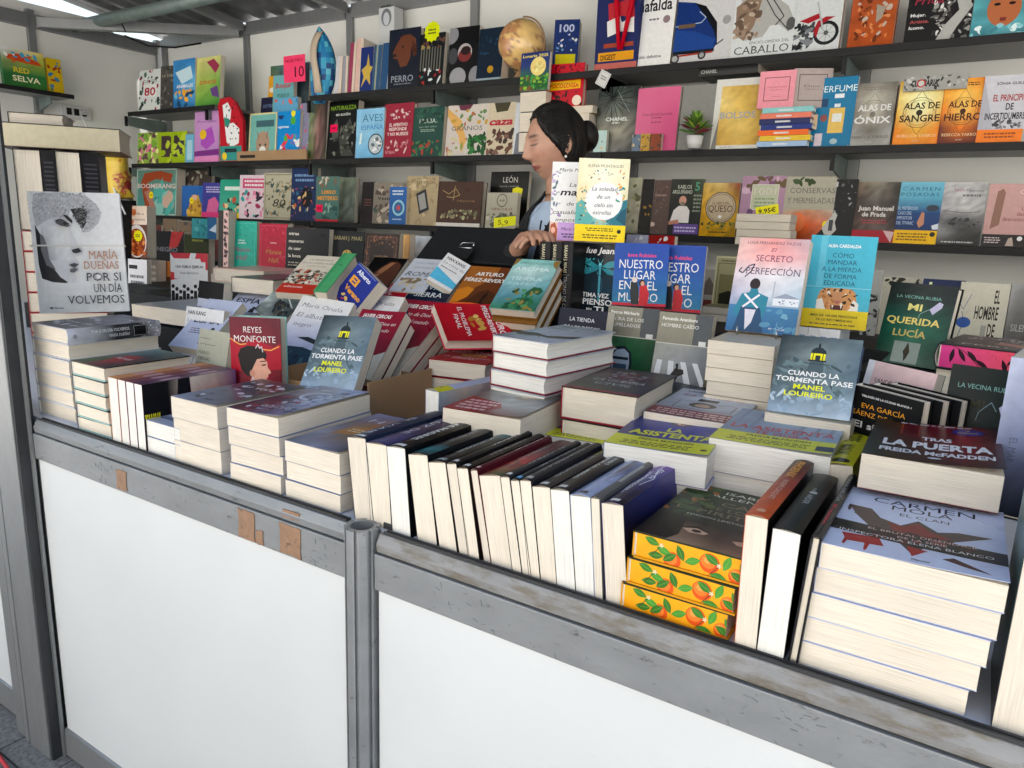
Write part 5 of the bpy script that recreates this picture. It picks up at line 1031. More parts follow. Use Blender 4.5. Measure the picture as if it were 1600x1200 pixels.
# --- flat books of the second row
for k, lab, t, ar, kw in (('asisB', 'blue paperback with yellow title and yellow band lying open-edged', .05, asist(), dict(curl=.005)),
                      ('asisV', 'grey-blue paperback with red title and yellow band on its thick stack', .055, asist(True), dict(curl=.005)),
                      ('asisP', 'violet paperback with yellow title beside the dark spines', .04, asist(False, True), {})):
    x, y, z, yaw, _, _, w, h = P[k]
    h = min(h, .24)
    book(lab, flat(x, y, z, w, h, yaw), w, h, t, '8c94b0' if k == 'asisV' else '24409c' if k == 'asisB' else '54508c', art=ar, white=True, **kw)
    zz = z - t
    kk = 0
    while zz > ZC + .02:
        t2 = min(.05, zz - ZC - .001) if zz - ZC < .08 else .045
        book(f'{["second", "third", "fourth", "fifth"][kk]} book down under the ' + {'asisB': 'blue cover with the yellow band', 'asisV': 'grey-blue cover with the red title', 'asisP': 'violet cover with the yellow title'}[k], flat(x + .003 * (kk + 1) * (-1) ** kk, y + .004, zz - .001, w, h, yaw + .6), w, h, t2, 'a8b0c0', white=True, group='thick paperbacks under ' + {'asisB': 'the blue cover', 'asisV': 'the grey-blue cover', 'asisP': 'the violet cover'}[k])
        zz -= t2 + .001; kk += 1
def short(l): return ' '.join(l.split()[:7])
def flatk(k, lab, t, ar, n=1, **kw):
    x, y, z, yaw, _, _, w, h = P[k]; h = min(h, .245)
    book(lab, flat(x, y, z, w, h, yaw), w, h, t, art=ar, **kw)
    kw = {a_: b_ for a_, b_ in kw.items() if a_ != 'curl'}; zz = z - t - .001
    for i in range(n):
        t2 = min(t, zz - ZC - .001)
        if t2 < .012: break
        book(f'{["second", "third", "fourth", "fifth", "sixth"][i]} book down under the ' + short(lab), flat(x + RS.uniform(-.004, .006), y + RS.uniform(0, .006), zz, w, h, yaw + RS.uniform(-2, 2)), w, h, t2, group='stack under the ' + lab[:40], **kw)
        zz -= t2 + .001
flatk('monfort', 'pale grey flat book with red script title', .05, A['monfort'], 3, front='a8b0c0')
flatk('dark', 'dark hardback lying flat with blotched cover and red edge', .062, A['dark'], 3, front='2c2c30', spine='8c1c28', hb=True)
flatk('s1', 'grey-white hardback with red edge on the centre stack', .034, A['s1'], 5, front='a8b0bc', spine='7c1c2c', hb=True, white=True)
flatk('hat', 'flat book with dark red cover and a hat', .06, A['hat'], 2, front='5c1c22', curl=.004)
flatk('cercasflat', 'low red hardback behind the brown box', .045, A['problema'], 3, front='8c1c2c', spine='6c1424', hb=True)
book('small dark flat book behind the blotched hardback', flat(-.60, 1.36, 1.13, .14, .2, -12), .14, .2, .03, '24282c', art=[('G', 0, 0, 1, 1, [['3c4448', '24282c'], ['54585c', '1c2024']], .1)])
x, y, z, yaw, _, _, w, h = P['pink']
book('thick black book with pink printed edges and leaves on a stack', flat(x, y, z, .19, .2, -10), .19, .20, .048, '24252c', art=A['queen'], hb=True, tail=pinkedge(), bulge=.006)
# the spine-up book in the middle
a = at_z(659, 612, 1.12); b = at_z(689, 616, 1.12)
spineup('white book standing spine up with a yellow patch and a lettered side', b.x, a.y, .16, .23, .038, z=.965, tilt=0, yaw=-7, front='c4c6d2', spine='b4b8cc', back='9c8cb8', white=True, bulge=.004,
    sart=[('R', 0, 0, 1, .80, 'b4b8cc', 'a8b0cc'), ('R', 0, .80, 1, 1, 'c8c420', 'bcb81c'), ('R', .4, .86, .55, .9, '4c4c1c')],
    art=[('G', 0, 0, 1, 1, [['c0c0cc', 'c8ccd8'], ['c8c8d0', 'b8bccc'], ['c4b4a8', 'b0a8a8'], ['8c9cac', '9ca4b8']], .02), ('P', [(.25, .60), (.45, .56), (.6, .60), (.7, .7), (.55, .76), (.3, .74)], '3c2c30'), ('P', [(.3, .80), (.6, .78), (.75, .86), (.5, .93), (.3, .9)], '241c1c'), TV('SIEMPRE', .12, .55, .55, .16, '34343c'), TV('ELLA', .2, .4, .25, .1, '34343c')])

# --- displays standing in the middle
def slide(k, Y):      # move a fitted pose along its sight line to depth Y
    x_, y_, z_, a_, b_, c_, w_, h_ = P[k]; f_ = Y / y_; P[k] = (x_ * f_, Y, CAMZ + (z_ - CAMZ) * f_, a_, b_, c_, w_ * f_, h_ * f_)
for k_, Y_ in (('problema', 1.50), ('arturo', 1.60), ('aroma', 1.60), ('sierra', 1.555), ('oruna2', 1.40), ('portrait', 1.60), ('roma', 1.64), ('clase', 1.66), ('peninsula', 1.45), ('green', 1.44), ('alberto', 1.50), ('espia', 1.42), ('grey', 1.42), ('redel', 1.50)): slide(k_, Y_)
P['problema'] = (P['problema'][0] + .045, P['problema'][1] + .02, P['problema'][2] - .008) + tuple(P['problema'][3:])
shown('reyes', 'maroon hardback with the profile of a woman wearing a tiara', .042, front='5c1c28', spine='5c1c28', back='98c4be', hb=True)
shown('cuandoL', 'paperback with a yellow-lit lighthouse in a grey storm, left of the brown box', .034, 'tormenta', front='8fa2a6', spine='2c3848', back='20283c')
shown('veget', 'white paperback with thin bare tree, left of the grey-green cover', .022, 'hankang', front='f2f2f0')
shown('vargas', 'small grey-green book with a strip of white stars', .03, front='a5a697')
shown('espia', 'pale lilac cover with bold black title leaning back at the left', .028, front='c4cae4')
MT, w, h = fitpose('espia'); book('second pale lilac cover, lower down behind the white paperback', Matrix.Translation((.10, -.22, -.035)) @ MT, w, h, .028, 'c4cae4', art=A['espia'])
shown('grey', 'grey photo cover tilted over with a small red letter on its edge', .03, 'greyphoto', front='5c6866', back='2c302e')
shown('oruna1', 'pale cover fading to lilac, nearer of the two alike', .034, 'oruna', front='dedbd6')
shown('oruna2', 'pale cover fading to lilac, farther of the two alike', .034, 'oruna', front='dedbd6')
for k, lab in (('cercas1', 'maroon paperback with white title, nearer of the two'), ('cercas2', 'maroon paperback with white title, farther of the two')):
    shown(k, lab, .030, 'cercas', front='8c1a30', back='7c1828', curl=.004)
MT, w, h = fitpose('cercas2')
for i in (1, 2): book(['', 'first', 'second'][i] + ' leaning copy tucked behind the farther maroon paperback', MT @ Matrix.Translation((.002, .032 * i, -.012 * i)), w, h, .030, '8c1a30', back='7c1828')
MT, w, h = fitpose('cercas1'); book('leaning copy tucked behind the nearer maroon paperback', MT @ Matrix.Translation((.002, .032, -.012)), w, h, .026, '3c1c24', back='1c1c20')
shown('problema', 'bright red hardback turned sideways with white lettering', .035, 'problema', front='b81428', spine='c83048', hb=True, bulge=.005, sart=[TV('ARTURO PÉREZ-REVERTE', .05, .45, .3, .3, 'f0d8dc', 'b'), TV('EL PROBLEMA FINAL', .5, .95, .3, .3, 'f0d8dc', 'b')])
shown('alberto', 'blue cover tilted over with orange and white hand lettering', .04, 'alberto', front='22308c', spine='22308c', sart=[TV('El Verano', .5, .95, .3, .4, 'e8c060', 'b'), TV('Alberto', .05, .4, .3, .4, 'd8e0f0', 'b')])
shown('peninsula', 'cream cover with an inked crowd and red foot', .04, front='ddd3c0')
MT, w, h = fitpose('green'); book('thick green-spined book wedged between the cream and the blue cover', MT @ Matrix.Translation((0, -.012, .004)), w, h, .06, '4ca068', '3c8c58', hb=True, art=[('R', 0, 0, .3, 1, '3f9460'), ('X', .35, .3, .7, .34, 1, '1c5c38')])
shown('portrait', 'black cover with the lit profile of a man looking down', .03, front='0c0b0c')
shown('roma', 'pale cover with a large grey italic title', .03, front='cfd2d8')
shown('clase', 'small white and sky-blue book turned on its corner', .02, front='e4e4e4', back='58b8dc')
shown('redel', 'plain red cover with its top curling behind the pale covers', .03, front='b81428')
shown('sierra', 'navy cover with white serif capitals', .03, front='101c34')
shown('arturo', 'brown cover with a burning landscape', .034, front='6b3a1e', spine='6b3a1e', back='5c2c14', hb=True)
shown('aroma', 'turquoise landscape cover with ochre corners', .030, front='86c0ba', back='7c5424', hb=True)
for k, nm, n in (('aroma', 'turquoise landscape cover', 2), ('arturo', 'brown burning landscape cover', 1)):
    MT, w, h = fitpose(k)
    for i in range(1, n + 1): book(f'{["", "first", "second"][i]} leaning copy tucked behind the {nm}', MT @ Matrix.Translation((.001, .034 * i, -.014 * i)), w, h, .030, '7c5424', back='7c5424', hb=True)
# brown box in front of the maroon books
bx = thing('cardboard_box', 'open brown box holding the leaning maroon paperbacks', 'box', (-1.28, 1.3, 1.0))
def bxp(x0, y0, z0, x1, y1, z1): part(MB().box(x0, y0, z0, x1, y1, z1), 'side', M['card'], bx, .001)
pa = at_y(576, 598, 1.20); bx_x = pa.x; r_ = ray(675, 583); q1 = float(r_[1] * bx_x / r_[0]); q0 = 1.20; zt_ = pa.z
bxp(bx_x - .005, q0, .951, bx_x, q1, zt_); bxp(bx_x - .28, q0, .951, bx_x - .006, q0 + .005, zt_ - .03); bxp(bx_x - .285, q0, .951, bx_x - .281, q1, zt_); bxp(bx_x - .28, q1 - .005, .951, bx_x - .006, q1, zt_ - .02); bxp(bx_x - .279, q0 + .006, .951, bx_x - .007, q1 - .006, .956)

# --- centre right displays
shown('blue', 'black cover with a turquoise dragonfly and white hand lettering', .03, front='181c20', m='film')
shown('nuestro1', 'blue cover with a couple and tall white capitals, nearer copy', .03, 'nuestro', front='24489c', white=True)
shown('nuestro2', 'blue cover with a couple and tall white capitals, copy half hidden on the right', .03, 'nuestro', front='24489c')
shown('magia', 'white cover with black script and lilac band', .03, front='f0eef4')
shown('soledad', 'cream cover with a white disc of script and a yellow band', .035, front='ece0b8', spine='b8b4a0')
shown('tienda', 'dark navy cover lettered LA TIENDA', .03, front='232433')
shown('ira', 'grey-brown cover over a green picture of a car', .03, front='8c8878')
shown('hombre', 'grey-brown cover over a zebra crossing and falling man', .03, front='8c8878')
shown('secreto', 'cover with a woman in blue seen from behind on a wire stand', .03, front='c8a8a4')
shown('como', 'turquoise cover with a roaring tiger and yellow band', .028, front='42acc4', back='3894a8')
shown('querida', 'dark green cover with gold capitals and a lone figure', .03, front='262c2c', spine='1c3028', back='141818', hb=True)
shown('cuandoR', 'lighthouse cover on the right, standing behind the grey-blue stack', .03, 'tormenta', front='8fa2a6', spine='3c4c68', hb=True)
shown('sandra', 'pale pink cover with thin black capitals, page edge beside it', .03, front='e4c6c6', spine='e4e4ee', back='1c5c48')
shown('eva', 'black hardback with orange capitals', .028, front='141517', spine='141517', hb=True)
MT, w, h = fitpose('eva')
for i in (1, 2): book(['', 'first', 'second'][i] + ' black hardback standing directly behind the one with orange capitals', MT @ Matrix.Translation((.012 * i, .031 * i, .0)), w, h, .028, '141517', hb=True)
shown('vecina2', 'very dark book with pale capitals below the pink-edged one', .03, front='0c1818', hb=True)
# supports, mostly hidden
def heap(lab, x, y, w, h, ztop, t, col, yaw=0, z0=ZC, grp=None, white=False, hb=False, top=()):
    n = max(1, round((ztop - z0) / t)); tt = (ztop - z0) / n - .0008
    stack(lab, x, y, z0, w, h, [tt] * n, top, col, yaw=yaw, group=grp or lab, white=white, hb=hb)
x, y, z = P['secreto'][:3]
s0, s1 = at_y(1107, 527, 1.42), at_y(1210, 545, 1.42)
heap('the cream column under the woman in blue', s0.x, 1.42, s1.x - s0.x, .2, s0.z - .005, .028, 'c8c0b0', yaw=2)
x, y, z = P['como'][:3]
for i in range(5):
    q = at_y(1243 + i * 17, 515, 1.68)
    book(f'{["first", "second", "third", "fourth", "fifth"][i]} from the left of five white spines under the tiger cover', Matrix.Translation((q.x, 1.70, 1.192)) @ Matrix.Rotation(math.radians(90), 4, 'Z') @ Matrix.Translation((-.0, -.0, 0)), .14, P['como'][2] - 1.194, .021, 'e8e8ee', sart=[('X', .2, .2, .8, .6, 2, '5c8cb4')], white=True, group='white spines under the tiger cover')
heap('the stack under the pink-edged book', P['pink'][0] - .0, P['pink'][1] + .01, .18, .18, P['pink'][2] - .049, .05, '2c3034', yaw=-10, hb=True)
heap('the stack under the right-hand lighthouse cover', P['cuandoR'][0], P['cuandoR'][1] - .01, .14, .2, P['cuandoR'][2] - .001, .04, 'b8b4a8')
# wire stand
ws = thing('book_stand', 'small wire easel holding the cover with the woman in blue', 'book stand', tuple(P['secreto'][:3]))
x, y, z = P['secreto'][:3]
for dx in (.03, .11): part(MB().tube([(x + dx, y - .018, z + .012), (x + dx, y - .018, z - .006), (x + dx, y + .01, z - .008), (x + dx, y + .06, z - .008), (x + dx, y + .10, z + .1)], .0016, 8), 'wire_arm', M['wire'], ws, smooth=True)
part(MB().tube([(x + .03, y + .10, z + .1), (x + .11, y + .10, z + .1)], .0016, 8), 'wire_bar', M['wire'], ws, smooth=True)

# small set of matching black spines under the white and cream covers
for i in range(3):
    xa = at_y(843 + 17.5 * i, 378, 1.80)
    MT = Matrix.Translation((xa.x, 1.80, 1.19)) @ Matrix.Rotation(math.radians(90), 4, 'Z')
    book(f'{["first", "second", "third", "fourth"][i]} from the left of the black spines under the script covers', MT @ Matrix.Translation((0, -.036, 0)), .14, .228, .034, '141416', '17171a', sart=[TV('SARAH J. MAAS', .03, .36, .28, .30, 'c8c0a0', 'sb'), TV('TRONO DE CRISTAL', .40, .95, .30, .34, ['8c8c94', 'b08c3c', 'a8a8a8', '9c5c3c'][i], 's'), ('R', .2, .38, .8, .385, '8c8c8c')], hb=True, bulge=.005, group='black spines under the script covers')

# --- back left of the counter
def bk(k, lab, t, art, **kw):
    MT, w, h = fitpose(k); return book(lab, MT, w, h, t, art=art, **kw)
b_ = bk('comida', 'cookery book with an oval dish of stew and a yellow price star', .055, [('R', 0, 0, 1, .36, 'ddc8b4', 'e4d0c0'), ('B', 0, 0, .4, .36, 14, .1, ['d89c4c', 'c86c3c', 'e8c08c'], 3), T('Olla a', .35, .85, .17, .05, '5c4438', 'i'), T('presión', .25, .9, .28, .05, '5c4438', 'i'), ('R', 0, .36, 1, 1, '5c3c30', '6c4434'), ('E', .5, .68, .47, .62, 'd8d0cc'), ('E', .5, .70, .42, .52, '8c3c1c'), ('B', .15, .5, .85, .92, 40, .08, ['c8642c', 'a84c20', 'd88848', '7c2c14'], 6)], front='6c4434', white=False)
star(b_, .07, .10, .027)
bk('teal', 'turquoise cover with pink script', .03, [('R', 0, 0, 1, 1, '1fb49c', '1aa890'), ('B', .05, .03, .95, .97, 50, .03, ['34c0ac', '189c88', '3cb8a8'], 4), ('F', .06, .04, .94, .96, .012, '58c8b4'), T('DANA', .40, .62, .38, .03, 'd8ece8', 'b'), T('JAMES', .38, .66, .43, .03, 'd8ece8', 'b'), T('Maisie', .24, .78, .58, .09, 'b04c7c', 'i'), T('Hall', .34, .70, .74, .10, 'b04c7c', 'i')], front='1fb49c', group='matching ornate covers')
bk('redmh', 'crimson cover with gold script beside the turquoise one', .03, [('R', 0, 0, 1, 1, 'bc1438', 'b01030'), ('B', .05, .03, .95, .97, 50, .03, ['d04060', 'a01030', 'c83050'], 4), ('F', .06, .04, .94, .96, .012, 'd8506c'), T('DANA', .40, .62, .38, .03, 'f0d0d0', 'b'), T('Maisie', .24, .80, .58, .09, 'b88c4c', 'i'), T('Hall', .34, .70, .74, .10, 'b88c4c', 'i')], front='bc1438', spine='c87c2c', group='matching ornate covers')
bk('otras', 'wide black cover with small cream lettering and a hand', .03, [('R', 0, 0, 1, 1, '2c2d2f', '28292b')] + [T(t_, .06, u, .14 + .14 * i, .06, 'e8e0d0', 'sb') for i, (t_, u) in enumerate((('otras', .30), ('maneras', .42), ('de usar', .36), ('la boca', .36)))] + [('X', .06, .64, .36, .74, 2, 'a8a090'), ('P', [(.60, .62), (.66, .52), (.70, .6), (.8, .66), (.7, .72), (.62, .7)], 'd8a880'), ('P', [(.1, .85), (.25, .8), (.35, .86), (.3, .92), (.15, .92)], 'c89470')], front='2c2d2f')
bk('maas', 'black cover with a small gold crest', .03, [('R', 0, 0, 1, 1, '26282a'), T('SARAH J. MAAS', .06, .94, .16, .07, 'b8a878', 's'), ('O', .5, .45, .15, .03, 'c8a858'), ('O', .5, .45, .10, .02, 'c8a858'), ('B', .38, .36, .62, .55, 16, .03, ['c8a858', '8c7438'], 3), ('P', [(.46, .56), (.54, .56), (.58, .64), (.42, .64)], 'c8a858'), T('UNA CORTE', .2, .8, .85, .06, 'a8a8a8', 's')], front='26282a', hb=True)
bk('ornate', 'dark brown cover with a copper ornamental frame', .04, [('R', 0, 0, 1, 1, '332a28'), ('F', .08, .06, .92, .94, .02, '7c5444'), ('F', .14, .10, .86, .90, .01, '6c4c3c'), ('B', .08, .05, .92, .2, 26, .03, ['8c5c44', '5c4034'], 3), ('B', .05, .2, .2, .9, 20, .03, ['8c5c44', '5c4034'], 5), ('B', .8, .2, .95, .9, 20, .03, ['8c5c44', '5c4034'], 6), T('WIND', .3, .7, .45, .08, '9c7c5c', 's'), ('O', .5, .65, .25, .015, '6c4c3c')], front='332a28', back='b88c4c')
bk('familia', 'white and red cover with a crowd of black silhouettes', .035, [('R', 0, 0, 1, 1, 'eceaec'), ('P', [(0, 0), (1, 0), (1, .3), (.9, .3), (.8, .1), (.1, .1)], 'd0404c'), ('P', [(.55, 0), (.7, 0), (.66, .1), (.5, .1)], 'eceaec'), ('P', [(0, .34), (.14, .36), (.2, .46), (0, .5)], 'd0404c'), ('R', .1, .16, .94, .46, 'f4f2f4'), T('UNA FAMILIA EJEMPLAR', .14, .88, .27, .05, '4c4c54', 'b'), T('Nadia Ballesteros', .25, .75, .38, .05, '5c5c64')] + [('E', .06 + .1 * k, .60 + .05 * (k % 3), .045, .055, '1c1c20') for k in range(10)] + [('P', [(.0 + .1 * k, .98), (.02 + .1 * k, .68 + .05 * (k % 3)), (.10 + .1 * k, .68 + .05 * (k % 3)), (.11 + .1 * k, .98)], '1c1c20') for k in range(10)], front='eceaec', back='c03c44')
bk('signed', 'small black and pale cover with a handwritten line', .035, [('R', 0, 0, 1, .28, '18181c'), ('R', 0, .28, 1, 1, 'c4c8dc'), T('Debemos Soñar', .08, .75, .45, .05, '3c3c44', 'i')], front='c4c8dc', back='14141c')
for (xl, xr, yt, Y, hh, t, lab, fr, ar) in ((195, 222, 404, 1.75, .2, .02, 'white card-like booklet beside the portrait book', 'd0d0d4', [('R', .05, .12, .5, .2, '18181c'), ('X', .1, .3, .9, .9, 5, '5c5c64')]),
      (223, 240, 405, 1.95, .2, .045, 'grey-brown book with its pages to the right, behind the booklet', '5c544c', [('X', .1, .1, .9, .9, 6, '8c8478')]),
      (244, 272, 407, 2.0, .2, .03, 'dark brown book behind the crowd cover', '4c2c1c', [('P', [(0, 0), (1, 0), (1, .3), (0, .4)], 'a8602c'), ('X', .2, .5, .9, .8, 3, 'c8b8a0')]),
      (237, 280, 360, 2.45, .2, .04, 'black book with red corner on the bottom wall shelf', '16161a', [('P', [(.6, 0), (1, 0), (.8, .4), (.5, .5)], 'a02c2c'), T('NEGRO', .1, .8, .55, .12, '6c6c74', 'b')]),
      (285, 320, 366, 2.45, .2, .04, 'dark olive book on the bottom wall shelf', '2c3418', [('X', .3, .1, .8, .2, 1, '8c8c3c')]),
      (298, 322, 341, 2.4, .1, .02, 'small teal card on the bottom wall shelf', '2c8c94', [('B', .1, .1, .9, .9, 8, .1, ['58a8ac', '1c7078'], 3)]),
      (322, 335, 339, 2.4, .11, .03, 'small blue card beside the teal one', '1c5c8c', [('P', [(.2, .6), (1, .3), (1, .7)], 'c8d8e4')]),
      (336, 351, 328, 1.93, .24, .04, 'dark spine with a pink strip of tiny pictures', '3c3634', [('R', .5, 0, 1, 1, 'e4bcb4')] + [('B', .6, .05 + .1 * k, .9, .1 + .1 * k, 3, .12, ['4c3c40'], k) for k in range(9)]),
      (627, 637, 366, 2.02, .2, .03, 'narrow golden-brown book between the copper frame and the case', 'b88c4c', [('G', 0, 0, 1, 1, [['c89c5c', '8c643c'], ['a87c44', '6c4c2c']], .1)]),
      (640, 690, 368, 2.1, .2, .03, 'pale picture cover half hidden by the black case', 'b8b8bc', [('G', 0, 0, 1, 1, [['c8ccd0', 'a8b0b8', 'd8c8c0'], ['b4bcc4', 'c8b8b0', 'c87c6c'], ['c8b888', 'b0b4b8', 'a8a8b0']], .08)])):
    a, b = at_y(xl, yt, Y), at_y(xr, yt, Y); w = b.x - a.x
    zb = a.z - hh
    book(lab, pose(a.x, Y, zb, 3, 4, 0), w, hh, t, fr, art=ar)
# pale pink flat boxes and books behind the tilted covers
for (c, Y, hz, lab, col, ar) in (((333, 418, 403, 440), 1.62, .045, 'pale pink hardback lying flat behind the lilac covers', 'e0bcac', [T('E A', .5, .8, .5, .2, 'c86c64')]),
                      ((361, 432, 420, 448), 1.5, .05, 'grey-covered thick book lying on the pink one', '4c4c4e', ()),
                      ((420, 428, 455, 446), 1.68, .03, 'rose-pink book with dark lettering lying behind the grey photo cover', 'e08c9c', [T('ANA ROSA', .1, .9, .5, .3, '8c4c5c', 'b')])):
    a, b = at_y(c[0], c[1], Y), at_y(c[2], c[1] + 4, Y)
    book(lab, flat(a.x, Y, a.z, b.x - a.x, .2, 6), b.x - a.x, .2, hz, col, art=ar, hb=True)
a, b = at_y(205, 470, 1.35), at_y(345, 477, 1.35)
book('wide glossy grey book lying flat behind the thin white paperback', flat(a.x, 1.35, a.z - .01, b.x - a.x, .25, 4), b.x - a.x, .25, .05, '8c9098', art=[('G', 0, 0, 1, 1, [['98a0a8', '7c8490'], ['a8b0b8', '8c94a0']], .05)], white=False)
a, b = at_y(200, 455, 1.6), at_y(270, 460, 1.6)
block('black case lying behind the crowd cover', a.x, 1.6, a.z - .05, b.x, 1.8, a.z)
block('hidden shelf box under the back left books', -3.5, 1.55, .951, -1.2, 1.71, 1.06)
block('hidden box under the leaning covers', -1.60, 1.66, .951, -1.21, 1.715, 1.10)

# --- books beyond the post at the far left
o_ = at_y(190, 240, 1.35); YW = 52
FR_ = Matrix.Translation((o_.x, o_.y, o_.z)) @ Matrix.Rotation(math.radians(YW), 4, 'Z')
LH = .33
book('huge cream-paged volume lying across the tall ones beyond the post', FR_ @ Matrix.Translation((-LH, 0, .072)) @ Matrix.Rotation(math.radians(-90), 4, 'X'), LH, .24, .070, '1c1c20', back='2c1418', hb=True, tail=[('R', 0, 0, 1, 1, 'c8bfa4', 'beb498')], art=[('G', 0, 0, 1, 1, [['2c3c5c', '4c7ca0', '24242c'], ['8c1c28', '2c3444', '3c5c7c']], .1)])
book('dark volume with green trim on top of the huge one', FR_ @ Matrix.Translation((-.31, .06, .108)) @ Matrix.Rotation(math.radians(-90), 4, 'X'), .15, .16, .034, '1c2c24', hb=True, art=[('B', 0, 0, 1, 1, 24, .06, ['3c5c4c', 'a8a8a8', '1c1c1c'], 3)])
hv = .24
for i, (u, t, kind) in enumerate(((-.295, .072, 'p'), (-.222, .036, 's'), (-.185, .068, 'p'), (-.116, .05, 's'))):
    if kind == 'p': book(['tall cream-paged volume beyond the post, left one', '', 'tall cream-paged volume beyond the post, right one', ''][i], FR_ @ Matrix.Translation((u, .13, -hv - .002)) @ Matrix.Rotation(math.radians(-90), 4, 'Z'), .12, hv, t, '141416', back='141416', hb=True, group='tall volumes beyond the post')
    else: book(['', 'black ribbed spine between the two cream-paged volumes', '', 'black ribbed spine right of the cream-paged volumes'][i], FR_ @ Matrix.Translation((u, .012, -hv - .002)) @ Matrix.Rotation(math.radians(90), 4, 'Z') @ Matrix.Translation((0, -t, 0)), .12, hv, t, '141416', '18181c', sart=[('R', .15, .14 + .055 * k, .85, .16 + .055 * k, '3c3c44') for k in range(14)], hb=True, group='tall volumes beyond the post')
nz = 7; tz = (o_.z - hv - .003 - ZC) / nz
for i in range(nz):
    book(f'{ORD[nz - 1 - i]} book of the red and cream column beyond the post', FR_ @ Matrix.Translation((-.295, .01, ZC - o_.z + tz * (i + 1))) @ Matrix.Rotation(math.radians(-90), 4, 'X'), .22, .15, tz - .001, '8c1420', back='a01c28', hb=True, group='red and cream column beyond the post')
a = at_y(172, 285, 1.9)
bg = MB(); R = random.Random(5); rings = []
for j in range(7):
    f = j / 6; r = .085 * (1 - .4 * f) * (1 if j else .9); rings.append([(a.x - .02 + r * math.cos(k * .4833) * R.uniform(.72, 1.2), 1.95 + r * .7 * math.sin(k * .4833) * R.uniform(.72, 1.2), a.z - .07 + .19 * f + R.uniform(-.012, .012)) for k in range(13)])
bg.loft(rings); tag(bg.build('plastic_bag', M['bag'], None, True), 'crumpled yellow and red plastic bag at the back left', 'bag')
block('dark crate under the yellow bag', a.x - .15, 1.85, .951, a.x + .03, 2.0, a.z - .075)
GAIN = 1.2; _hx.clear()
# ================================================================ books on the wall shelves
def sb(S, xl, xr, yt, label, art, front='888', t=.025, Y=2.925, lean=5, yaw=0, zb=None, **kw):
    zb = S + .003 if zb is None else zb
    a = at_y(xl, yt + 40, Y); b = at_y(xr, yt + 40, Y); tp_ = at_y((xl + xr) / 2, yt, Y + .02)
    h = (tp_.z - zb) / math.cos(math.radians(lean)); w = (b.x - a.x) / math.cos(math.radians(yaw))
    j = RS.uniform(-2.2, 2.2); lean = lean + RS.uniform(-1.5, 2.5) if lean else 0
    return book(label, pose(a.x, Y + (max(0, -j) * .0025), zb, yaw + j, lean, 0), w, h, t, front, art=art, **kw)
def busy(cols, seed, n=60, s=.08): return [('B', .02, .02, .98, .98, n, s, cols, seed)]
# top shelf, left corner: children's books
sb(S1, 214, 247, 108, 'white children\'s book with red number 80 in a wreath', [('R', 0, 0, 1, 1, 'c8ccc8')] + busy(['3c5c4c', '8c1c2c', '24342c', 'd8d8d4'], 1, 40, .06) + [('R', .2, .35, .8, .66, 'd8d8d4'), T('80', .25, .75, .62, .2, 'a02434', 'b'), T('CUENTOS', .2, .8, .3, .06, '24342c', 's')], 'c8ccc8')
sb(S1, 248, 270, 102, 'dark grey children\'s book left of the blue one', [('R', 0, 0, 1, 1, '4a4844', '3c3a38'), T('LA TORRE', .1, .9, .25, .06, 'b0a898')] + busy(['5c5854', '34322f', '6c6860'], 3, 24), '46443f', yaw=8)
sb(S1, 268, 303, 93, 'blue children\'s book with sea animals', [('G', 0, 0, 1, 1, [['3c7cb0', '2c6ca4'], ['2c78b0', '68a8cc'], ['1c5c94', '2c6c9c']], .05), ('P', [(.1, .25), (.8, .15), (.9, .4), (.4, .5)], 'b8d0dc'), T('ANIMALES', .15, .9, .58, .07, 'd8e4ec', 'b')] + [('B', .1, .65, .9, .95, 16, .08, ['d89c3c', '183c5c', '68a8bc'], 4)], '2c6ca4')
sb(S1, 303, 340, 88, 'yellow-green children\'s book with dinosaurs', [('G', 0, 0, 1, 1, [['c8c07c', 'b8b474'], ['a4b45c', '6c9c44'], ['4c8c38', '3c7434']], .05), ('P', [(.4, .1), (.7, .05), (.95, .2), (.8, .35), (.6, .22)], '8c2c44'), ('P', [(.6, .65), (.9, .6), (1, .85), (.7, .8)], '5c3c74'), T('DINOS', .15, .85, .55, .08, 'b05c2c', 'b')], '8ca858', t=.03)
# middle shelf left
sb(S2, 214, 246, 207, 'lime colouring book at the left end', [('R', 0, 0, 1, 1, '8ca848')] + busy(['c87090', '6c9c38', 'e0d890', '5c4444'], 5), '8ca848')
sb(S2, 247, 289, 206, 'green box of magnifier toys with dark windows', [('R', 0, 0, 1, 1, '8ca428')] + [('R', .1, .12, .45, .8, '3c2c30'), ('R', .55, .12, .9, .8, '34343c')] + busy(['8ca428', 'a8b83c', '3c2c30'], 6, 26), '8ca428', t=.05)
sb(S2, 288, 302, 210, 'narrow pale blue booklet beside the pink one', [('R', 0, 0, 1, 1, '68a0bc'), ('R', .2, .2, .8, .9, '9cc0cc')], '68a0bc')
sb(S2, 301, 340, 174, 'pink book with a winged pony shape and yellow star', [('R', 0, 0, 1, 1, 'b88cb8', 'a878b0'), ('P', [(.3, .4), (.7, .3), (.85, .6), (.5, .75), (.25, .65)], '9c4ca8'), ('E', .35, .45, .14, .12, 'd8b038'), T('Princesas', .1, .9, .22, .05, '6c3c84', 'i'), ('P', [(0, .78), (1, .74), (1, .86), (0, .88)], '6c2c74'), ('R', 0, .88, 1, 1, 'c87cac')], 'b88cb8', t=.04)
o = thing('book', 'red board book cut to the outline of a white spotted puppy', 'book', tuple(at_y(344, 243, 2.91)))
mb = MB(); pw = .22; ph = .36; base = at_y(343, 243, 2.91); bz = S2 + .004
ol = [(.0, 0), (.95, 0), (.98, .35), (1.0, .62), (.86, .78), (.70, .92), (.5, 1.0), (.12, .98), (.0, .88), (.04, .5)]
mb.prism([(u * pw, v * ph) for u, v in ol], 'y', 0, .02, rgb('a8202c'))
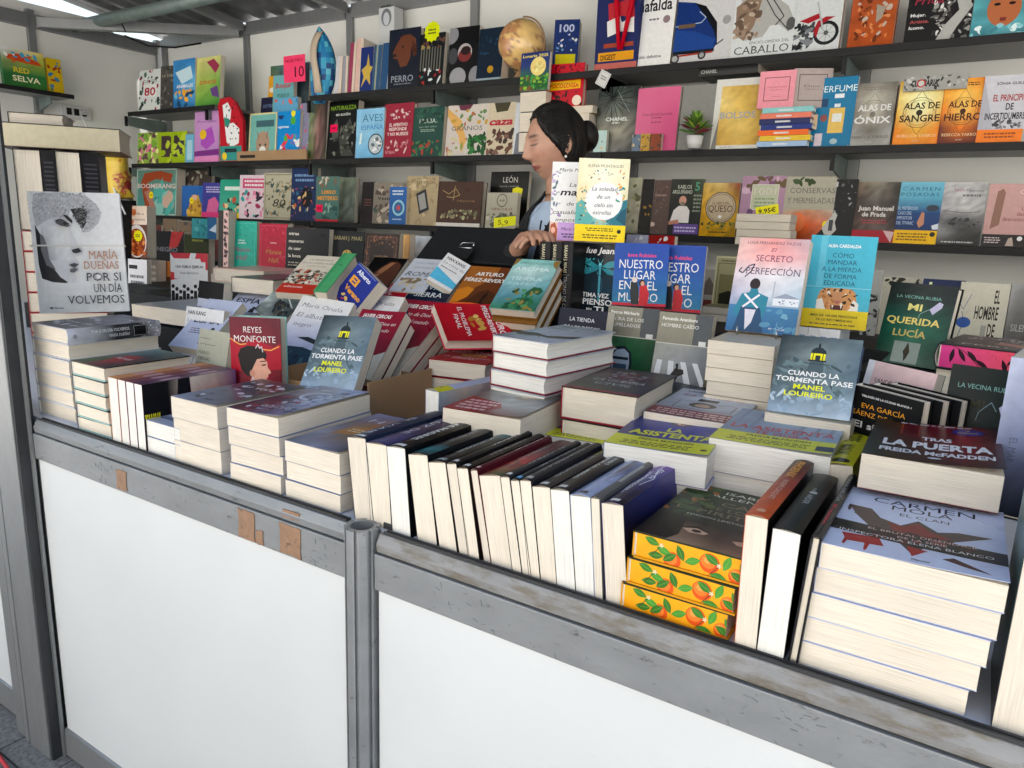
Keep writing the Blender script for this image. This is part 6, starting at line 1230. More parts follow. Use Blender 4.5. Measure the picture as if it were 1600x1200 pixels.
pp = Print(pw, ph); pp.draw([('P', [(.2, .12), (.42, .08), (.55, .2), (.5, .34), (.36, .40), (.22, .32)], 'd8d8d8'), ('P', [(.25, .42), (.62, .40), (.85, .50), (.8, .72), (.5, .78), (.3, .7)], 'd8d8d8'), ('P', [(.24, .30), (.5, .36), (.42, .45), (.25, .44)], '2c7c6c'), ('B', .22, .12, .82, .74, 26, .028, ['181818'], 3), ('R', .02, .76, .9, .99, '34847c'), ('R', .2, .8, .7, .86, '1c2c34'), ('E', .18, .92, .10, .10, 'e0b83c')]); pp.emit(mb, lambda x, y, e: (x, -e, y))
o.location = (base.x, 2.915, bz); link('cover', mb.mesh('cover', False), M['ink'], o)
dsp = thing('display_box', 'long open brown cardboard display tray full of small picture books', 'display box', (at_y(372, 244, 2.9).x, 2.9, S2))
xa, xb = at_y(371, 235, 2.9).x, at_y(480, 235, 2.9).x
part(MB().box(xa, 2.895, S2 + .003, xb, 2.902, S2 + .055), 'front_board', M['card'], dsp); part(MB().box(xa, 2.903, S2 + .003, xb, 3.0, S2 + .008), 'base_board', M['card'], dsp)
part(MB().box(xa + .03, 2.893, S2 + .018, xa + .16, 2.8945, S2 + .034), 'print', M['black'], dsp)
mk = lambda *a: sb(S2, *a, zb=S2 + .012)
sb(S2, 386, 429, 176, 'teal picture book with a fawn face in the tray', [('R', 0, 0, 1, 1, '6ca49c'), ('F', 0, 0, 1, 1, .08, 'c8c090'), ('E', .52, .66, .25, .3, '9c8470'), ('P', [(.28, .35), (.4, .5), (.35, .6)], '8c7464'), ('P', [(.72, .35), (.6, .5), (.68, .6)], '8c7464'), ('E', .42, .68, .03, .03, '181818'), ('E', .62, .68, .03, .03, '181818'), ('E', .52, .80, .12, .1, 'e0d8d0'), ('R', .25, .16, .9, .30, '3c5c64')], '6ca49c', Y=2.935, zb=S2 + .01)
sb(S2, 423, 466, 174, 'bright blue activity book in the tray', [('R', 0, 0, 1, 1, '1c7cbc'), T('pegatinas', .15, .6, .34, .05, 'd8e8f4', 'b'), ('P', [(.2, .08), (.42, .08), (.36, .16), (.26, .16)], '1c2c5c'), ('B', .25, .5, .98, .98, 22, .08, ['4ca040', 'e0c040', 'c8404c', 'e8e8e8', '5c6cb0'], 3), ('E', .75, .05, .08, .08, 'd8cc3c'), ('E', .75, .2, .09, .1, '4c9c3c')], '1c7cbc', Y=2.945, zb=S2 + .01)
sb(S2, 462, 480, 160, 'grey picture book at the right end of the tray', busy(['7c7c94', 'b89cb0', '4c4c64', 'c83c54'], 9, 30), '7c7c94', Y=2.955, zb=S2 + .01)
sb(S2, 425, 462, 153, 'small pale blue picture book in the back row of the tray', busy(['5c98b8', 'c85c4c', '3c6c94', 'd8c8b0'], 10, 30), '5c98b8', Y=3.00, zb=S2 + .012)
sb(S2, 399, 437, 150, 'dark navy picture book with a yellow dot in the tray', [('R', 0, 0, 1, 1, '1c1c34'), T('ESTRELLAS', .1, .9, .16, .05, '5c6c8c', 'b'), ('E', .8, .3, .12, .1, 'd0a830')], '1c1c34', Y=3.02, zb=S2 + .012)
sb(S2, 413, 424, 118, 'small yellow book with two cartoonish faces of animals', [('R', 0, 0, 1, 1, 'c8902c'), ('E', .5, .25, .35, .25, 'd8d0c0'), ('E', .5, .65, .3, .3, 'a86c24')], 'c8902c', Y=3.05, zb=S2 + .18)
sb(S2, 423, 455, 117, 'light teal picture book with red hand lettering', [('R', 0, 0, 1, 1, '6ca4a8', '5c9498'), T('Bosque', .1, .85, .22, .09, 'a83c3c', 'bi'), T('mágico', .2, .8, .38, .09, '2c4c3c', 'i'), ('B', .1, .6, .95, .98, 12, .1, ['3c7c4c', '4c3430', '8c5c3c'], 2)], '6ca4a8', Y=3.04, zb=S2 + .17)
sb(S2, 417, 476, 100, 'tall round-cornered forest book behind the small ones', [('G', 0, 0, 1, 1, [['3c5c3c', '4c6470', '3c4c58'], ['7c5c3c', '5c6c70', '4c5c5c'], ['5c3c30', '4c5c5c', '7c3c34']], .08)], '4c5c50', Y=3.10, zb=S2 + .01, t=.03)
a, b = at_y(444, 130, 3.0), at_y(476, 84, 3.0)
tag(MB().box(a.x, 3.0, a.z, b.x, 3.003, b.z).build('price_card', M['neon']), 'neon pink handwritten price card on the middle shelf tray', 'price card')
o = bpy.data.objects[-1] if False else None
mb = MB(); pp = Print(b.x - a.x, b.z - a.z); pp.draw([T('NUESTRO', .1, .9, .25, .12, '7c0c24'), T('10', .52, .95, .82, .42, '4c0818')]); pp.emit(mb, lambda x, y, e: (a.x + x, 2.9995 - e, a.z + y)); 
pc = [q for q in bpy.data.objects if q.name == 'price_card'][0]; link('lettering', mb.mesh('lettering', False), M['matte'], pc)
sb(S2, 478, 507, 154, 'thick green nature book with its page edge showing at the left', [('G', 0, 0, 1, 1, [['5c7c54', '4c4438', '3c3430'], ['6c7c5c', '7c5c58', '2c2824'], ['4c6c34', '6c5450', '3c3c30']], .15)], '3c4434', t=.05)
o = sb(S2, 507, 554, 157, 'black nature book with green heading and a pink price tag', [('R', 0, 0, 1, 1, '0c0d0c'), T('NATURALEZA', .06, .94, .15, .075, '6c8c2c', 'b'), T('en acción', .25, .75, .25, .055, 'b8bcb4', 'b'), ('P', [(.12, .45), (.3, .3), (.4, .5), (.36, .68), (.2, .7)], '4c4c48'), ('P', [(.4, .6), (.75, .3), (.9, .5), (.7, .7), (.95, .95), (.5, .95)], '3c3e38'), ('B', .1, .35, .95, .95, 40, .05, ['54564c', '24261f', '6c6c64', '181a16'], 4)], '0c0d0c', t=.04)
extra(o, 'price_tag', ['f01c50', ('X', .2, .25, .8, .75, 1, '7c0c24')], .055, .04, .02, .14)
sb(S2, 554, 598, 170, 'pale blue bird guide with a round photo', [('G', 0, 0, 1, 1, [['7cb0d0', '84b4d0'], ['8cbcd8', '7cacc8'], ['6ca4c8', '649cc0']], .03), T('AVES', .2, .95, .26, .15, '3c6c8c', 's'), T('ESPAÑA', .18, .98, .42, .09, '2c74b0', 's'), ('E', .72, .72, .27, .27, '1c2c3c'), ('E', .72, .72, .24, .24, 'a8b4b8'), ('B', .55, .6, .9, .85, 14, .05, ['5c6468', 'd8dcdc'], 3), ('P', [(.15, .5), (.22, .48), (.2, .7), (.12, .72)], 'c8dce8')], '7cb0d0')
sb(S2, 595, 642, 161, 'dull red book of small white icons', [('R', 0, 0, 1, 1, '8c2838', '842434'), ('B', .15, .12, .85, .28, 14, .04, ['c8b0b0'], 3), T('EL APERITIVO', .2, .82, .42, .06, 'd8c8c4', 'b'), T('RESPONDE', .2, .8, .5, .06, 'd8c8c4', 'b'), T('Y NO MUERDE', .14, .86, .59, .06, 'd8c8c4', 'b'), ('B', .12, .68, .88, .92, 24, .045, ['c8b0b0', 'a86870'], 4)], '8c2838', hb=True)
sb(S2, 642, 690, 167, 'dark green herb book', [('R', 0, 0, 1, 1, '24443c', '1e3c34'), T('HIERBAS', .2, .8, .32, .09, 'b8c4b8', 's'), T('que dan sabor', .2, .8, .41, .04, '8ca090'), ('X', .25, .44, .75, .5, 2, '8ca090'), ('B', .02, .05, .98, .3, 16, .07, ['2c5444', '1c342c'], 3), ('B', .02, .68, .98, .98, 30, .06, ['2c5c3c', '1c3c2c', '8c3c2c', '3c6c44'], 5)], '24443c')
sb(S2, 695, 760, 163, 'white book of grains and vegetables with a bunch of basil', [('R', 0, 0, 1, 1, 'c0b8b0', 'b8b0a8'), ('P', [(.0, .05), (.35, .3), (.5, .7), (.4, .95), (.3, .6), (0, .2)], 'c89c5c'), ('P', [(.25, .0), (.6, .0), (.5, .12), (.3, .1)], '5c2c3c'), T('GRANOS', .12, .86, .50, .09, '4c4c50', 's'), ('B', .05, .1, .95, .4, 20, .04, ['b08c3c', '5c7c4c', '9c5c3c'], 6), ('B', .55, .62, .98, .95, 40, .06, ['1c4c24', '2c6c30', '143c1c'], 7), ('B', .05, .65, .5, .95, 12, .05, ['9c6c5c', 'b8b08c', '7c8c4c'], 8)], 'c0b8b0')
sb(S2, 759, 801, 160, 'cream and red game cookbook', [('R', 0, 0, 1, 1, 'c0b49c', 'b8ac94'), ('P', [(.2, 0), (.8, 0), (.7, .16), (.3, .18)], '3c3824'), T('caza', .06, .92, .42, .14, 'a02434', 'hi'), ('B', .05, .5, .95, .98, 26, .1, ['4c2c24', '5c3c2c', '342420', '6c5044'], 4)], 'c0b49c')
sb(S2, 801, 820, 160, 'white book with a grey portrait lettered P', [('R', 0, 0, 1, 1, 'c4c8cc'), T('P', .3, .8, .36, .14, '8c2c34', 's'), ('P', [(.2, .6), (.8, .5), (.9, 1), (.1, 1)], '6c7078')], 'c4c8cc')
sb(S2, 822, 850, 150, 'dark blue book behind the woman\'s head', [('R', 0, 0, 1, 1, '2c3c6c', '24345c'), ('B', .1, .1, .9, .9, 14, .1, ['5c7cac', 'a8b0c0'], 4)], '2c3c6c')
# lunario and the red psychology book on a pile
px0, px1 = at_y(848, 200, 2.86), at_y(915, 200, 2.86)
z_ = S2 + .003
for i, (c_, lab) in enumerate((('3c2c2c', 'lowest dark'), ('8c8c84', 'grey'), ('c8a03c', 'ochre'), ('5c2c2c', 'brown'), ('c8c4bc', 'white'), ('b89c34', 'gold-spined'))):
    z_ += .0315; book(f'{lab} book of the pile under the red psychology book', flat(px0.x + .012 * (i % 2), 2.88 + .005 * i, z_, .2, .15), .2, .15, .03, c_, group='pile under the red book')
a, b = at_y(849, 176, 2.9), at_y(912, 95, 2.9)
o = book('bright red psychology book standing on a pile', pose(a.x + .003, 2.9, z_ + .001, 6, 4, 0), .175, b.z - z_ - .0, .035, 'b01c28', art=[('R', 0, 0, 1, 1, 'b41c2a', 'a81826'), ('P', [(.05, .42), (.92, .38), (.92, .58), (.05, .62)], 'e0a428'), T('PSICOLOGÍA', .12, .88, .555, .09, 'b02c1c', 'b'), ('X', .14, .44, .8, .47, 1, '7c3c1c'), ('B', .05, .04, .95, .36, 26, .035, ['5c101c'], 3), ('B', .05, .65, .95, .95, 22, .04, ['5c101c', '1c1418'], 5), ('E', .85, .86, .12, .12, 'd8c8b8')], hb=True)
a, b = at_y(809, 150, 2.84), at_y(856, 77, 2.84)
for i in range(3): book(f'{["lower", "middle", "upper"][i]} dark slab of the pile under the moon calendar', flat(a.x + .0, 2.86, S2 + .004 + .083 * (i + 1), .13, .15), .13, .15, .08, ['24344c', '1c2434', '2c3c5c'][i], group='pile under the moon calendar')
book('blue and green moon calendar with a golden full moon', pose(a.x, 2.85, S2 + .258, 0, 4, 0), b.x - a.x, b.z - S2 - .258, .02, '1c2c5c', art=[('G', 0, 0, 1, 1, [['1c2c5c', '1c2c5c'], ['24346c', '24346c'], ['2c5c34', '245030'], ['1c4c28', '2c6034']], .03), T('Lunario 2025', .06, .94, .13, .075, 'd8c46c', 'b'), ('E', .62, .38, .27, .27, 'd8c47c'), ('B', .45, .3, .8, .5, 12, .06, ['c8b06c', 'e0d094'], 3), ('B', .02, .6, .98, .98, 40, .07, ['3c8c3c', '1c5424', '7ca83c', '6c4c2c'], 4)])
# top shelf centre
for (xl, xr, yt, lab, c_, t) in ((522, 532, 88, 'thin white booklet, first of the thin ones by the blue cushion', 'b8b8bc', .02), (533, 541, 88, 'thin grey booklet, second by the blue cushion', '8c8c94', .02), (542, 552, 66, 'dusky pink thin book', '8c3c54', .025), (553, 563, 60, 'cream and pink thin book, taller than its neighbours', 'c8a89c', .02)):
    sb(S1, xl, xr, yt, lab, [('R', .6, 0, 1, 1, 'c8b8a8')], c_, t=.15, Y=2.925)
sb(S1, 561, 580, 74, 'narrow navy book with a gold star', [('R', 0, 0, 1, 1, '1c2c64'), ('P', [(.1, .5), (.5, .4), (.6, .15), (.75, .42), (1, .45), (.8, .6), (.85, .85), (.5, .7), (.1, .9), (.3, .65)], 'b89c4c')], '1c2c64', t=.03)
sb(S1, 580, 592, 70, 'slim grey-blue book right of the gold star', [('R', .3, 0, .5, 1, '8c9484')], '34506c', t=.12)
sb(S1, 592, 606, 66, 'slim steel-blue book next to the dog book', [('R', .8, 0, 1, 1, 'b8c4cc')], '2c4c70', t=.12)
a, b = at_y(594, 50, 3.12), at_y(618, 10, 3.12)
tag(MB().box(a.x, 3.11, S1 + .003, b.x, 3.18, b.z).build('carton', M['panel'], None, False, .002), 'tall narrow white carton with a grey sketch behind the dog book', 'carton')
ct = [q for q in bpy.data.objects if q.name == 'carton'][0]
mb = MB(); pp = Print(b.x - a.x, .14); pp.draw([('E', .5, .55, .33, .4, '6c7074'), ('E', .5, .6, .2, .3, 'b8bcc0'), ('X', .15, .1, .85, .25, 1, '34383c')]); pp.emit(mb, lambda x, y, e: (a.x + x, 3.109 - e, a.z + y)); link('sketch', mb.mesh('sketch', False), M['matte'], ct)
sb(S1, 605, 653, 45, 'dark navy book with a brown dog', [('R', 0, 0, 1, 1, '141a28', '10141f'), ('P', [(.25, .25), (.4, .12), (.65, .1), (.85, .18), (.9, .4), (.78, .45), (.74, .28), (.7, .5), (.6, .62), (.4, .64), (.3, .5), (.16, .48), (.14, .38)], '5c3424'), ('P', [(.74, .2), (.88, .3), (.9, .46), (.78, .48)], '442418'), ('E', .45, .3, .03, .03, '14100f'), ('E', .2, .43, .05, .04, '1c1412'), T('PERRO', .1, .82, .88, .11, '8c949c', 's'), ('X', .2, .9, .8, .94, 1, '6c7078')], '141a28', t=.03, hb=True)
o = sb(S1, 652, 691, 52, 'film-wrapped dark wheel book with a yellow price star', [('R', 0, 0, 1, 1, '1a1c1c')] + [('R', .05 + .11 * k, .25, .10 + .11 * k, .7, '5c5c54') for k in range(8)] + [('B', .05, .05, .95, .3, 16, .06, ['8c7c4c', '5c3c34', '3c3c3c'], 3), ('B', .05, .65, .95, .95, 22, .06, ['c8d0d0', '3c6c6c', '8c2c2c', '1c1c1c'], 4)], '1a1c1c', m='film')
star(o, .07, .25, .05, 'c8d020')
sb(S1, 699, 744, 42, 'black book of planets and moons', [('R', 0, 0, 1, 1, '0a0a0c'), ('E', .0, .12, .3, .26, '7c7c80'), ('E', .55, .45, .24, .24, 'a8a0a0'), ('E', .55, .5, .22, .18, '6c2c2c'), ('E', .15, .5, .16, .22, '3c3c40'), ('E', .35, .88, .28, .26, '8c8c90'), ('E', .95, .88, .22, .26, '7c7c80'), ('E', .58, .42, .17, .12, '241414')], '0a0a0c', t=.03)
sb(S1, 744, 783, 43, 'dark teal-blue book with a gold seal', [('R', 0, 0, 1, 1, '142230', '101c2c'), ('B', .1, .12, .9, .5, 20, .04, ['1c3444', '24405c'], 4), ('E', .55, .78, .12, .12, 'a8842c'), ('R', 0, .94, 1, 1, '8c9ca4')], '142230', t=.06)
# blue cushion
cu = MB(); cx = at_y(503, 110, 2.95); zb_ = S1 - .03; zt_ = at_y(500, 40, 2.95).z; rings = []
for j in range(15):
    f = j / 14; half = .085 * (math.sin(math.pi * min(f * .9 + .12, 1)) ** .55); off = -.03 + .03 * math.sin(f * 3)
    rings.append([(cx.x + off + half * math.cos(k * math.pi / 8), 2.96 + .05 * math.sin(math.pi * min(f * .86 + .12, 1)) * math.sin(k * math.pi / 8), zb_ + (zt_ - zb_) * f) for k in range(16)])
cu.loft(rings, rgb('2c7cac'))
R = random.Random(8); cu.c = [rgb(R.choice(['1c6c9c', '2c84ac', '3c94b4', '1c5c8c', '5cacbc', '1c3c6c'])) for _ in cu.f]
cw = thing('cushion', 'blue ocean-patterned children\'s cushion with a cream strap on the top shelf', 'cushion', (cx.x, 2.95, zb_))
part(cu, 'body', M['cloth'], cw, 0, True)
st = MB(); st.loft([[(cx.x - .005 + .012 * math.sin(f * 6) + s * (.028 - .006 * math.sin(f * 3)), 2.96 - .055 * math.sin(math.pi * min(f * .86 + .12, 1)) ** .8 - .004 - .006 * e, zb_ + .05 + (zt_ - zb_ - .08) * f) for s, e in ((-1, 0), (1, 0), (1, 1), (-1, 1))] for f in [k / 12 for k in range(13)]], rgb('b8a894'))
part(st, 'strap', M['cloth'], cw, 0, True)
# globe
gc = at_y(816, 70, 3.0); gr = .108
gl = thing('globe', 'parchment-coloured desk globe on the top shelf', 'globe', (gc.x, 3.0, S1))
bm = bmesh.new(); bmesh.ops.create_uvsphere(bm, u_segments=48, v_segments=32, radius=gr); me = bpy.data.meshes.new('ball'); L = bm.loops.layers.float_color.new('Col')
from mathutils import noise as mn
for f in bm.faces:
    f.smooth = True
    for l in f.loops:
        v = l.vert.co / gr; q = mn.fractal(v * 1.6 + Vector((3.1, .4, 1.7)), 1.0, 2.0, 5)
        c = rgb('b8865c') if q > .13 else rgb('8c6c58') if q > .08 else rgb('d8b478'); k = 1 + .2 * mn.noise(v * 6); l[L] = (c[0] * k, c[1] * k, c[2] * k, 1)
bm.to_mesh(me); bm.free(); o = link('ball', me, M['gold'], gl); o.location = (0, 0, gc.z - S1)
part(MB().tube([(gc.x, 3.0, S1 + .004), (gc.x, 3.0, gc.z - gr + .003)], [.045, .012], 16), 'foot', M['card'], gl, smooth=True)
part(MB().tube([(gc.x + (gr + .008) * math.cos(t), 3.0, gc.z + (gr + .008) * math.sin(t)) for t in [math.radians(-110 + 10 * k) for k in range(21)]], .004, 8), 'meridian', M['card'], gl, smooth=True)
sb(S1, 864, 897, 28, 'blue book turned aslant beside the gift bag', [('R', 0, 0, 1, 1, '1c2c5c'), T('100', .2, .8, .22, .14, 'a8b0c8', 'b'), ('B', .1, .25, .9, .6, 16, .05, ['5c8cac', 'c8c8c8', '3c5c9c'], 3), ('R', .1, .62, .9, .8, 'b8ac2c')], '1c2c5c', t=.05, yaw=18)
# gift bag
ga, gb = at_y(919, 104, 2.86), at_y(985, 104, 2.86)
gbg = thing('gift_bag', 'dark blue paper gift bag with red ribbon handles on the top shelf', 'bag', (ga.x, 2.88, S1))
gw = gb.x - ga.x
gm = MB(); gm.box(ga.x, 2.915, S1 + .003, gb.x, 3.0, S1 + .42, rgb('1c2450'))
pp = Print(gw, .417); pp.draw([('P', [(.36, .05), (.62, .02), (.80, .08), (.82, .3), (.6, .36), (.42, .3)], 'c89c7c'), ('P', [(.30, 0), (.8, 0), (.84, .14), (.6, .10), (.38, .14)], '1c1414'), ('P', [(.26, .40), (.85, .38), (.9, .56), (.6, .52), (.3, .58)], 'a82c34'), ('P', [(.25, .56), (.55, .52), (.6, .58), (.88, .54), (.9, .68), (.6, .66), (.28, .70)], 'd0d0cc'), ('R', .20, .76, .9, .80, '8c3c2c'), ('R', .08, .84, .92, .92, 'c88c2c'), T('DIGEST', .14, .5, .91, .05, '2c1c14', 'b'), ('R', 0, .94, 1, 1, 'a85c54')]); pp.emit(gm, lambda x, y, e: (ga.x + x, 2.915 - e, S1 + .003 + y))
me = gm.mesh('bag_body', False); o = link('bag_body', me, M['matte'], gbg); o.matrix_parent_inverse = Matrix.Translation(-Vector(gbg.location))
for s in (.34, .86): part(MB().tube([(ga.x + gw * s, 2.908, S1 + .44), (ga.x + gw * (s + (.14 if s < .5 else -.02)), 2.905, S1 + .25), (ga.x + gw * (.62 + .1 * (s - .6)), 2.905, S1 + .075)], [.011, .011, .008], 6, rgb('a81424')), 'ribbon_handle', M['matte'], gbg, smooth=True)
sb(S1, 985, 1053, -34, 'large white comic collection with black title', [('R', 0, 0, 1, 1, 'd8d8d6', 'd2d2d0'), T('mafalda', .08, .92, .36, .14, '24242a', 'b'), ('E', .82, .47, .08, .08, '7c6c6c'), ('X', .42, .44, .66, .48, 1, '5c5c64'), T('Edición definitiva', .16, .78, .90, .035, '4c4c50', 'b')], 'd8d8d6', t=.05, hb=True)
def train(): return [('R', 0, 0, 1, 1, 'bcbcbc', 'b4b4b4'), ('P', [(0, .2), (.3, .24), (.55, .36), (.72, .58), (.76, .78), (.7, .86), (0, .86)], '142c64'), ('P', [(.3, .24), (.5, .3), (.72, .52), (.76, .78), (.68, .62), (.5, .42)], '0c0e14'), ('P', [(.0, .56), (.35, .60), (.72, .72), (.7, .86), (0, .86)], '1c3c7c'), ('R', 0, .84, .72, .88, '0c1018'), ('L', [(.02, .9), (.7, .88)], .03, '8c2c24'), ('E', .05, .93, .08, .08, '2c2c30'), ('E', .05, .93, .05, .05, '9c9c9c'), ('E', .52, .91, .07, .07, '2c2c30'), ('E', .52, .91, .04, .04, '8c8c8c'), ('L', [(.74, .8), (.86, .74)], .02, '2c2c34'), ('L', [(0, .52), (.45, .5), (.52, .44), (.4, .36)], .012, 'a8b8c8'), ('R', .05, .50, .35, .55, '5c4c3c'), ('E', .88, .5, .07, .07, '8c8c8c')]
sb(S1, 1055, 1147, -30, 'big book with a streamlined blue steam engine', train(), 'bcbcbc', t=.04, hb=True)
sb(S1, 1148, 1246, -40, 'white horse encyclopedia with a bridled grey horse', [('R', 0, 0, 1, 1, 'c4c8c8', 'bcc0c0'), ('P', [(.1, .2), (.4, .18), (.62, .26), (.85, .4), (.98, .6), (.9, .72), (.75, .62), (.6, .62), (.5, .75), (.2, .78), (.05, .6)], '9c9c98'), ('P', [(.02, .35), (.3, .2), (.42, .3), (.34, .6), (.2, .78), (.05, .7)], '7c6858'), ('B', .03, .3, .4, .78, 30, .05, ['8c7868', '5c4c40', 'a89888'], 3), ('L', [(.42, .2), (.66, .5), (.9, .7)], .015, '1c1c20'), ('L', [(.6, .3), (.8, .52), (.68, .62)], .015, '1c1c20'), ('E', .92, .62, .07, .1, '4c4c4c'), T('ENCICLOPEDIA DEL', .3, .93, .83, .035, '4c5054', 's'), T('CABALLO', .06, .93, .95, .10, '3c4044', 's')], 'c4c8c8', t=.04, hb=True)
sb(S1, 1245, 1318, -40, 'white book with a red motorcycle', [('R', 0, 0, 1, 1, 'bcc0bf', 'b4b8b8'), ('E', .70, .76, .27, .26, '14161a'), ('E', .70, .76, .2, .19, 'b0b4b4'), ('E', .70, .76, .05, .05, '3c3c3c')] + [('L', [(.70, .76), (.70 + .19 * math.cos(k * .785), .76 + .115 * math.sin(k * .785))], .008, '5c5c60') for k in range(8)] + [('P', [(.42, .72), (.5, .6), (.66, .55), (.86, .56), (.72, .6), (.56, .66), (.5, .82)], '8c1c24'), ('P', [(.1, .58), (.5, .5), (.56, .56), (.3, .62)], '8c1c24'), ('L', [(.45, .35), (.62, .7)], .035, '9ca0a0'), ('B', .0, .6, .42, .95, 40, .06, ['24262a', '6c7074', '3c3e42', '14161a'], 4)], 'bcc0bf', t=.06, hb=True)
sb(S1, 1332, 1402, -40, 'rust-orange leather-look book with carved figures', [('G', 0, 0, 1, 1, [['a8583c', 'a05034'], ['9c4c2c', '944828'], ['8c4020', '94441f']], .06), ('B', .15, .2, .85, .95, 60, .06, ['7c3c20', 'b8683c', '5c2c18', 'a89c90', 'c07c50'], 3), ('P', [(.55, .4), (.75, .45), (.7, .6), (.58, .66)], '8c8478')], '9c4c2c', t=.06, hb=True, bulge=.006)
sb(S1, 1420, 1522, -40, 'black and white book lettered Frida with a reaching hand', [('R', 0, 0, 1, 1, '1c1a1c', '181618'), ('B', .4, .3, 1, .98, 90, .04, ['8c8c88', 'c8c8c4', '2c2c2c', '5c5c5a'], 3), ('P', [(.5, .98), (.62, .75), (.8, .55), (.75, .4), (.9, .38), (1, .5), (.8, .8), (.7, .98)], '9c9c98'), T('Frida', .10, .55, .42, .13, '8c2c3c', 'i'), T('Mujer.', .06, .3, .60, .05, 'c8c8c8', 'b'), T('Artista.', .06, .36, .70, .05, '9c4c4c', 'b'), T('Icono.', .06, .3, .79, .05, 'c8c8c8', 'b')], '1c1a1c', t=.04)
sb(S1, 1523, 1612, -40, 'glossy turquoise book with an orange-brown face', [('G', 0, 0, 1, 1, [['4c8c94', '3c7c84'], ['54949c', '44848c'], ['2c6470', '5c98a0']], .08), ('E', .55, .55, .3, .36, '9c5c3c'), ('E', .42, .48, .06, .03, '1c1412'), ('E', .68, .48, .06, .03, '1c1412'), ('P', [(.5, .7), (.62, .7), (.6, .76), (.5, .76)], '6c2c24'), ('B', .0, .8, 1, .98, 16, .06, ['7cb0b8', '3c7480', 'c8d8d8'], 2)], '4c8c94', m='film')
# small tilted card hanging in front of the shelf end
a = at_y(943, 115, 2.89)
hc = tag(MB().box(-.025, 0, -.03, .025, .002, .03).build('hanging_card', M['plastic']), 'small grey square card hanging askew under the top shelf', 'card'); hc.location = (a.x, 2.889, a.z - .02); hc.rotation_euler = (0, math.radians(28), 0)
mb = MB(); pp = Print(.05, .06); pp.draw([('X', .2, .3, .8, .6, 2, '5c5c5c'), ('F', .08, .08, .92, .92, .02, '7c7c7c')]); pp.emit(mb, lambda x, y, e: (x - .025, -e, y - .03)); link('lettering', mb.mesh('lettering', False), M['matte'], hc)
# middle shelf right
sb(S2, 930, 993, 134, 'film-wrapped black book lettered CHANEL with palm leaves', [('G', 0, 0, 1, 1, [['2c3434', '3c4440', '1c2424'], ['141a1a', '4c544c', '2c3030'], ['5c5c50', '8c8878', '4c4c44'], ['2c2c2c', '5c5c5c', '24262a']], .15), *[('L', [(.35, .18), (.35 + .5 * math.cos(k * .31), .18 + .3 * math.sin(k * .31))], .018, '0c1212') for k in range(20)], ('L', [(.45, .05), (.8, .4)], .008, '8c9894'), T('CHANEL', .24, .78, .52, .055, 'c8ccc8', 'b'), ('X', .4, .54, .6, .57, 1, 'c8ccc8')], '2c3434', m='film')
sb(S2, 993, 1059, 137, 'dusty pink book with a thin signature', [('R', 0, 0, 1, 1, 'c0547c', 'b44c74'), T('YvesSaintLaurent', .14, .86, .44, .05, '6c2c44', 'i'), ('X', .36, .46, .62, .49, 1, '6c2c44'), ('X', .36, .53, .62, .56, 1, '6c2c44')], 'c0547c', m='film')
sb(S2, 1062, 1123, 132, 'plain grey book behind the small succulent', [('R', 0, 0, 1, 1, '7c7c78', '747470'), T('Dior', .3, .6, .43, .04, '9c9c98', 's')], '7c7c78', t=.035, hb=True)
sb(S2, 1115, 1192, 122, 'white book with a golden foil panel', [('R', 0, 0, 1, 1, 'c8c8c2', 'c0c0ba'), ('G', .12, .10, .98, .94, [['c8ac64', 'b4944c', 'c4a45c'], ['d8c07c', 'c8a858', 'ac8c44'], ['c09c50', 'd0b468', 'b8964c'], ['b08c40', 'c09c50', 'a88438']], .04), T('BOLSOS', .14, .86, .56, .095, '8c9498', 'b'), ('X', .2, .96, .5, .975, 1, '6c6c5c')], 'c8c8c2', t=.035)
a, b = at_y(1092, 112, 2.93), at_y(1193, 106, 2.93)
book('dark book lying on top of the fashion books, its spine lettered CHANEL', Matrix.Translation((b.x - .02, 2.93, a.z + .012)) @ Matrix.Rotation(math.radians(180), 4, 'Z') @ Matrix.Rotation(math.radians(-90), 4, 'X') @ Matrix.Rotation(math.radians(90), 4, 'Y') @ Matrix.Translation((0, 0, 0)), .2, b.x - a.x - .02, .03, '343430', '2c2c2c', sart=[TV('CHANEL', .04, .32, .3, .45, '9c9c98', 'b')])
a, b = at_y(1183, 228, 2.87), at_y(1262, 228, 2.87); z_ = S2 + .003; w_ = b.x - a.x
for i, (c_, lab) in enumerate((('8ca4c0', 'pale blue'), ('c8a83c', 'mustard'), ('d0602c', 'orange'), ('1c2c6c', 'royal blue'), ('1c2450', 'navy'), ('c8705c', 'salmon'), ('7cb0b0', 'pale teal'))):
    z_ += .0195; lying(f'{lab} thin book of the pile under the two pink and grey books', b.x + RS.uniform(-.006, .006), 2.88, z_, .17, w_, .0185, front=c_, spine=c_, hb=True, white=True, sart=[('X', .3, .2, .7, .8, 1, 'c8c8c8')], group='pile of thin coloured books')
a, b = at_y(1188, 112, 2.89), at_y(1244, 112, 2.89)
book('pink book with a thin black frame on the coloured pile', pose(a.x, 2.89, z_ + .001, 3, 4, 0), b.x - a.x, at_y(1210, 111, 2.9).z - z_, .02, 'd08c94', art=[('R', 0, 0, 1, 1, 'd48c98', 'cc848f'), ('F', .16, .18, .84, .80, .018, '5c3438'), T('VALENTINO', .22, .78, .46, .045, 'a04c5c'), ('X', .3, .50, .7, .53, 1, 'a86470'), ('X', .38, .68, .62, .71, 1, 'a86470')], hb=True)
a = at_y(1243, 112, 2.9)
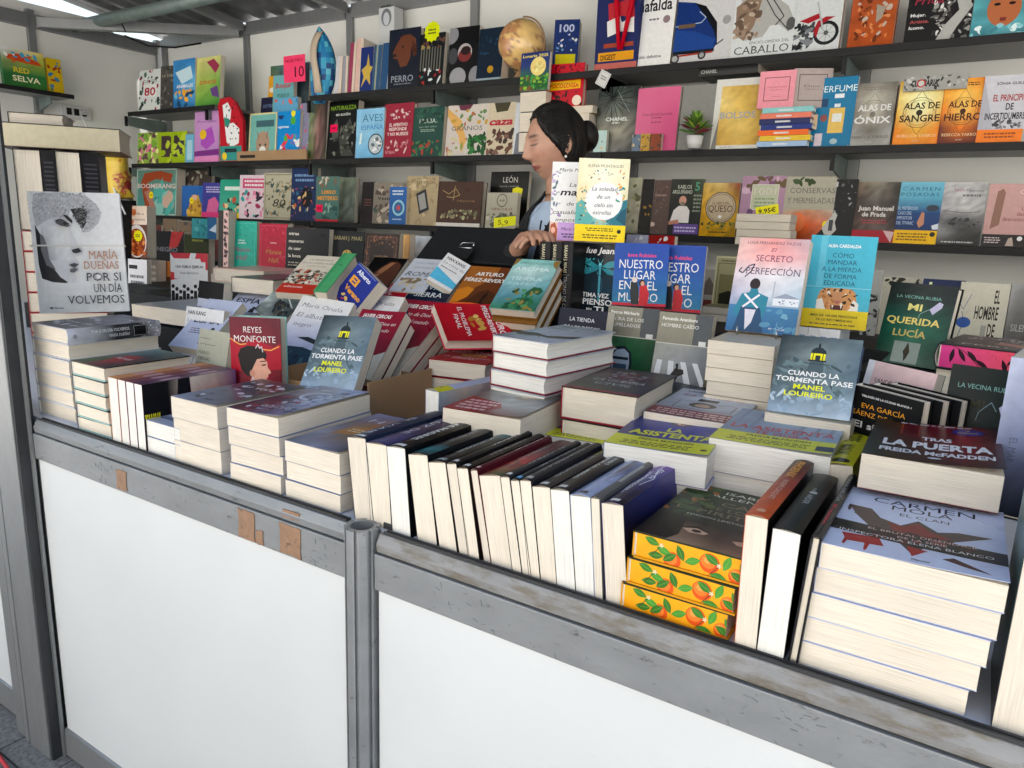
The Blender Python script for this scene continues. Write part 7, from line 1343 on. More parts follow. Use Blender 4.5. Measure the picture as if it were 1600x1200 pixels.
book('warm grey book with a thin black frame turned aside on the coloured pile', pose(a.x, 2.9, z_ + .001, 22, 4, 0), .13, at_y(1255, 107, 2.92).z - z_, .02, '9c908c', art=[('R', 0, 0, 1, 1, 'a09490', '988c88'), ('F', .14, .16, .86, .82, .02, '4c4444'), T('Dior', .28, .72, .48, .06, '5c5454', 's'), ('X', .3, .52, .7, .55, 1, '6c6464')], hb=True)
sb(S2, 1269, 1336, 121, 'blue book of perfume bottles', [('R', 0, 0, 1, 1, '1f6c94', '1c6488'), T('PERFUMES', .12, 1.1, .21, .095, 'c8dce4'), ('R', .42, .44, .78, .80, 'c8a85c'), ('R', .50, .52, .72, .64, 'c8ccc8'), ('R', .52, .38, .66, .43, 'c0ccd0'), ('E', .12, .33, .06, .06, 'b88c94'), ('R', .18, .30, .36, .42, '1c3c5c'), ('R', .05, .52, .16, .74, 'c8b094'), ('E', .30, .58, .08, .09, '7c4440'), ('R', .14, .80, .32, .98, 'c0b4bc'), ('E', .60, .92, .09, .07, '8ca4a8'), ('R', .5, .24, .72, .30, 'd0d4d8')], '1f6c94')
def alas(t2, c1, c2, ring, ink, sp): return [('G', 0, 0, 1, 1, [[c1, c2, c1], [c2, ring, c2], [c1, ring, c1], [sp, c1, sp], [sp, sp, sp]], .03), ('O', .5, .5, .36, .010, ink), ('O', .5, .5, .30, .006, ink), ('L', [(.5, .16), (.85, .5), (.5, .84), (.15, .5), (.5, .16)], .008, ink), ('X', .2, .06, .85, .12, 2, ink), T('ALAS DE', .14, .92, .44, .10, ink if t2 != 'ÓNIX' else 'c8c8c8', 'b'), ('E', .5, .50, .07, .07, ink), T(t2, .08, .95, .64, .11, ink if t2 != 'ÓNIX' else 'c8c8c8', 'b'), T('REBECCA YARROS', .08, .94, .88, .045, 'd8b890' if t2 != 'ÓNIX' else '4c4848', 's'), ('X', .42, .93, .58, .95, 1, 'a89c90')]
sb(S2, 1331, 1397, 129, 'grey fantasy novel lettered ALAS DE ÓNIX', alas('ÓNIX', '5c5850', '7c7870', 'a8a498', '6c6860', '8c8c88'), '6c6860', t=.045, hb=True, bulge=.004)
sb(S2, 1402, 1474, 125, 'golden fantasy novel lettered ALAS DE SANGRE', alas('SANGRE', 'c89c44', 'e0c078', 'e8dca8', '2c2414', 'c8742c'), 'c89c44', spine='b4782c', t=.05, hb=True, bulge=.004)
sb(S2, 1473, 1540, 122, 'orange fantasy novel lettered ALAS DE HIERRO', alas('HIERRO', 'c86c28', 'd8943c', 'dcae5c', '3c1c10', '4c201c'), 'c86c28', spine='a8441c', t=.045, hb=True, bulge=.004)
sb(S2, 1534, 1606, 118, 'grey novel with tall black and red capitals over an orange foot', [('R', 0, 0, 1, 1, 'b4b4ba', 'a8a8b0'), ('P', [(0, .05), (.35, .8), (0, .8)], '9c9ca4'), T('SÓNIA GUILLÉN', .28, 1.0, .14, .04, '3c3c40', 'b'), T('EL PRINCIPIO', .25, 1.0, .38, .10, '8c2c28', 'b'), T('DE', .55, .72, .51, .10, '24242a', 'b'), T('INCERTIDUMBRE', .12, 1.0, .65, .10, '24242a', 'b'), ('B', .25, .68, .9, .78, 16, .05, ['3c3c40', '6c6c70'], 3), ('R', 0, .80, 1, 1, 'd0702c'), ('X', .15, .84, .9, .94, 2, '7c3c1c')], 'b4b4ba')
a, b = at_y(1415, 120, 2.95), at_y(1514, 120, 2.95)
book('grey and black lettered book lying across the fantasy novels', Matrix.Translation((b.x, 2.93, at_y(1460, 119, 2.93).z + .002)) @ Matrix.Rotation(math.radians(180), 4, 'Z') @ Matrix.Rotation(math.radians(-90), 4, 'X') @ Matrix.Rotation(math.radians(90), 4, 'Y'), .18, b.x - a.x, .045, '8c8c88', '8c8c88', sart=[('B', 0, 0, 1, 1, 40, .12, ['4c4c4c', 'b4b4b0', '2c2c2c', '9c9c98'], 3), TV('CULINARIA', .12, .55, .30, .45, '1c1c1e', 'h'), ('E', .5, .28, .3, .3, '9c3434'), ('E', .5, .28, .2, .2, 'b0b0ac')], white=False)
# succulent in a white pot, small card boxes
pt = thing('succulent', 'small green and maroon succulent in a white pot before the grey book', 'plant', (at_y(1084, 228, 2.87).x, 2.87, S2 + .004))
cxp = pt.location.x
part(MB().tube([(cxp, 2.875, S2 + .004), (cxp, 2.875, S2 + .05)], [.025, .033], 14), 'pot', M['plastic'], pt, smooth=True)
lf = MB(); R = random.Random(3)
for k in range(70):
    a_ = k * 2.39996; f = k / 70; el = .15 + 1.3 * (1 - f); l = .030 + .045 * f; z0_ = S2 + .05 + .045 * (1 - f) + R.uniform(0, .03); d = Vector((math.cos(a_) * math.cos(el), math.sin(a_) * math.cos(el), math.sin(el) * .9)); s = Vector((-math.sin(a_), math.cos(a_), 0)) * .008; p = Vector((cxp, 2.875, z0_)); c_ = rgb(R.choice(['4c6c2c', '6c8c34', '3c5424', '7c9c3c']) if f < .75 else R.choice(['5c1c28', '4c6c2c', '6c2430']))
    up = Vector((0, 0, .005)); lf.loft([[p - s * .4, p - up * .3, p + s * .4, p + up * .3], [p + d * l * .6 - s, p + d * l * .6 - up, p + d * l * .6 + s, p + d * l * .6 + up], [p + d * l - s * .1, p + d * l - up * .1, p + d * l + s * .1, p + d * l + up * .1]], c_)
o = part(lf, 'leaves', M['leaf'], pt); o['kind'] = 'stuff'
for i, (xl, xr, yt, c_, lab) in enumerate(((985, 999, 211, '5c6c7c', 'small blue-grey tarot-size box'), (999, 1013, 210, 'a8843c', 'small gold tarot-size box'), (1014, 1031, 210, '7c3c24', 'small red-brown tarot-size box'), (926, 946, 205, 'a8c0bc', 'small pale mint square card'))):
    sb(S2, xl, xr, yt, lab + ' in front of the fashion books', busy([c_, 'c8b080', '3c3430'], i + 20, 14, .12), c_, t=.02, Y=2.905, lean=0, cat='card box')
# lower shelf left
o = sb(S3, 210, 272, 263, 'big boxed BOOMERANG kit with a toy boomerang', [('R', 0, 0, 1, 1, '5c7c70', '3c7c78'), ('F', .02, .02, .98, .98, .02, 'a8b4ac'), ('P', [(.12, .3), (.2, .1), (.6, .05), (.9, .12), (.85, .3), (.5, .22), (.3, .3), (.45, .9), (.25, .9)], '8c3c20'), ('B', .4, .5, .9, .9, 20, .12, ['4c9c94', '3c8480', 'b89c8c', '7cacA4'], 4), T('BOOMERANG', .04, .96, .42, .10, 'c8b8b4', 'b'), ('P', [(.2, .5), (.35, .45), (.5, .85), (.4, .9)], '9c6c60')], '5c7c70', t=.06)
star(o, .17, .13, .025, 'd8c820')
sb(S3, 277, 325, 266, 'dark picture book half hidden behind the blue one', busy(['5c3c34', '3c3430', '6c6458', '9c9c8c'], 5, 30), '3c3430', Y=3.0)
o = sb(S3, 283, 318, 290, 'blue book with a golden-haired fairy-tale girl', [('R', 0, 0, 1, 1, '2c5c9c', '24508c'), ('P', [(.4, .3), (.65, .3), (.75, .6), (.85, 1), (.2, 1), (.3, .6)], 'b08c3c'), ('E', .5, .38, .1, .08, 'c8a088'), ('B', .2, .5, .9, .95, 14, .06, ['c8a44c', '8c6c34', '7c4c2c'], 3)], '2c5c9c', yaw=6)
star(o, .09, .10, .02, 'e0c820')
sb(S3, 314, 342, 285, 'violet book with a pink-haired girl', [('R', 0, 0, 1, 1, '3c3c84', '34347c'), ('X', .15, .1, .85, .3, 3, 'b8b0d0'), ('P', [(.3, .5), (.6, .4), (.8, .6), (.7, 1), (.2, 1)], 'b85c88'), ('R', 0, .85, 1, 1, 'b83c6c')], '3c3c84', yaw=6)
sb(S3, 340, 374, 280, 'green activity book with two small figures', [('R', 0, 0, 1, 1, '2c8c74', '4c9c88'), ('R', .2, .18, .85, .28, 'c8dcd0'), ('B', .1, .5, .9, .85, 14, .08, ['c8b48c', 'a84c3c', '3c6c5c', '1c2c24'], 3), ('R', 0, .86, 1, 1, 'c8b02c')], '2c8c74', yaw=5)
sb(S3, 372, 412, 273, 'pink and white manicure book with hands', [('R', 0, 0, 1, 1, 'c8b8c0'), ('R', .1, .08, .9, .3, 'b84c70'), ('X', .15, .1, .85, .28, 2, 'e0d8dc'), ('B', .1, .38, .95, .95, 36, .07, ['8c2c4c', 'c87c98', '2c2430', 'd8a8b8', '3c8c8c'], 4)], 'c8b8c0', yaw=5)
sb(S3, 410, 455, 270, 'cream book lettered 80 with scattered leaves', [('R', 0, 0, 1, 1, 'a8a490', '9c9884'), ('F', .05, .04, .95, .96, .015, '5c5c4c'), ('B', .08, .06, .92, .94, 44, .045, ['6c6c54', '4c4c3c', '8c7c5c', '3c4c4c'], 4), T('Vuelta', .3, .75, .42, .07, '2c2c28', 'i'), T('80', .3, .72, .72, .17, '24241f', 'i')], 'a8a490', yaw=3)
sb(S3, 452, 490, 262, 'midnight blue picture book with a black bird', [('R', 0, 0, 1, 1, '1c2c54', '182444'), ('X', .1, .1, .9, .28, 2, '6c8cb0'), ('E', .6, .55, .22, .28, '0c1018'), ('B', .05, .35, .95, .95, 30, .05, ['a85c3c', '2c5c7c', 'c8a878', '6c3c5c'], 5)], '1c2c54', yaw=3)
o = sb(S3, 492, 528, 276, 'teal book of mysteries with orange letters and pink tag', [('R', 0, 0, 1, 1, '4c6c64', '3c605c'), ('B', .1, .02, .9, .22, 12, .08, ['b8b0a0', '6c5c4c'], 4), T('LIBRO', .25, .85, .38, .08, 'd8903c', 'b'), T('MISTERIO', .08, .95, .52, .09, 'd8903c', 'b'), ('B', .3, .6, .95, .95, 14, .08, ['7c9c90', '2c4844'], 4), ('R', 0, .95, 1, 1, 'a02c34')], '4c6c64')
extra(o, 'price_tag', ['f01c50', ('X', .2, .25, .8, .75, 1, '7c0c24')], .05, .04, .005, .05)
sb(S3, 527, 552, 277, 'grey-green war photo book', [('G', 0, 0, 1, 1, [['5c6454', '4c5448'], ['3c4438', '5c645c'], ['24281f', '3c403c']], .2)], '4c5448')
sb(S3, 562, 582, 284, 'near-black narrow book on the lower shelf', [('R', 0, 0, 1, 1, '1c1414'), ('X', .2, .4, .8, .6, 3, '5c3c34')], '1c1414', t=.06)
sb(S3, 581, 626, 285, 'grey book of small museum pictures', [('R', 0, 0, 1, 1, '7c7468', '6c655c'), T('Vestigios', .15, .9, .42, .07, '24201c', 'b'), ('B', .08, .08, .92, .3, 14, .07, ['4c443c', 'a89c8c', '5c3c30'], 3), ('B', .08, .55, .92, .95, 22, .08, ['4c443c', 'a89c8c', '3c4c44'], 4)], '7c7468', t=.03)
sb(S3, 607, 633, 292, 'small blue book with a round emblem', [('R', 0, 0, 1, 1, '2c5c9c', '28548c'), ('X', .15, .08, .85, .24, 2, 'c8d4e0'), ('E', .55, .56, .36, .36, '8cb8c8'), ('E', .55, .56, .26, .26, '2c5c8c'), ('E', .55, .56, .12, .12, 'a84c54'), ('X', .2, .84, .8, .9, 1, 'b0c0d0')], '2c5c9c', Y=2.905)
sb(S3, 632, 681, 275, 'stone-coloured book with a tilted portrait photo', [('R', 0, 0, 1, 1, 'a49474', '9c8c70'), ('B', .02, .02, .98, .98, 40, .08, ['b8a888', '8c7c60', 'a08c6c'], 5), ('P', [(.32, .36), (.62, .26), (.76, .68), (.46, .78)], '2c2c30'), ('P', [(.38, .40), (.58, .33), (.68, .64), (.48, .70)], '8c8c88'), T('TEMPLOS', .3, .9, .16, .06, '5c4c34', 's')], 'a49474', t=.03)
sb(S3, 681, 748, 283, 'wide brown book with golden scrollwork', [('R', 0, 0, 1, .92, '3c2418', '3c2418'), ('R', 0, .92, 1, 1, 'c8c4bc'), ('L', [(.1, .2), (.25, .28), (.4, .16), (.5, .3), (.35, .36), (.2, .34)], .012, 'a88c5c'), ('L', [(.38, .1), (.36, .42)], .012, 'a88c5c'), ('B', .08, .64, .9, .82, 26, .04, ['7c7458', '5c5c44', 'a09c78'], 3), T('Historia', .45, .85, .45, .05, '8c6c44', 'i')], '3c2418', t=.04, hb=True)
sb(S3, 762, 822, 268, 'black book lettered LEÓN with a yellow price burst', [('R', 0, 0, 1, 1, '121210'), T('LEÓN', .32, .72, .19, .10, 'b8b8b0', 's'), T('leyenda y tradición', .25, .75, .27, .035, '8c8c84'), ('P', [(.6, .30), (.72, .27), (.86, .30), (.84, .44), (.7, .48), (.6, .42)], 'e0d024'), ('R', .4, .4, .5, .6, '6c7044')], '121210', Y=3.02)
sb(S3, 757, 806, 301, 'cream veterinary cookbook with a yellow 5,9 tag', [('R', 0, 0, 1, 1, 'a4a090', '989484'), ('O', .5, .22, .16, .02, '34342c'), T('68', .42, .58, .25, .06, '34342c'), T('VINCULO', .15, .85, .5, .08, '6c2c24', 's'), ('B', .05, .6, .95, .95, 26, .06, ['6c6c58', '4c4c40', 'b8b4a0'], 4), ('P', [(.28, .72), (.98, .64), (1, .9), (.3, 1)], 'e8d82c'), T('5,9', .42, .75, .90, .14, '34300c')], 'a4a090', Y=2.905)
# lower shelf right
sb(S3, 962, 998, 277, 'grey-green mushroom book on the lower shelf', [('G', 0, 0, 1, 1, [['6c705c', '848470'], ['5c604c', '9c9888'], ['4c543c', '706c5c']], .12), ('B', .3, .1, .9, .9, 12, .1, ['8c8878', '4c4c34', '6c7048'], 3)], '5c604c')
sb(S3, 1000, 1018, 280, 'black narrow book right of the mushroom book', [('R', 0, 0, 1, 1, '14100f'), ('B', .2, .3, .9, .7, 4, .12, ['8c6c2c'], 3)], '14100f')
sb(S3, 1013, 1046, 281, 'mottled brown book with a white flower', [('R', 0, 0, 1, 1, '54423c', '4c3c38'), ('B', .05, .05, .95, .95, 40, .05, ['5c4a44', '443430', '6c5850'], 5), ('E', .22, .82, .12, .1, 'b8a49c'), ('X', .2, .25, .8, .32, 1, '8c746c')], '54423c')
sb(S3, 1045, 1097, 280, 'dark cookery book with a bearded cook in white', [('G', 0, 0, 1, 1, [['2c3028', '1c201c', '4c5444'], ['1c1e1c', '242624', '2c302c'], ['1c1c1c', '1c1c1c', '242624']], .05), T('KARLOS', .2, .62, .17, .07, 'c0c4b4', 's'), T('ARGUIÑANO', .05, .65, .26, .07, 'c0c4b4', 's'), T('5', .72, .86, .2, .15, '4c8c6c', 'b'), ('X', .7, .26, .95, .6, 5, '7c8474'), ('P', [(.14, .56), (.28, .48), (.52, .48), (.62, .56), (.62, .78), (.05, .78)], 'd0ccc8'), ('E', .39, .38, .11, .13, 'b88c78'), ('E', .39, .44, .08, .06, '7c6c64'), ('P', [(.02, .76), (.3, .72), (.34, .80), (.02, .82)], 'a87460'), ('R', .18, .80, .92, .98, '5c4484'), ('X', .2, .84, .9, .96, 2, 'b8b0d0')], '242624')
sb(S3, 1095, 1152, 286, 'yellow cheese book with a round label', [('G', 0, 0, 1, 1, [['a88c4c', 'b8a068', '7c2c24'], ['b88c2c', 'c89c34', 'a8842c'], ['a87c20', 'b88c24', '8c6c1c']], .1), ('E', .53, .46, .42, .42, '3c342c'), ('E', .53, .46, .40, .40, 'a89880'), ('O', .53, .46, .36, .01, '3c342c'), T('EL LIBRO DEL', .30, .76, .40, .045, '3c342c'), T('QUESO', .20, .86, .54, .13, '34201c', 's'), ('E', .53, .63, .05, .04, 'e8e0d8'), ('B', .05, .74, .95, .86, 22, .04, ['3c4c2c', '6c6c34', '24301c'], 4), ('X', .25, .90, .8, .95, 1, '3c2c14')], 'b88c2c')
o = sb(S3, 1155, 1224, 275, 'pink recipe collection lettered 1001 with a yellow price strip', [('R', 0, 0, 1, 1, '9c7c90', '94748c'), ('B', .02, .02, .98, .3, 18, .08, ['b89cac', '5c4c34', '6c4c64'], 3), ('R', .25, .14, .85, .54, 'a8ac94'), ('F', .25, .14, .85, .54, .012, 'd0c8c0'), T('1001', .3, .8, .30, .12, 'c0b8b0', 's'), ('X', .32, .34, .8, .52, 3, '7c8c6c'), ('B', .02, .55, .98, .98, 22, .1, ['5c4464', 'b89cb0', '7c5c74', 'c8b8c4'], 4)], '9c7c90', t=.03)
pm_ = extra(o, 'price_tag', ['e0d024', T('9,95€', .12, .88, .74, .48, '34300c', 'b')], .085, .036, .08, .065); pm_.rotation_euler = (0, math.radians(-10), 0)
sb(S3, 1222, 1302, 276, 'jam and preserves book with orange jars', [('R', 0, 0, 1, 1, '9c9888', '948f80'), ('B', .12, .03, .6, .12, 6, .06, ['3c4c2c', '2c3c1c'], 3), T('CONSERVAS', .12, 1.0, .26, .09, '5c5c58', 's'), T('Y MERMELADAS', .08, 1.0, .42, .09, '5c5c58', 's'), ('G', .02, .52, 1, 1, [['9c9888', 'a8785c', 'a89888'], ['b8603c', 'c0542c', 'b86c4c'], ['9c4420', '8c3c1c', 'a04c2c']], .06), ('E', .35, .72, .14, .2, 'c86c44'), ('E', .9, .75, .07, .07, 'd8c434')], '9c9888', t=.04)
for i in range(4): 
    a = at_y(1161, 372 - 9.5 * i, 2.85); b = at_y(1232, 372 - 9.5 * i, 2.85)
    book(f'{["lowest", "second", "third", "top"][i]} thin cream book of the small pile before the 1001 recipes', pose(a.x + .004 * (i % 2), 2.75 + .0, S3 + .0275 * (i + 1) - .022, 0, 90, 0), .19, .10, .0265, 'a8a090', group='small cream pile')
sb(S3, 1271, 1336, 280, 'black guitar book with an electric guitar', [('R', 0, 0, 1, 1, '131314'), ('B', .05, .04, .95, .6, 30, .035, ['2c2c30', '5c5c60', '24242a', '8c8c90'], 3), ('R', .45, .10, .49, .6, '8c8c88'), ('R', .43, .04, .52, .12, 'b0b0ac'), ('P', [(.30, .62), (.40, .52), (.46, .58), (.52, .52), (.60, .58), (.56, .70), (.62, .82), (.50, .92), (.34, .90), (.26, .80), (.34, .72)], 'a8a8a4'), ('R', .42, .66, .52, .84, '3c3c40'), ('X', .15, .94, .85, .97, 1, '8c7434')], '131314', t=.035, bulge=.003)
sb(S3, 1332, 1402, 284, 'dark novel with white author name and red foot', [('G', 0, 0, 1, 1, [['5c4c3c', '7c7468', '2c2c28'], ['2c2420', '4c4844', '34302c'], ['3c2c28', '5c4c48', '24201f'], ['1c1414', '5c5450', '4c4848']], .12), T('Juan Manuel', .12, .92, .47, .075, 'c8c4c0', 'sb'), T('de Prada', .22, .76, .57, .075, 'c8c4c0', 'sb'), ('X', .2, .62, .85, .70, 2, '8c3c40'), ('R', 0, .80, 1, 1, '8c1c28'), ('P', [(.75, .8), (1, .82), (.95, 1)], 'b89c9c')], '2c2420')
sb(S3, 1399, 1470, 284, 'blue novel with spaced capitals and a yellow foot', [('G', 0, 0, 1, 1, [['68a4b8', '68a4b8'], ['5c98b0', '5494ac'], ['1c3c6c', '1c3c6c'], ['162c54', '16305c'], ['162c54', '1c3460']], .02), ('T', 'CARMEN', .10, .92, .14, .06, '24566c', 'n', .15), ('T', 'POSADAS', .08, .92, .23, .06, '24566c', 'n', .12), T('EL MISTERIOSO', .06, .50, .45, .055, 'a8b8c8'), T('CASO DEL', .06, .38, .53, .055, 'a8b8c8'), T('IMPOSTOR', .06, .40, .61, .055, 'a8b8c8'), T('DEL TITANIC', .06, .44, .69, .055, 'a8b8c8'), ('E', .82, .42, .14, .08, '2c3440'), ('P', [(.52, .66), (.6, .48), (.66, .5), (.68, .68), (.58, .74)], 'a87860'), ('P', [(.85, .7), (1, .66), (1, .76), (.88, .76)], 'c0c8d0'), ('R', 0, .78, 1, 1, 'd0a424'), ('X', .1, .82, .85, .96, 3, '6c4c14'), ('E', .9, .84, .06, .06, '1c1c14')], '1c3c6c')
sb(S3, 1470, 1539, 285, 'grey photo novel with people and a crane', [('G', 0, 0, 1, 1, [['a0a0a0', 'a8a8a8', '9c9c9c'], ['98989a', 'a4a4a6', '949494'], ['8c8c8e', 'b0b0b0', '8c8c8c'], ['5c5c5e', '3c3c3e', '5c5c5c'], ['7c7c7c', '3c3c3c', '2c2c2c'], ['1c1c1c', '141414', '1c1c1c']], .08), T('Rebelión', .25, .5, .14, .045, '8c3c44', 's'), T('Memorias', .52, .92, .15, .05, '4c4c50', 's'), ('X', .45, .18, .9, .24, 1, '5c5c60'), ('L', [(.05, .45), (.55, .48), (.9, .46)], .012, '3c3c40'), ('B', .15, .58, .9, .72, 16, .05, ['2c2c2e', '4c4c4e'], 3), ('X', .1, .93, .9, .97, 1, 'a8a8a8')], 'a0a0a0')
sb(S3, 1541, 1612, 287, 'dusty pink novel with a blurred pillar and black foot', [('R', 0, 0, 1, 1, 'b08c88', 'a88480'), ('P', [(.2, .12), (.32, .08), (.38, .14), (.34, .65), (.14, .72)], '7c5c50'), ('R', 0, .80, 1, 1, '1c1a1c'), T('Carta', .7, 1, .16, .07, 'd8c4c0', 's'), T('Una', .78, 1, .42, .06, '6c2c34', 's'), T('dama', .7, 1, .50, .06, '6c2c34', 's'), T('desconocida', .40, 1, .585, .065, '5c2430', 's'), ('X', .05, .84, .45, .95, 3, 'a89c9c'), ('P', [(.55, .98), (.6, .86), (.68, .84), (.74, .98)], '9c8c84'), ('E', .85, .86, .06, .06, 'c8c8c8')], 'b08c88')
# books on the left wall shelf
def lwb(yl, yr, zt, label, art, col, t=.03):
    return book(label, Matrix.Translation((-4.76, yr, 2.13)) @ Matrix.Rotation(math.radians(90), 4, 'Z') @ Matrix.Rotation(math.radians(-5), 4, 'X'), yl and (yl - yr), zt - 2.13, t, col, art=art)
lwb(2.355, 2.13, 2.335, 'big picture book with a red racing car over green letters', [('G', 0, 0, 1, 1, [['c8ccd0', 'c8b45c'], ['7c8c5c', '8c9c3c'], ['2c5c34', '2c6c3c'], ['2c5c30', '3c6c2c']], .05), ('P', [(.1, .2), (.4, .12), (.85, .25), (.95, .36), (.5, .34), (.15, .3)], 'b04428'), ('B', .1, .12, .9, .34, 14, .05, ['3c8cb0', 'b0582c', 'e0dcd0'], 4), T('RED', .25, .62, .62, .14, 'c8b43c', 'b'), T('SELVA', .2, .85, .85, .15, 'd8d4b0', 'b')], '2c5c34')
lwb(2.45, 2.37, 2.32, 'narrow yellow and blue book at the end of the wall shelf', busy(['c8a02c', '8c3c24', '2c6c94', '5c7c34'], 8, 24, .15), 'b89c2c')
# lower back shelf and loose books behind the right part of the counter
def low(xl, xr, yt, Y, hh, label, col, art, t=.03, yaw=2, **kw):
    a, b = at_y(xl, yt, Y), at_y(xr, yt, Y)
    return book(label, pose(a.x, Y, a.z - hh, yaw, 5, 0), b.x - a.x, hh, t, col, art=art, **kw)
low(1356, 1380, 421, 2.35, .26, 'narrow grey and black picture book behind the tiger cover', '8c8c88', [('B', .1, .25, .95, .98, 30, .15, ['1c1c1c', '2c2c2c', '6c6c68'], 3)])
low(1381, 1442, 432, 2.5, .22, 'pale book with black hats behind the gold-lettered cover', 'a8a494', [('B', .05, .0, .95, .1, 10, .08, ['24241f'], 4)])
low(1443, 1511, 435, 2.45, .23, 'navy book behind the gold-lettered cover', '182448', [('R', .15, .04, .22, .07, 'c8d0a0')])
low(1503, 1582, 440, 2.40, .215, 'cream novel with tall black capitals and a blue fishbone', 'b4b0a0', [('R', 0, 0, 1, 1, 'b8b4a4', 'b0ac9c'), T('EL', .72, .83, .25, .17, '24221f', 'b'), T('HOMBRE', .36, .84, .46, .17, '24221f', 'b'), T('DE', .67, .82, .68, .17, '24221f', 'b'), T('CRISTAL', .28, .82, .89, .17, '24221f', 'b'), ('R', .53, .54, .64, .68, '8c8c84'), ('E', .16, .52, .15, .13, '2c4c8c'), ('L', [(.0, .25), (.12, .35), (.25, .15)], .012, '3c4c7c'), ('L', [(.1, .38), (.16, .52), (.05, .78), (.2, .86)], .014, '34446c')])
low(1583, 1640, 442, 2.4, .215, 'dark grey photo cover at the right edge', '4c4a48', [('G', 0, 0, 1, 1, [['8c8c8a', '5c5a58'], ['6c6a68', '3c3a38'], ['2c2a2a', '24221f']], .06), T('SILENCIO', .15, 1, .6, .09, '9c9c98', 's')])
low(1118, 1158, 399, 2.3, .19, 'small book with an old framed engraving on cream books', '8c8868', [('F', .03, .02, .97, .98, .05, 'b8b494'), ('F', .12, .12, .88, .88, .03, '5c5840'), ('R', .2, .3, .8, .8, '6c6848'), ('P', [(.25, .62), (.6, .56), (.85, .6), (.8, .78), (.25, .78)], '1c1c14'), ('X', .2, .06, .8, .1, 1, '4c4834')])
low(1098, 1118, 420, 2.3, .16, 'pale card with a small house beside the framed engraving', '8c8880', [('P', [(.1, .3), (.5, .15), (.9, .3), (.9, .5), (.1, .5)], '5c544c'), ('R', 0, .6, 1, 1, '5c2c28')])
a = at_y(1108, 475, 2.28)
heap('the cream pile under the framed engraving', a.x, 2.2, .16, .18, a.z, .028, '8c8868', z0=1.195)
for i in range(5):
    a = at_y(1385 + 45 * i, 500, 2.5)
for i, (xl, xr, yt, c_, lab) in enumerate(((978, 1012, 366, '9c9cb0', 'grey-violet book lying behind the couple cover'), (1013, 1053, 367, '8c1c1c', 'glossy red film-wrapped book lying behind the couple cover'))):
    low(xl, xr, yt, 2.1, .1, lab, c_, [('B', 0, 0, 1, 1, 14, .08, ['c8c8cc', c_], 3)], m='film')
block('dark low cupboard behind the counter at the right', -1.15, 2.22, .132, 2.0, 2.42, 1.18, nm='cupboard', cat='cupboard')
for i in range(9):
    hh = RS.uniform(.18, .24); c_ = RS.choice(['2c3c5c', '5c2c2c', '3c4c3c', '24242c', '6c5c4c', '8c8478'])
    book(f'{["first", "second", "third", "fourth", "fifth", "sixth", "seventh", "eighth", "ninth"][i]} from the left of the dim books standing on the bottom wall shelf', pose(-4.6 + .17 * i, 2.80, 1.193, 0, 4, 0), .15, hh, .03, c_, art=busy([c_, '8c8c84', '3c3c3c'], 60 + i, 12, .1), group='dim books on the bottom wall shelf')
GAIN = 1.0; _hx.clear()
# ================================================================ black case
cs = thing('briefcase', 'open black case lid with a chrome clip standing at the back of the counter', 'case', (-1.33, 1.95, 1.35))
c_tl, c_tr, c_br, c_bl = at_y(686, 353, 1.98), at_y(826, 357, 1.98), at_y(812, 416, 1.90), at_y(648, 404, 1.90)
nrm = (c_tr - c_tl).cross(c_bl - c_tl).normalized() * .035
if nrm.y < 0: nrm = -nrm
part(MB().loft([[c_tl, c_tr, c_br, c_bl], [c_tl + nrm, c_tr + nrm, c_br + nrm, c_bl + nrm]]), 'lid', M['black'], cs, .006)
dn = (c_bl - c_tl).normalized(); rt = (c_tr - c_tl).normalized()
part(MB().box(c_bl.x, 1.915, 1.02, c_br.x, 2.01, min(c_bl.z, c_br.z) - .005), 'base', M['black'], cs, .006)
cc = at_y(726, 395, 1.895)
part(MB().loft([[cc + rt * s + dn * t - nrm * .1 for s, t in ((-.028, -.02), (.028, -.02), (.028, .028), (-.028, .028))], [cc + rt * s + dn * t - nrm * .25 for s, t in ((-.024, -.016), (.024, -.016), (.024, .024), (-.024, .024))]]), 'clip_plate', M['black'], cs)
cl = cc - nrm * .3
part(MB().tube([cl + rt * -.026 + dn * -.02, cl + rt * -.022 + dn * -.032, cl + rt * .022 + dn * -.032, cl + rt * .026 + dn * -.02], .0022, 8), 'clip', M['chrome'], cs, smooth=True)
part(MB().tube([cl + rt * -.024 + dn * -.012, cl + rt * .024 + dn * -.012], .0022, 8), 'clip', M['chrome'], cs, smooth=True)

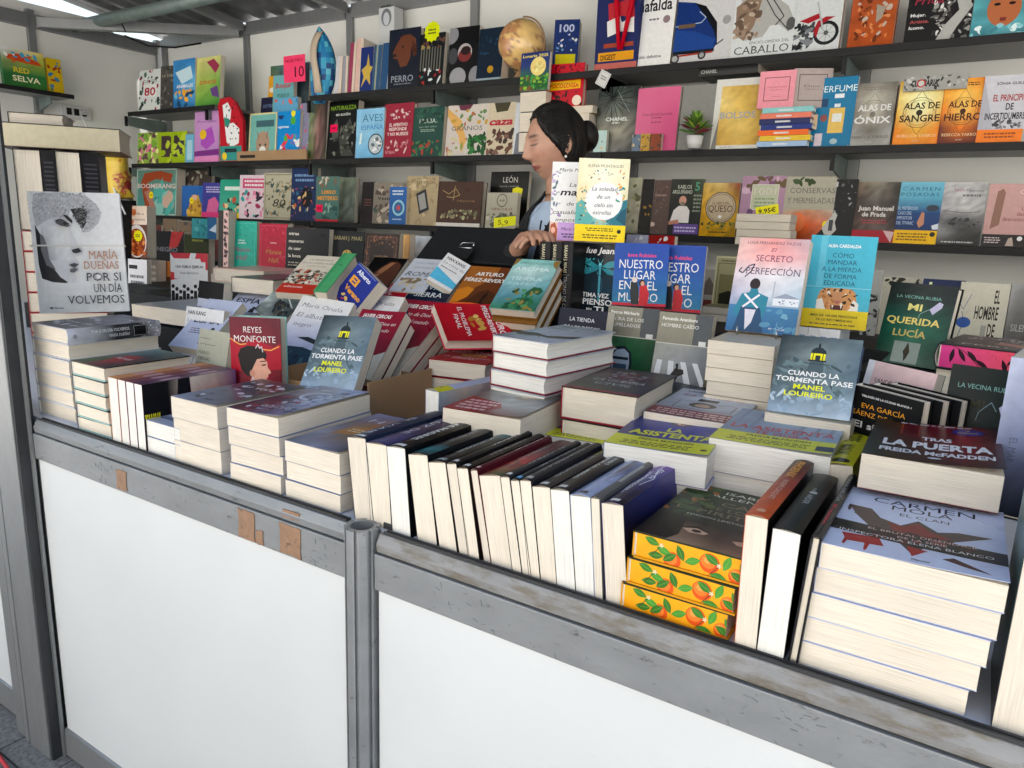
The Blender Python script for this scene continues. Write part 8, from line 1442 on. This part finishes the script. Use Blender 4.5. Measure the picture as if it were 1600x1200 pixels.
# ================================================================ the woman
PX, PY = -1.19, 2.13                      # below the head
HC = Vector((at_y(868, 226, 2.12).x, 2.12, at_y(868, 226, 2.12).z))
fwd = Vector((-.66, -.75, 0)).normalized()
pitch = math.radians(-11)
F3 = Vector((fwd.x * math.cos(pitch), fwd.y * math.cos(pitch), math.sin(pitch)))
RT = F3.cross(Vector((0, 0, 1))).normalized(); UP3 = RT.cross(F3).normalized()
HM = Matrix(((RT.x, F3.x, UP3.x, HC.x), (RT.y, F3.y, UP3.y, HC.y), (RT.z, F3.z, UP3.z, HC.z), (0, 0, 0, 1)))
HS = .98
def g(x, z, cx, cz, sx, sz): return math.exp(-((x - cx) / sx) ** 2 - ((z - cz) / sz) ** 2)
def head_point(th, ph):
    """th azimuth (0 = forward), ph elevation; head frame x right, y forward, z up, metres"""
    x = math.sin(th) * math.cos(ph); y = math.cos(th) * math.cos(ph); z = math.sin(ph)
    X, Y, Z = .074 * x, .094 * y, .118 * z
    if Z < 0:
        k = min(1, -Z / .118); X *= 1 - .34 * k ** 1.3
        Y = Y * (1 - .02 * k) if y > 0 else Y * (1 - .45 * k)
    if y > 0:
        fr = y ** 1.5
        Y += fr * (.0215 * g(X, Z, 0, -.025, .0125, .012) + .013 * g(X, Z, 0, -.006, .0095, .020) + .007 * g(X, Z, 0, .012, .007, .02)   # nose
                   + .007 * g(abs(X), Z, .011, -.030, .007, .007)
                   + .0055 * g(X, Z, 0, .036, .045, .010)                                                          # brow
                   - .0115 * g(abs(X), Z, .031, .016, .016, .011) + .0075 * g(abs(X), Z, .031, .012, .012, .009)   # sockets and lids
                   + .006 * g(abs(X), Z, .042, -.018, .020, .018)                                                  # cheeks
                   + .0095 * g(X, Z, 0, -.056, .020, .0055) + .0095 * g(X, Z, 0, -.068, .017, .006) - .004 * g(X, Z, 0, -.0618, .022, .0022)
                   - .004 * g(X, Z, 0, -.080, .02, .007) + .013 * g(X, Z, 0, -.096, .028, .018) - .003 * g(X, Z, 0, -.046, .006, .006))
    return Vector((X, Y, Z)) * HS
body = MB()
NT, NP = 128, 110; rings = []
for j in range(1, NP):
    ph = -math.pi / 2 + math.pi * j / NP
    rings.append([HM @ head_point(2 * math.pi * i / NT, ph) for i in range(NT)])
body.loft(rings)
def ell(c, rx, ry, ax=Vector((1, 0, 0)), ay=Vector((0, 1, 0)), n=24): return [c + ax * rx * math.cos(2 * math.pi * k / n) + ay * ry * math.sin(2 * math.pi * k / n) for k in range(n)]
neck_t = HM @ Vector((0, -.018, -.045)); neck_b = Vector((HC.x + .03, PY + .035, 1.56))
body.loft([ell(neck_t.lerp(neck_b, f), .058 + .004 * f * f * 4, .060 + .004 * f * 4) for f in (0, .3, .6, .85, 1)])
# torso: shoulders seen from the front-right, body turned the same way as the head
TF = Vector((-.40, -.92, 0)).normalized(); TR_ = TF.cross(Vector((0, 0, 1)))
TX, TY = neck_b.x - .01, neck_b.y + .01
def torso(off=0.0, z0=.55, z1=1.50):
    prof = ((.55, .165, .12), (.80, .17, .125), (.98, .185, .14), (1.10, .165, .125), (1.22, .175, .13), (1.33, .19, .125), (1.41, .195, .105), (1.46, .165, .085), (1.495, .10, .07), (1.515, .062, .058))
    return [ell(Vector((TX, TY, z)) + TF * .0, a + off, b + off, TR_, TF, 32) for z, a, b in [(q + .045 if q > 1 else q, a, b) for q, a, b in prof]]
body.loft(torso(0, .5, 1.52))
# arms: far arm (her right) comes forward to the counter edge beside the case
def limb(pts, rad, n=18):
    m_ = MB(); m_.tube(pts, rad, n); return m_
def join(dst, src):
    q = len(dst.v); dst.v += src.v; dst.f += [[i + q for i in f] for f in src.f]; dst.c += src.c
hand_p = at_y(834, 368, 1.86)
shL = Vector((TX, TY, 1.455)) + TR_ * -.165; shR = Vector((TX, TY, 1.455)) + TR_ * .165
elR = Vector((TX - .33, TY - .02, 1.17)); wrR = hand_p + Vector((-.055, .045, -.012))
elL = shL + Vector((.05, -.10, -.26)); wrL = hand_p + Vector((.075, .06, -.015))
armR = ([shR, shR.lerp(elR, .5), elR, elR.lerp(wrR, .5), wrR], [.055, .047, .042, .035, .026])
armL = ([shL, shL.lerp(elL, .5), elL, elL.lerp(wrL, .5), wrL], [.055, .047, .042, .035, .026])
for a_ in (armR, armL): join(body, limb(*a_))
def hand(w, d, side, up=Vector((0, 0, 1))):
    d = d.normalized(); s = d.cross(up).normalized() * side; u = s.cross(d).normalized() * side
    m_ = MB()
    m_.loft([ell(w + d * t, a, b, s, u, 14) for t, a, b in ((-.01, .025, .019), (.02, .034, .017), (.05, .040, .015), (.085, .040, .013), (.094, .036, .011))])
    for k, (o_, l) in enumerate(((-.030, .062), (-.010, .073), (.010, .070), (.029, .055))):
        p0 = w + d * .083 + s * o_; p1 = p0 + d * l * .45 - u * .006; p2 = p1 + d * l * .28 - u * .016; p3 = p2 + d * l * .14 - u * .020
        m_.tube([p0, p1, p2, p3], [.0095, .009, .008, .0065], 10)
    t0 = w + d * .02 + s * -.028; m_.tube([t0, t0 + d * .028 + s * -.022 - u * .006, t0 + d * .055 + s * -.026 - u * .014, t0 + d * .075 + s * -.018 - u * .020], [.014, .011, .010, .008], 10)
    return m_
join(body, hand(wrR, Vector((.75, -.55, .18)), 1)); join(body, hand(wrL, Vector((-.75, -.5, .12)), -1))
# legs down to the stall floor
for s in (-1, 1):
    hp = Vector((TX, TY, .93)) + TR_ * .09 * s
    join(body, limb([hp, hp + Vector((0, 0, -.38)), hp + Vector((0, .01, -.78))], [.085, .06, .045])); 
    ft = hp + Vector((0, .01, -.775)); join(body, limb([ft, ft + TF * .08 + Vector((0, 0, -.01)), ft + TF * .17 + Vector((0, 0, -.018))], [.04, .038, .025]))
me0 = body.mesh('body_src'); ob0 = bpy.data.objects.new('src', me0); CO.objects.link(ob0)
md = ob0.modifiers.new('r', 'REMESH'); md.mode = 'VOXEL'; md.voxel_size = .0032; md.use_smooth_shade = True
sm = ob0.modifiers.new('s', 'SMOOTH'); sm.factor = .5; sm.iterations = 3
dg = bpy.context.evaluated_depsgraph_get(); dg.update(); me = bpy.data.meshes.new_from_object(ob0.evaluated_get(dg))
bpy.data.objects.remove(ob0); bpy.data.meshes.remove(me0)
while me.color_attributes: me.color_attributes.remove(me.color_attributes[0])
at_ = me.color_attributes.new('Col', 'FLOAT_COLOR', 'POINT'); HI = HM.inverted(); buf = np.empty((len(me.vertices), 4), dtype=np.float32)
SKIN = np.array([.47, .255, .170]); co = np.empty(len(me.vertices) * 3, dtype=np.float32); me.vertices.foreach_get('co', co); co = co.reshape(-1, 3)
hi = np.array(HI); L_ = (co @ hi[:3, :3].T + hi[:3, 3]) / HS
lx, ly, lz = L_[:, 0], L_[:, 1], L_[:, 2]
G = lambda cx, cz, sx, sz, ab=False: np.exp(-(((np.abs(lx) if ab else lx) - cx) / sx) ** 2 - ((lz - cz) / sz) ** 2) * (ly > .03)
buf[:, :3] = SKIN; buf[:, 3] = 1
def blend(wt, c):
    wt = np.clip(wt, 0, 1)[:, None]; buf[:, :3] = buf[:, :3] * (1 - wt) + np.array(c) * wt
blend(.5 * G(.040, -.020, .02, .016, True), (.52, .22, .155)); blend(.35 * G(0, -.030, .014, .014), (.5, .22, .16))
lip = ((np.abs(lx) < .027) & (lz < -.050 + .0 * lx) & (lz > -.0735 + .35 * np.abs(lx)) & (lz < -.0505 - .25 * (np.abs(lx) - .0)) & (ly > .05)); blend(lip * .9, (.30, .085, .07))
blend(1.0 * G(0, -.0622, .021, .0016), (.13, .03, .03))
brow = np.exp(-(((np.abs(lx) - .030) / .0155) ** 4) - ((lz - (.0345 - .12 * np.abs(np.abs(lx) - .034))) / .0044) ** 2) * (ly > .03); blend(brow * .95, (.02, .014, .012))
lash = np.exp(-(((np.abs(lx) - .031) / .0135) ** 4) - ((lz - (.0065 + 11 * (np.abs(lx) - .031) ** 2)) / .0026) ** 2) * (ly > .03); blend(lash, (.012, .008, .008))
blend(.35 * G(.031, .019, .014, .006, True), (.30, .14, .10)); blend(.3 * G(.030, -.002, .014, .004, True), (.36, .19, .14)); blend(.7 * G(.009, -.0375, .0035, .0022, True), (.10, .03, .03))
blend(.45 * np.exp(-((np.abs(lx) - (.017 + .22 * (-.03 - lz))) / .0022) ** 2) * ((lz < -.030) & (lz > -.062) & (ly > .03)), (.30, .13, .09)); blend(.55 * G(.031, .0205, .015, .0022, True), (.2, .09, .06)); blend(.3 * G(.031, -.008, .012, .003, True), (.30, .15, .11))  # shading of the cheek folds and eye creases, painted into the skin colour
at_.data.foreach_set('color', buf.ravel()); me.name = 'body'
wo = tag(bpy.data.objects.new('person', me), 'woman in black jacket and pale blue shirt, dark hair in a bun, looking down', 'person'); CO.objects.link(wo); me.materials.clear(); me.materials.append(M['skin'])
for p_ in me.polygons: p_.use_smooth = True
# hair: cap swept back to a bun
hr = MB(); rings = []; NTH, NPH = 96, 60
for j in range(NPH + 1):
    ph = -1.05 + (math.pi / 2 + 1.0) * j / NPH; ring = []
    for i in range(NTH):
        th = 2 * math.pi * i / NTH; a_ = abs((th + math.pi) % (2 * math.pi) - math.pi)
        p = head_point(th, ph) / HS; n_ = Vector((p.x / .074 ** 2, p.y / .094 ** 2, p.z / .118 ** 2)).normalized()
        line = .82 if a_ < .45 else .82 - (a_ - .45) * 1.05 if a_ < 1.35 else -.12 - (a_ - 1.35) * 1.3 if a_ < 1.75 else -.64
        line = max(line, -.75); d = (ph - line) / .12; th_ = .0105 * min(1, max(-1, d)) + .0012 * math.sin(a_ * 60 + ph * 3) + .0015 * math.sin(th * 23)
        if a_ > 1.5: th_ += .006 * min(1, max(0, (a_ - 1.5)))
        if d < 0: th_ = -.006
        ring.append(HM @ ((p + n_ * th_) * HS))
    rings.append(ring)
hr.loft(rings)
sd_ = MB(); R = random.Random(12)
for k in range(260):
    side = 1 if k % 2 else -1; a0 = R.uniform(.3, 1.65); line = .82 if a0 < .45 else .82 - (a0 - .45) * 1.05 if a0 < 1.35 else -.12 - (a0 - 1.35) * 1.3
    a1, p1 = math.pi - R.uniform(0, .35), R.uniform(-.15, .35); top = R.uniform(.1, .75) * (1 - a0 / 2.2); pts_ = []
    for q in range(9):
        f = q / 8; a_ = a0 + (a1 - a0) * f; ph = (line + .02) * (1 - f) + p1 * f + top * math.sin(math.pi * f); ph = min(ph, 1.45)
        p = head_point(side * a_, ph) / HS; n_ = Vector((p.x / .074 ** 2, p.y / .094 ** 2, p.z / .118 ** 2)).normalized()
        pts_.append(HM @ ((p + n_ * ((.004 if q == 0 else .0125) + R.uniform(-.0006, .0016))) * HS))
    sd_.tube(pts_, [R.uniform(.0006, .0016)] * 9, 4)
o = sd_.build('hair_strands', M['hair'], wo, True); o['kind'] = 'stuff'
bun = HM @ (Vector((0, -.112, .012)) * HS)
hair = hr.build('hair', M['hair'], wo, True)
bb = MB(); rg = []
for j in range(15):
    ph = -math.pi / 2 + math.pi * (j + .5) / 15; rg.append([bun + RT * .050 * math.cos(ph) * math.cos(t) * (1 + .05 * math.sin(5 * t + j)) + UP3 * .048 * math.sin(ph) + F3 * .034 * math.cos(ph) * math.sin(t) for t in [2 * math.pi * k / 28 for k in range(28)]])
bb.loft(rg); bb.build('hair_bun', M['hair'], wo, True)
# ears
for s in (1, -1):
    e_ = MB(); rg = []
    for k in range(9):
        f = k / 8; t = math.pi * f; w_ = .0165 * math.sin(t) ** .5 + .001
        c = Vector((s * (.0745 + .004 * math.sin(t)), -.006 - .006 * f, -.036 + .062 * f)) * HS
        rg.append([HM @ (c + Vector((s * .005 * math.cos(q) * (1 if k not in (0, 8) else .2), w_ * math.sin(q), 0)) + Vector((s * .004 * (1 if math.sin(q) < 0 else 0), 0, 0))) for q in [2 * math.pi * m_ / 12 for m_ in range(12)]])
    e_.loft(rg, (*SKIN, 1)); e_.build('ear', M['skin'], wo, True)
    q = HM @ (Vector((s * .080, .0, -.043)) * HS)
    pe = MB(); pe.loft([[q + Vector((.0045 * math.cos(p2) * math.cos(t), .0045 * math.cos(p2) * math.sin(t), .0045 * math.sin(p2))) for t in [k * .7854 for k in range(8)]] for p2 in (-1.4, -.7, 0, .7, 1.4)]); pe.build('earring', M['pearl'], wo, True)
# clothes
def shell(src, off, name, m, cap=True, seed=1):
    o = src.build(name, m, wo, True); t_ = bpy.data.textures.new('folds', 'CLOUDS'); t_.noise_scale = .09
    sd = o.modifiers.new('sub', 'SUBSURF'); sd.levels = sd.render_levels = 2
    dm = o.modifiers.new('folds', 'DISPLACE'); dm.texture = t_; dm.strength = .014; dm.mid_level = .5; dm.texture_coords = 'GLOBAL'; return o
jk = MB(); 
def jring(z, a, b, gap):
    """open-fronted ring: points run round the back from one lapel edge to the other"""
    P_ = []
    for k in range(29):
        t = math.pi / 2 + gap + (2 * math.pi - 2 * gap) * k / 28; P_.append(Vector((TX, TY, z)) + TR_ * a * math.cos(t) + TF * b * math.sin(t))
    return P_
prof = ((.80, .20, .155, .02), (.98, .215, .17, .03), (1.10, .20, .158, .05), (1.20, .205, .16, .06), (1.30, .213, .152, .12), (1.38, .215, .138, .20), (1.435, .205, .118, .32), (1.475, .150, .098, .48), (1.505, .095, .085, .75), (1.53, .075, .078, .85))
sv = []
for z, a, b, gp in prof: sv.append(jring(z + (.045 if z > 1 else 0), a, b, gp))
bse = len(jk.v)
for r in sv: jk.v += [tuple(p) for p in r]
for j in range(len(sv) - 1):
    for k in range(28): jk.f.append([j * 29 + k, j * 29 + k + 1, (j + 1) * 29 + k + 1, (j + 1) * 29 + k]); jk.c.append(None)
o = shell(jk, 0, 'jacket', M['jacket']); so_ = o.modifiers.new('thick', 'SOLIDIFY'); so_.thickness = .006
for nm, (pts, rad) in (('sleeve', armR), ('sleeve', armL)):
    pts2 = list(pts[:-1]) + [pts[-2].lerp(pts[-1], .86)]
    s_ = MB(); s_.tube(pts2, [.074, .064, .058, .050, .042], 20); shell(s_, 0, nm, M['jacket'])
sh = MB(); sh.loft([ell(Vector((TX, TY, z + .045)), a, b, TR_, TF, 32) for z, a, b in ((.9, .195, .15), (1.10, .178, .138), (1.22, .187, .142), (1.33, .197, .135), (1.41, .195, .116), (1.46, .160, .094), (1.492, .098, .076))], None, False); shell(sh, 0, 'shirt', M['shirt'])
for s in (-1, 1):   # shirt collar
    cb = Vector((TX, TY, 1.53)); cl_ = MB()
    P0 = cb + TR_ * .02 * s + TF * .082; P1 = cb + TR_ * .075 * s + TF * .03 + Vector((0, 0, .035)); P2 = cb + TR_ * .07 * s - TF * .04 + Vector((0, 0, .055)); P3 = cb + TR_ * .07 * s + TF * .105 + Vector((0, 0, -.05)); P4 = cb + TR_ * .105 * s + TF * .04 + Vector((0, 0, -.005)); P5 = cb + TR_ * .095 * s - TF * .04 + Vector((0, 0, .02))
    cl_.v = [tuple(p) for p in (P0, P1, P2, P5, P4, P3)]; cl_.f = [[0, 1, 4, 5], [1, 2, 3, 4]]; cl_.c = [None, None]
    o = cl_.build('collar', M['shirt'], wo, True); q_ = o.modifiers.new('t', 'SOLIDIFY'); q_.thickness = .003
gs = at_y(853, 372, 1.93)
gg = MB(); gg.tube([at_y(846, 345, 1.95), at_y(843, 362, 1.93), at_y(849, 374, 1.92), at_y(856, 366, 1.92), at_y(852, 352, 1.93)], .0028, 8); tag(gg.build('spectacles_cord', M['black'], None, True), 'thin dark cord hanging in front of the woman\'s shirt', 'cord')
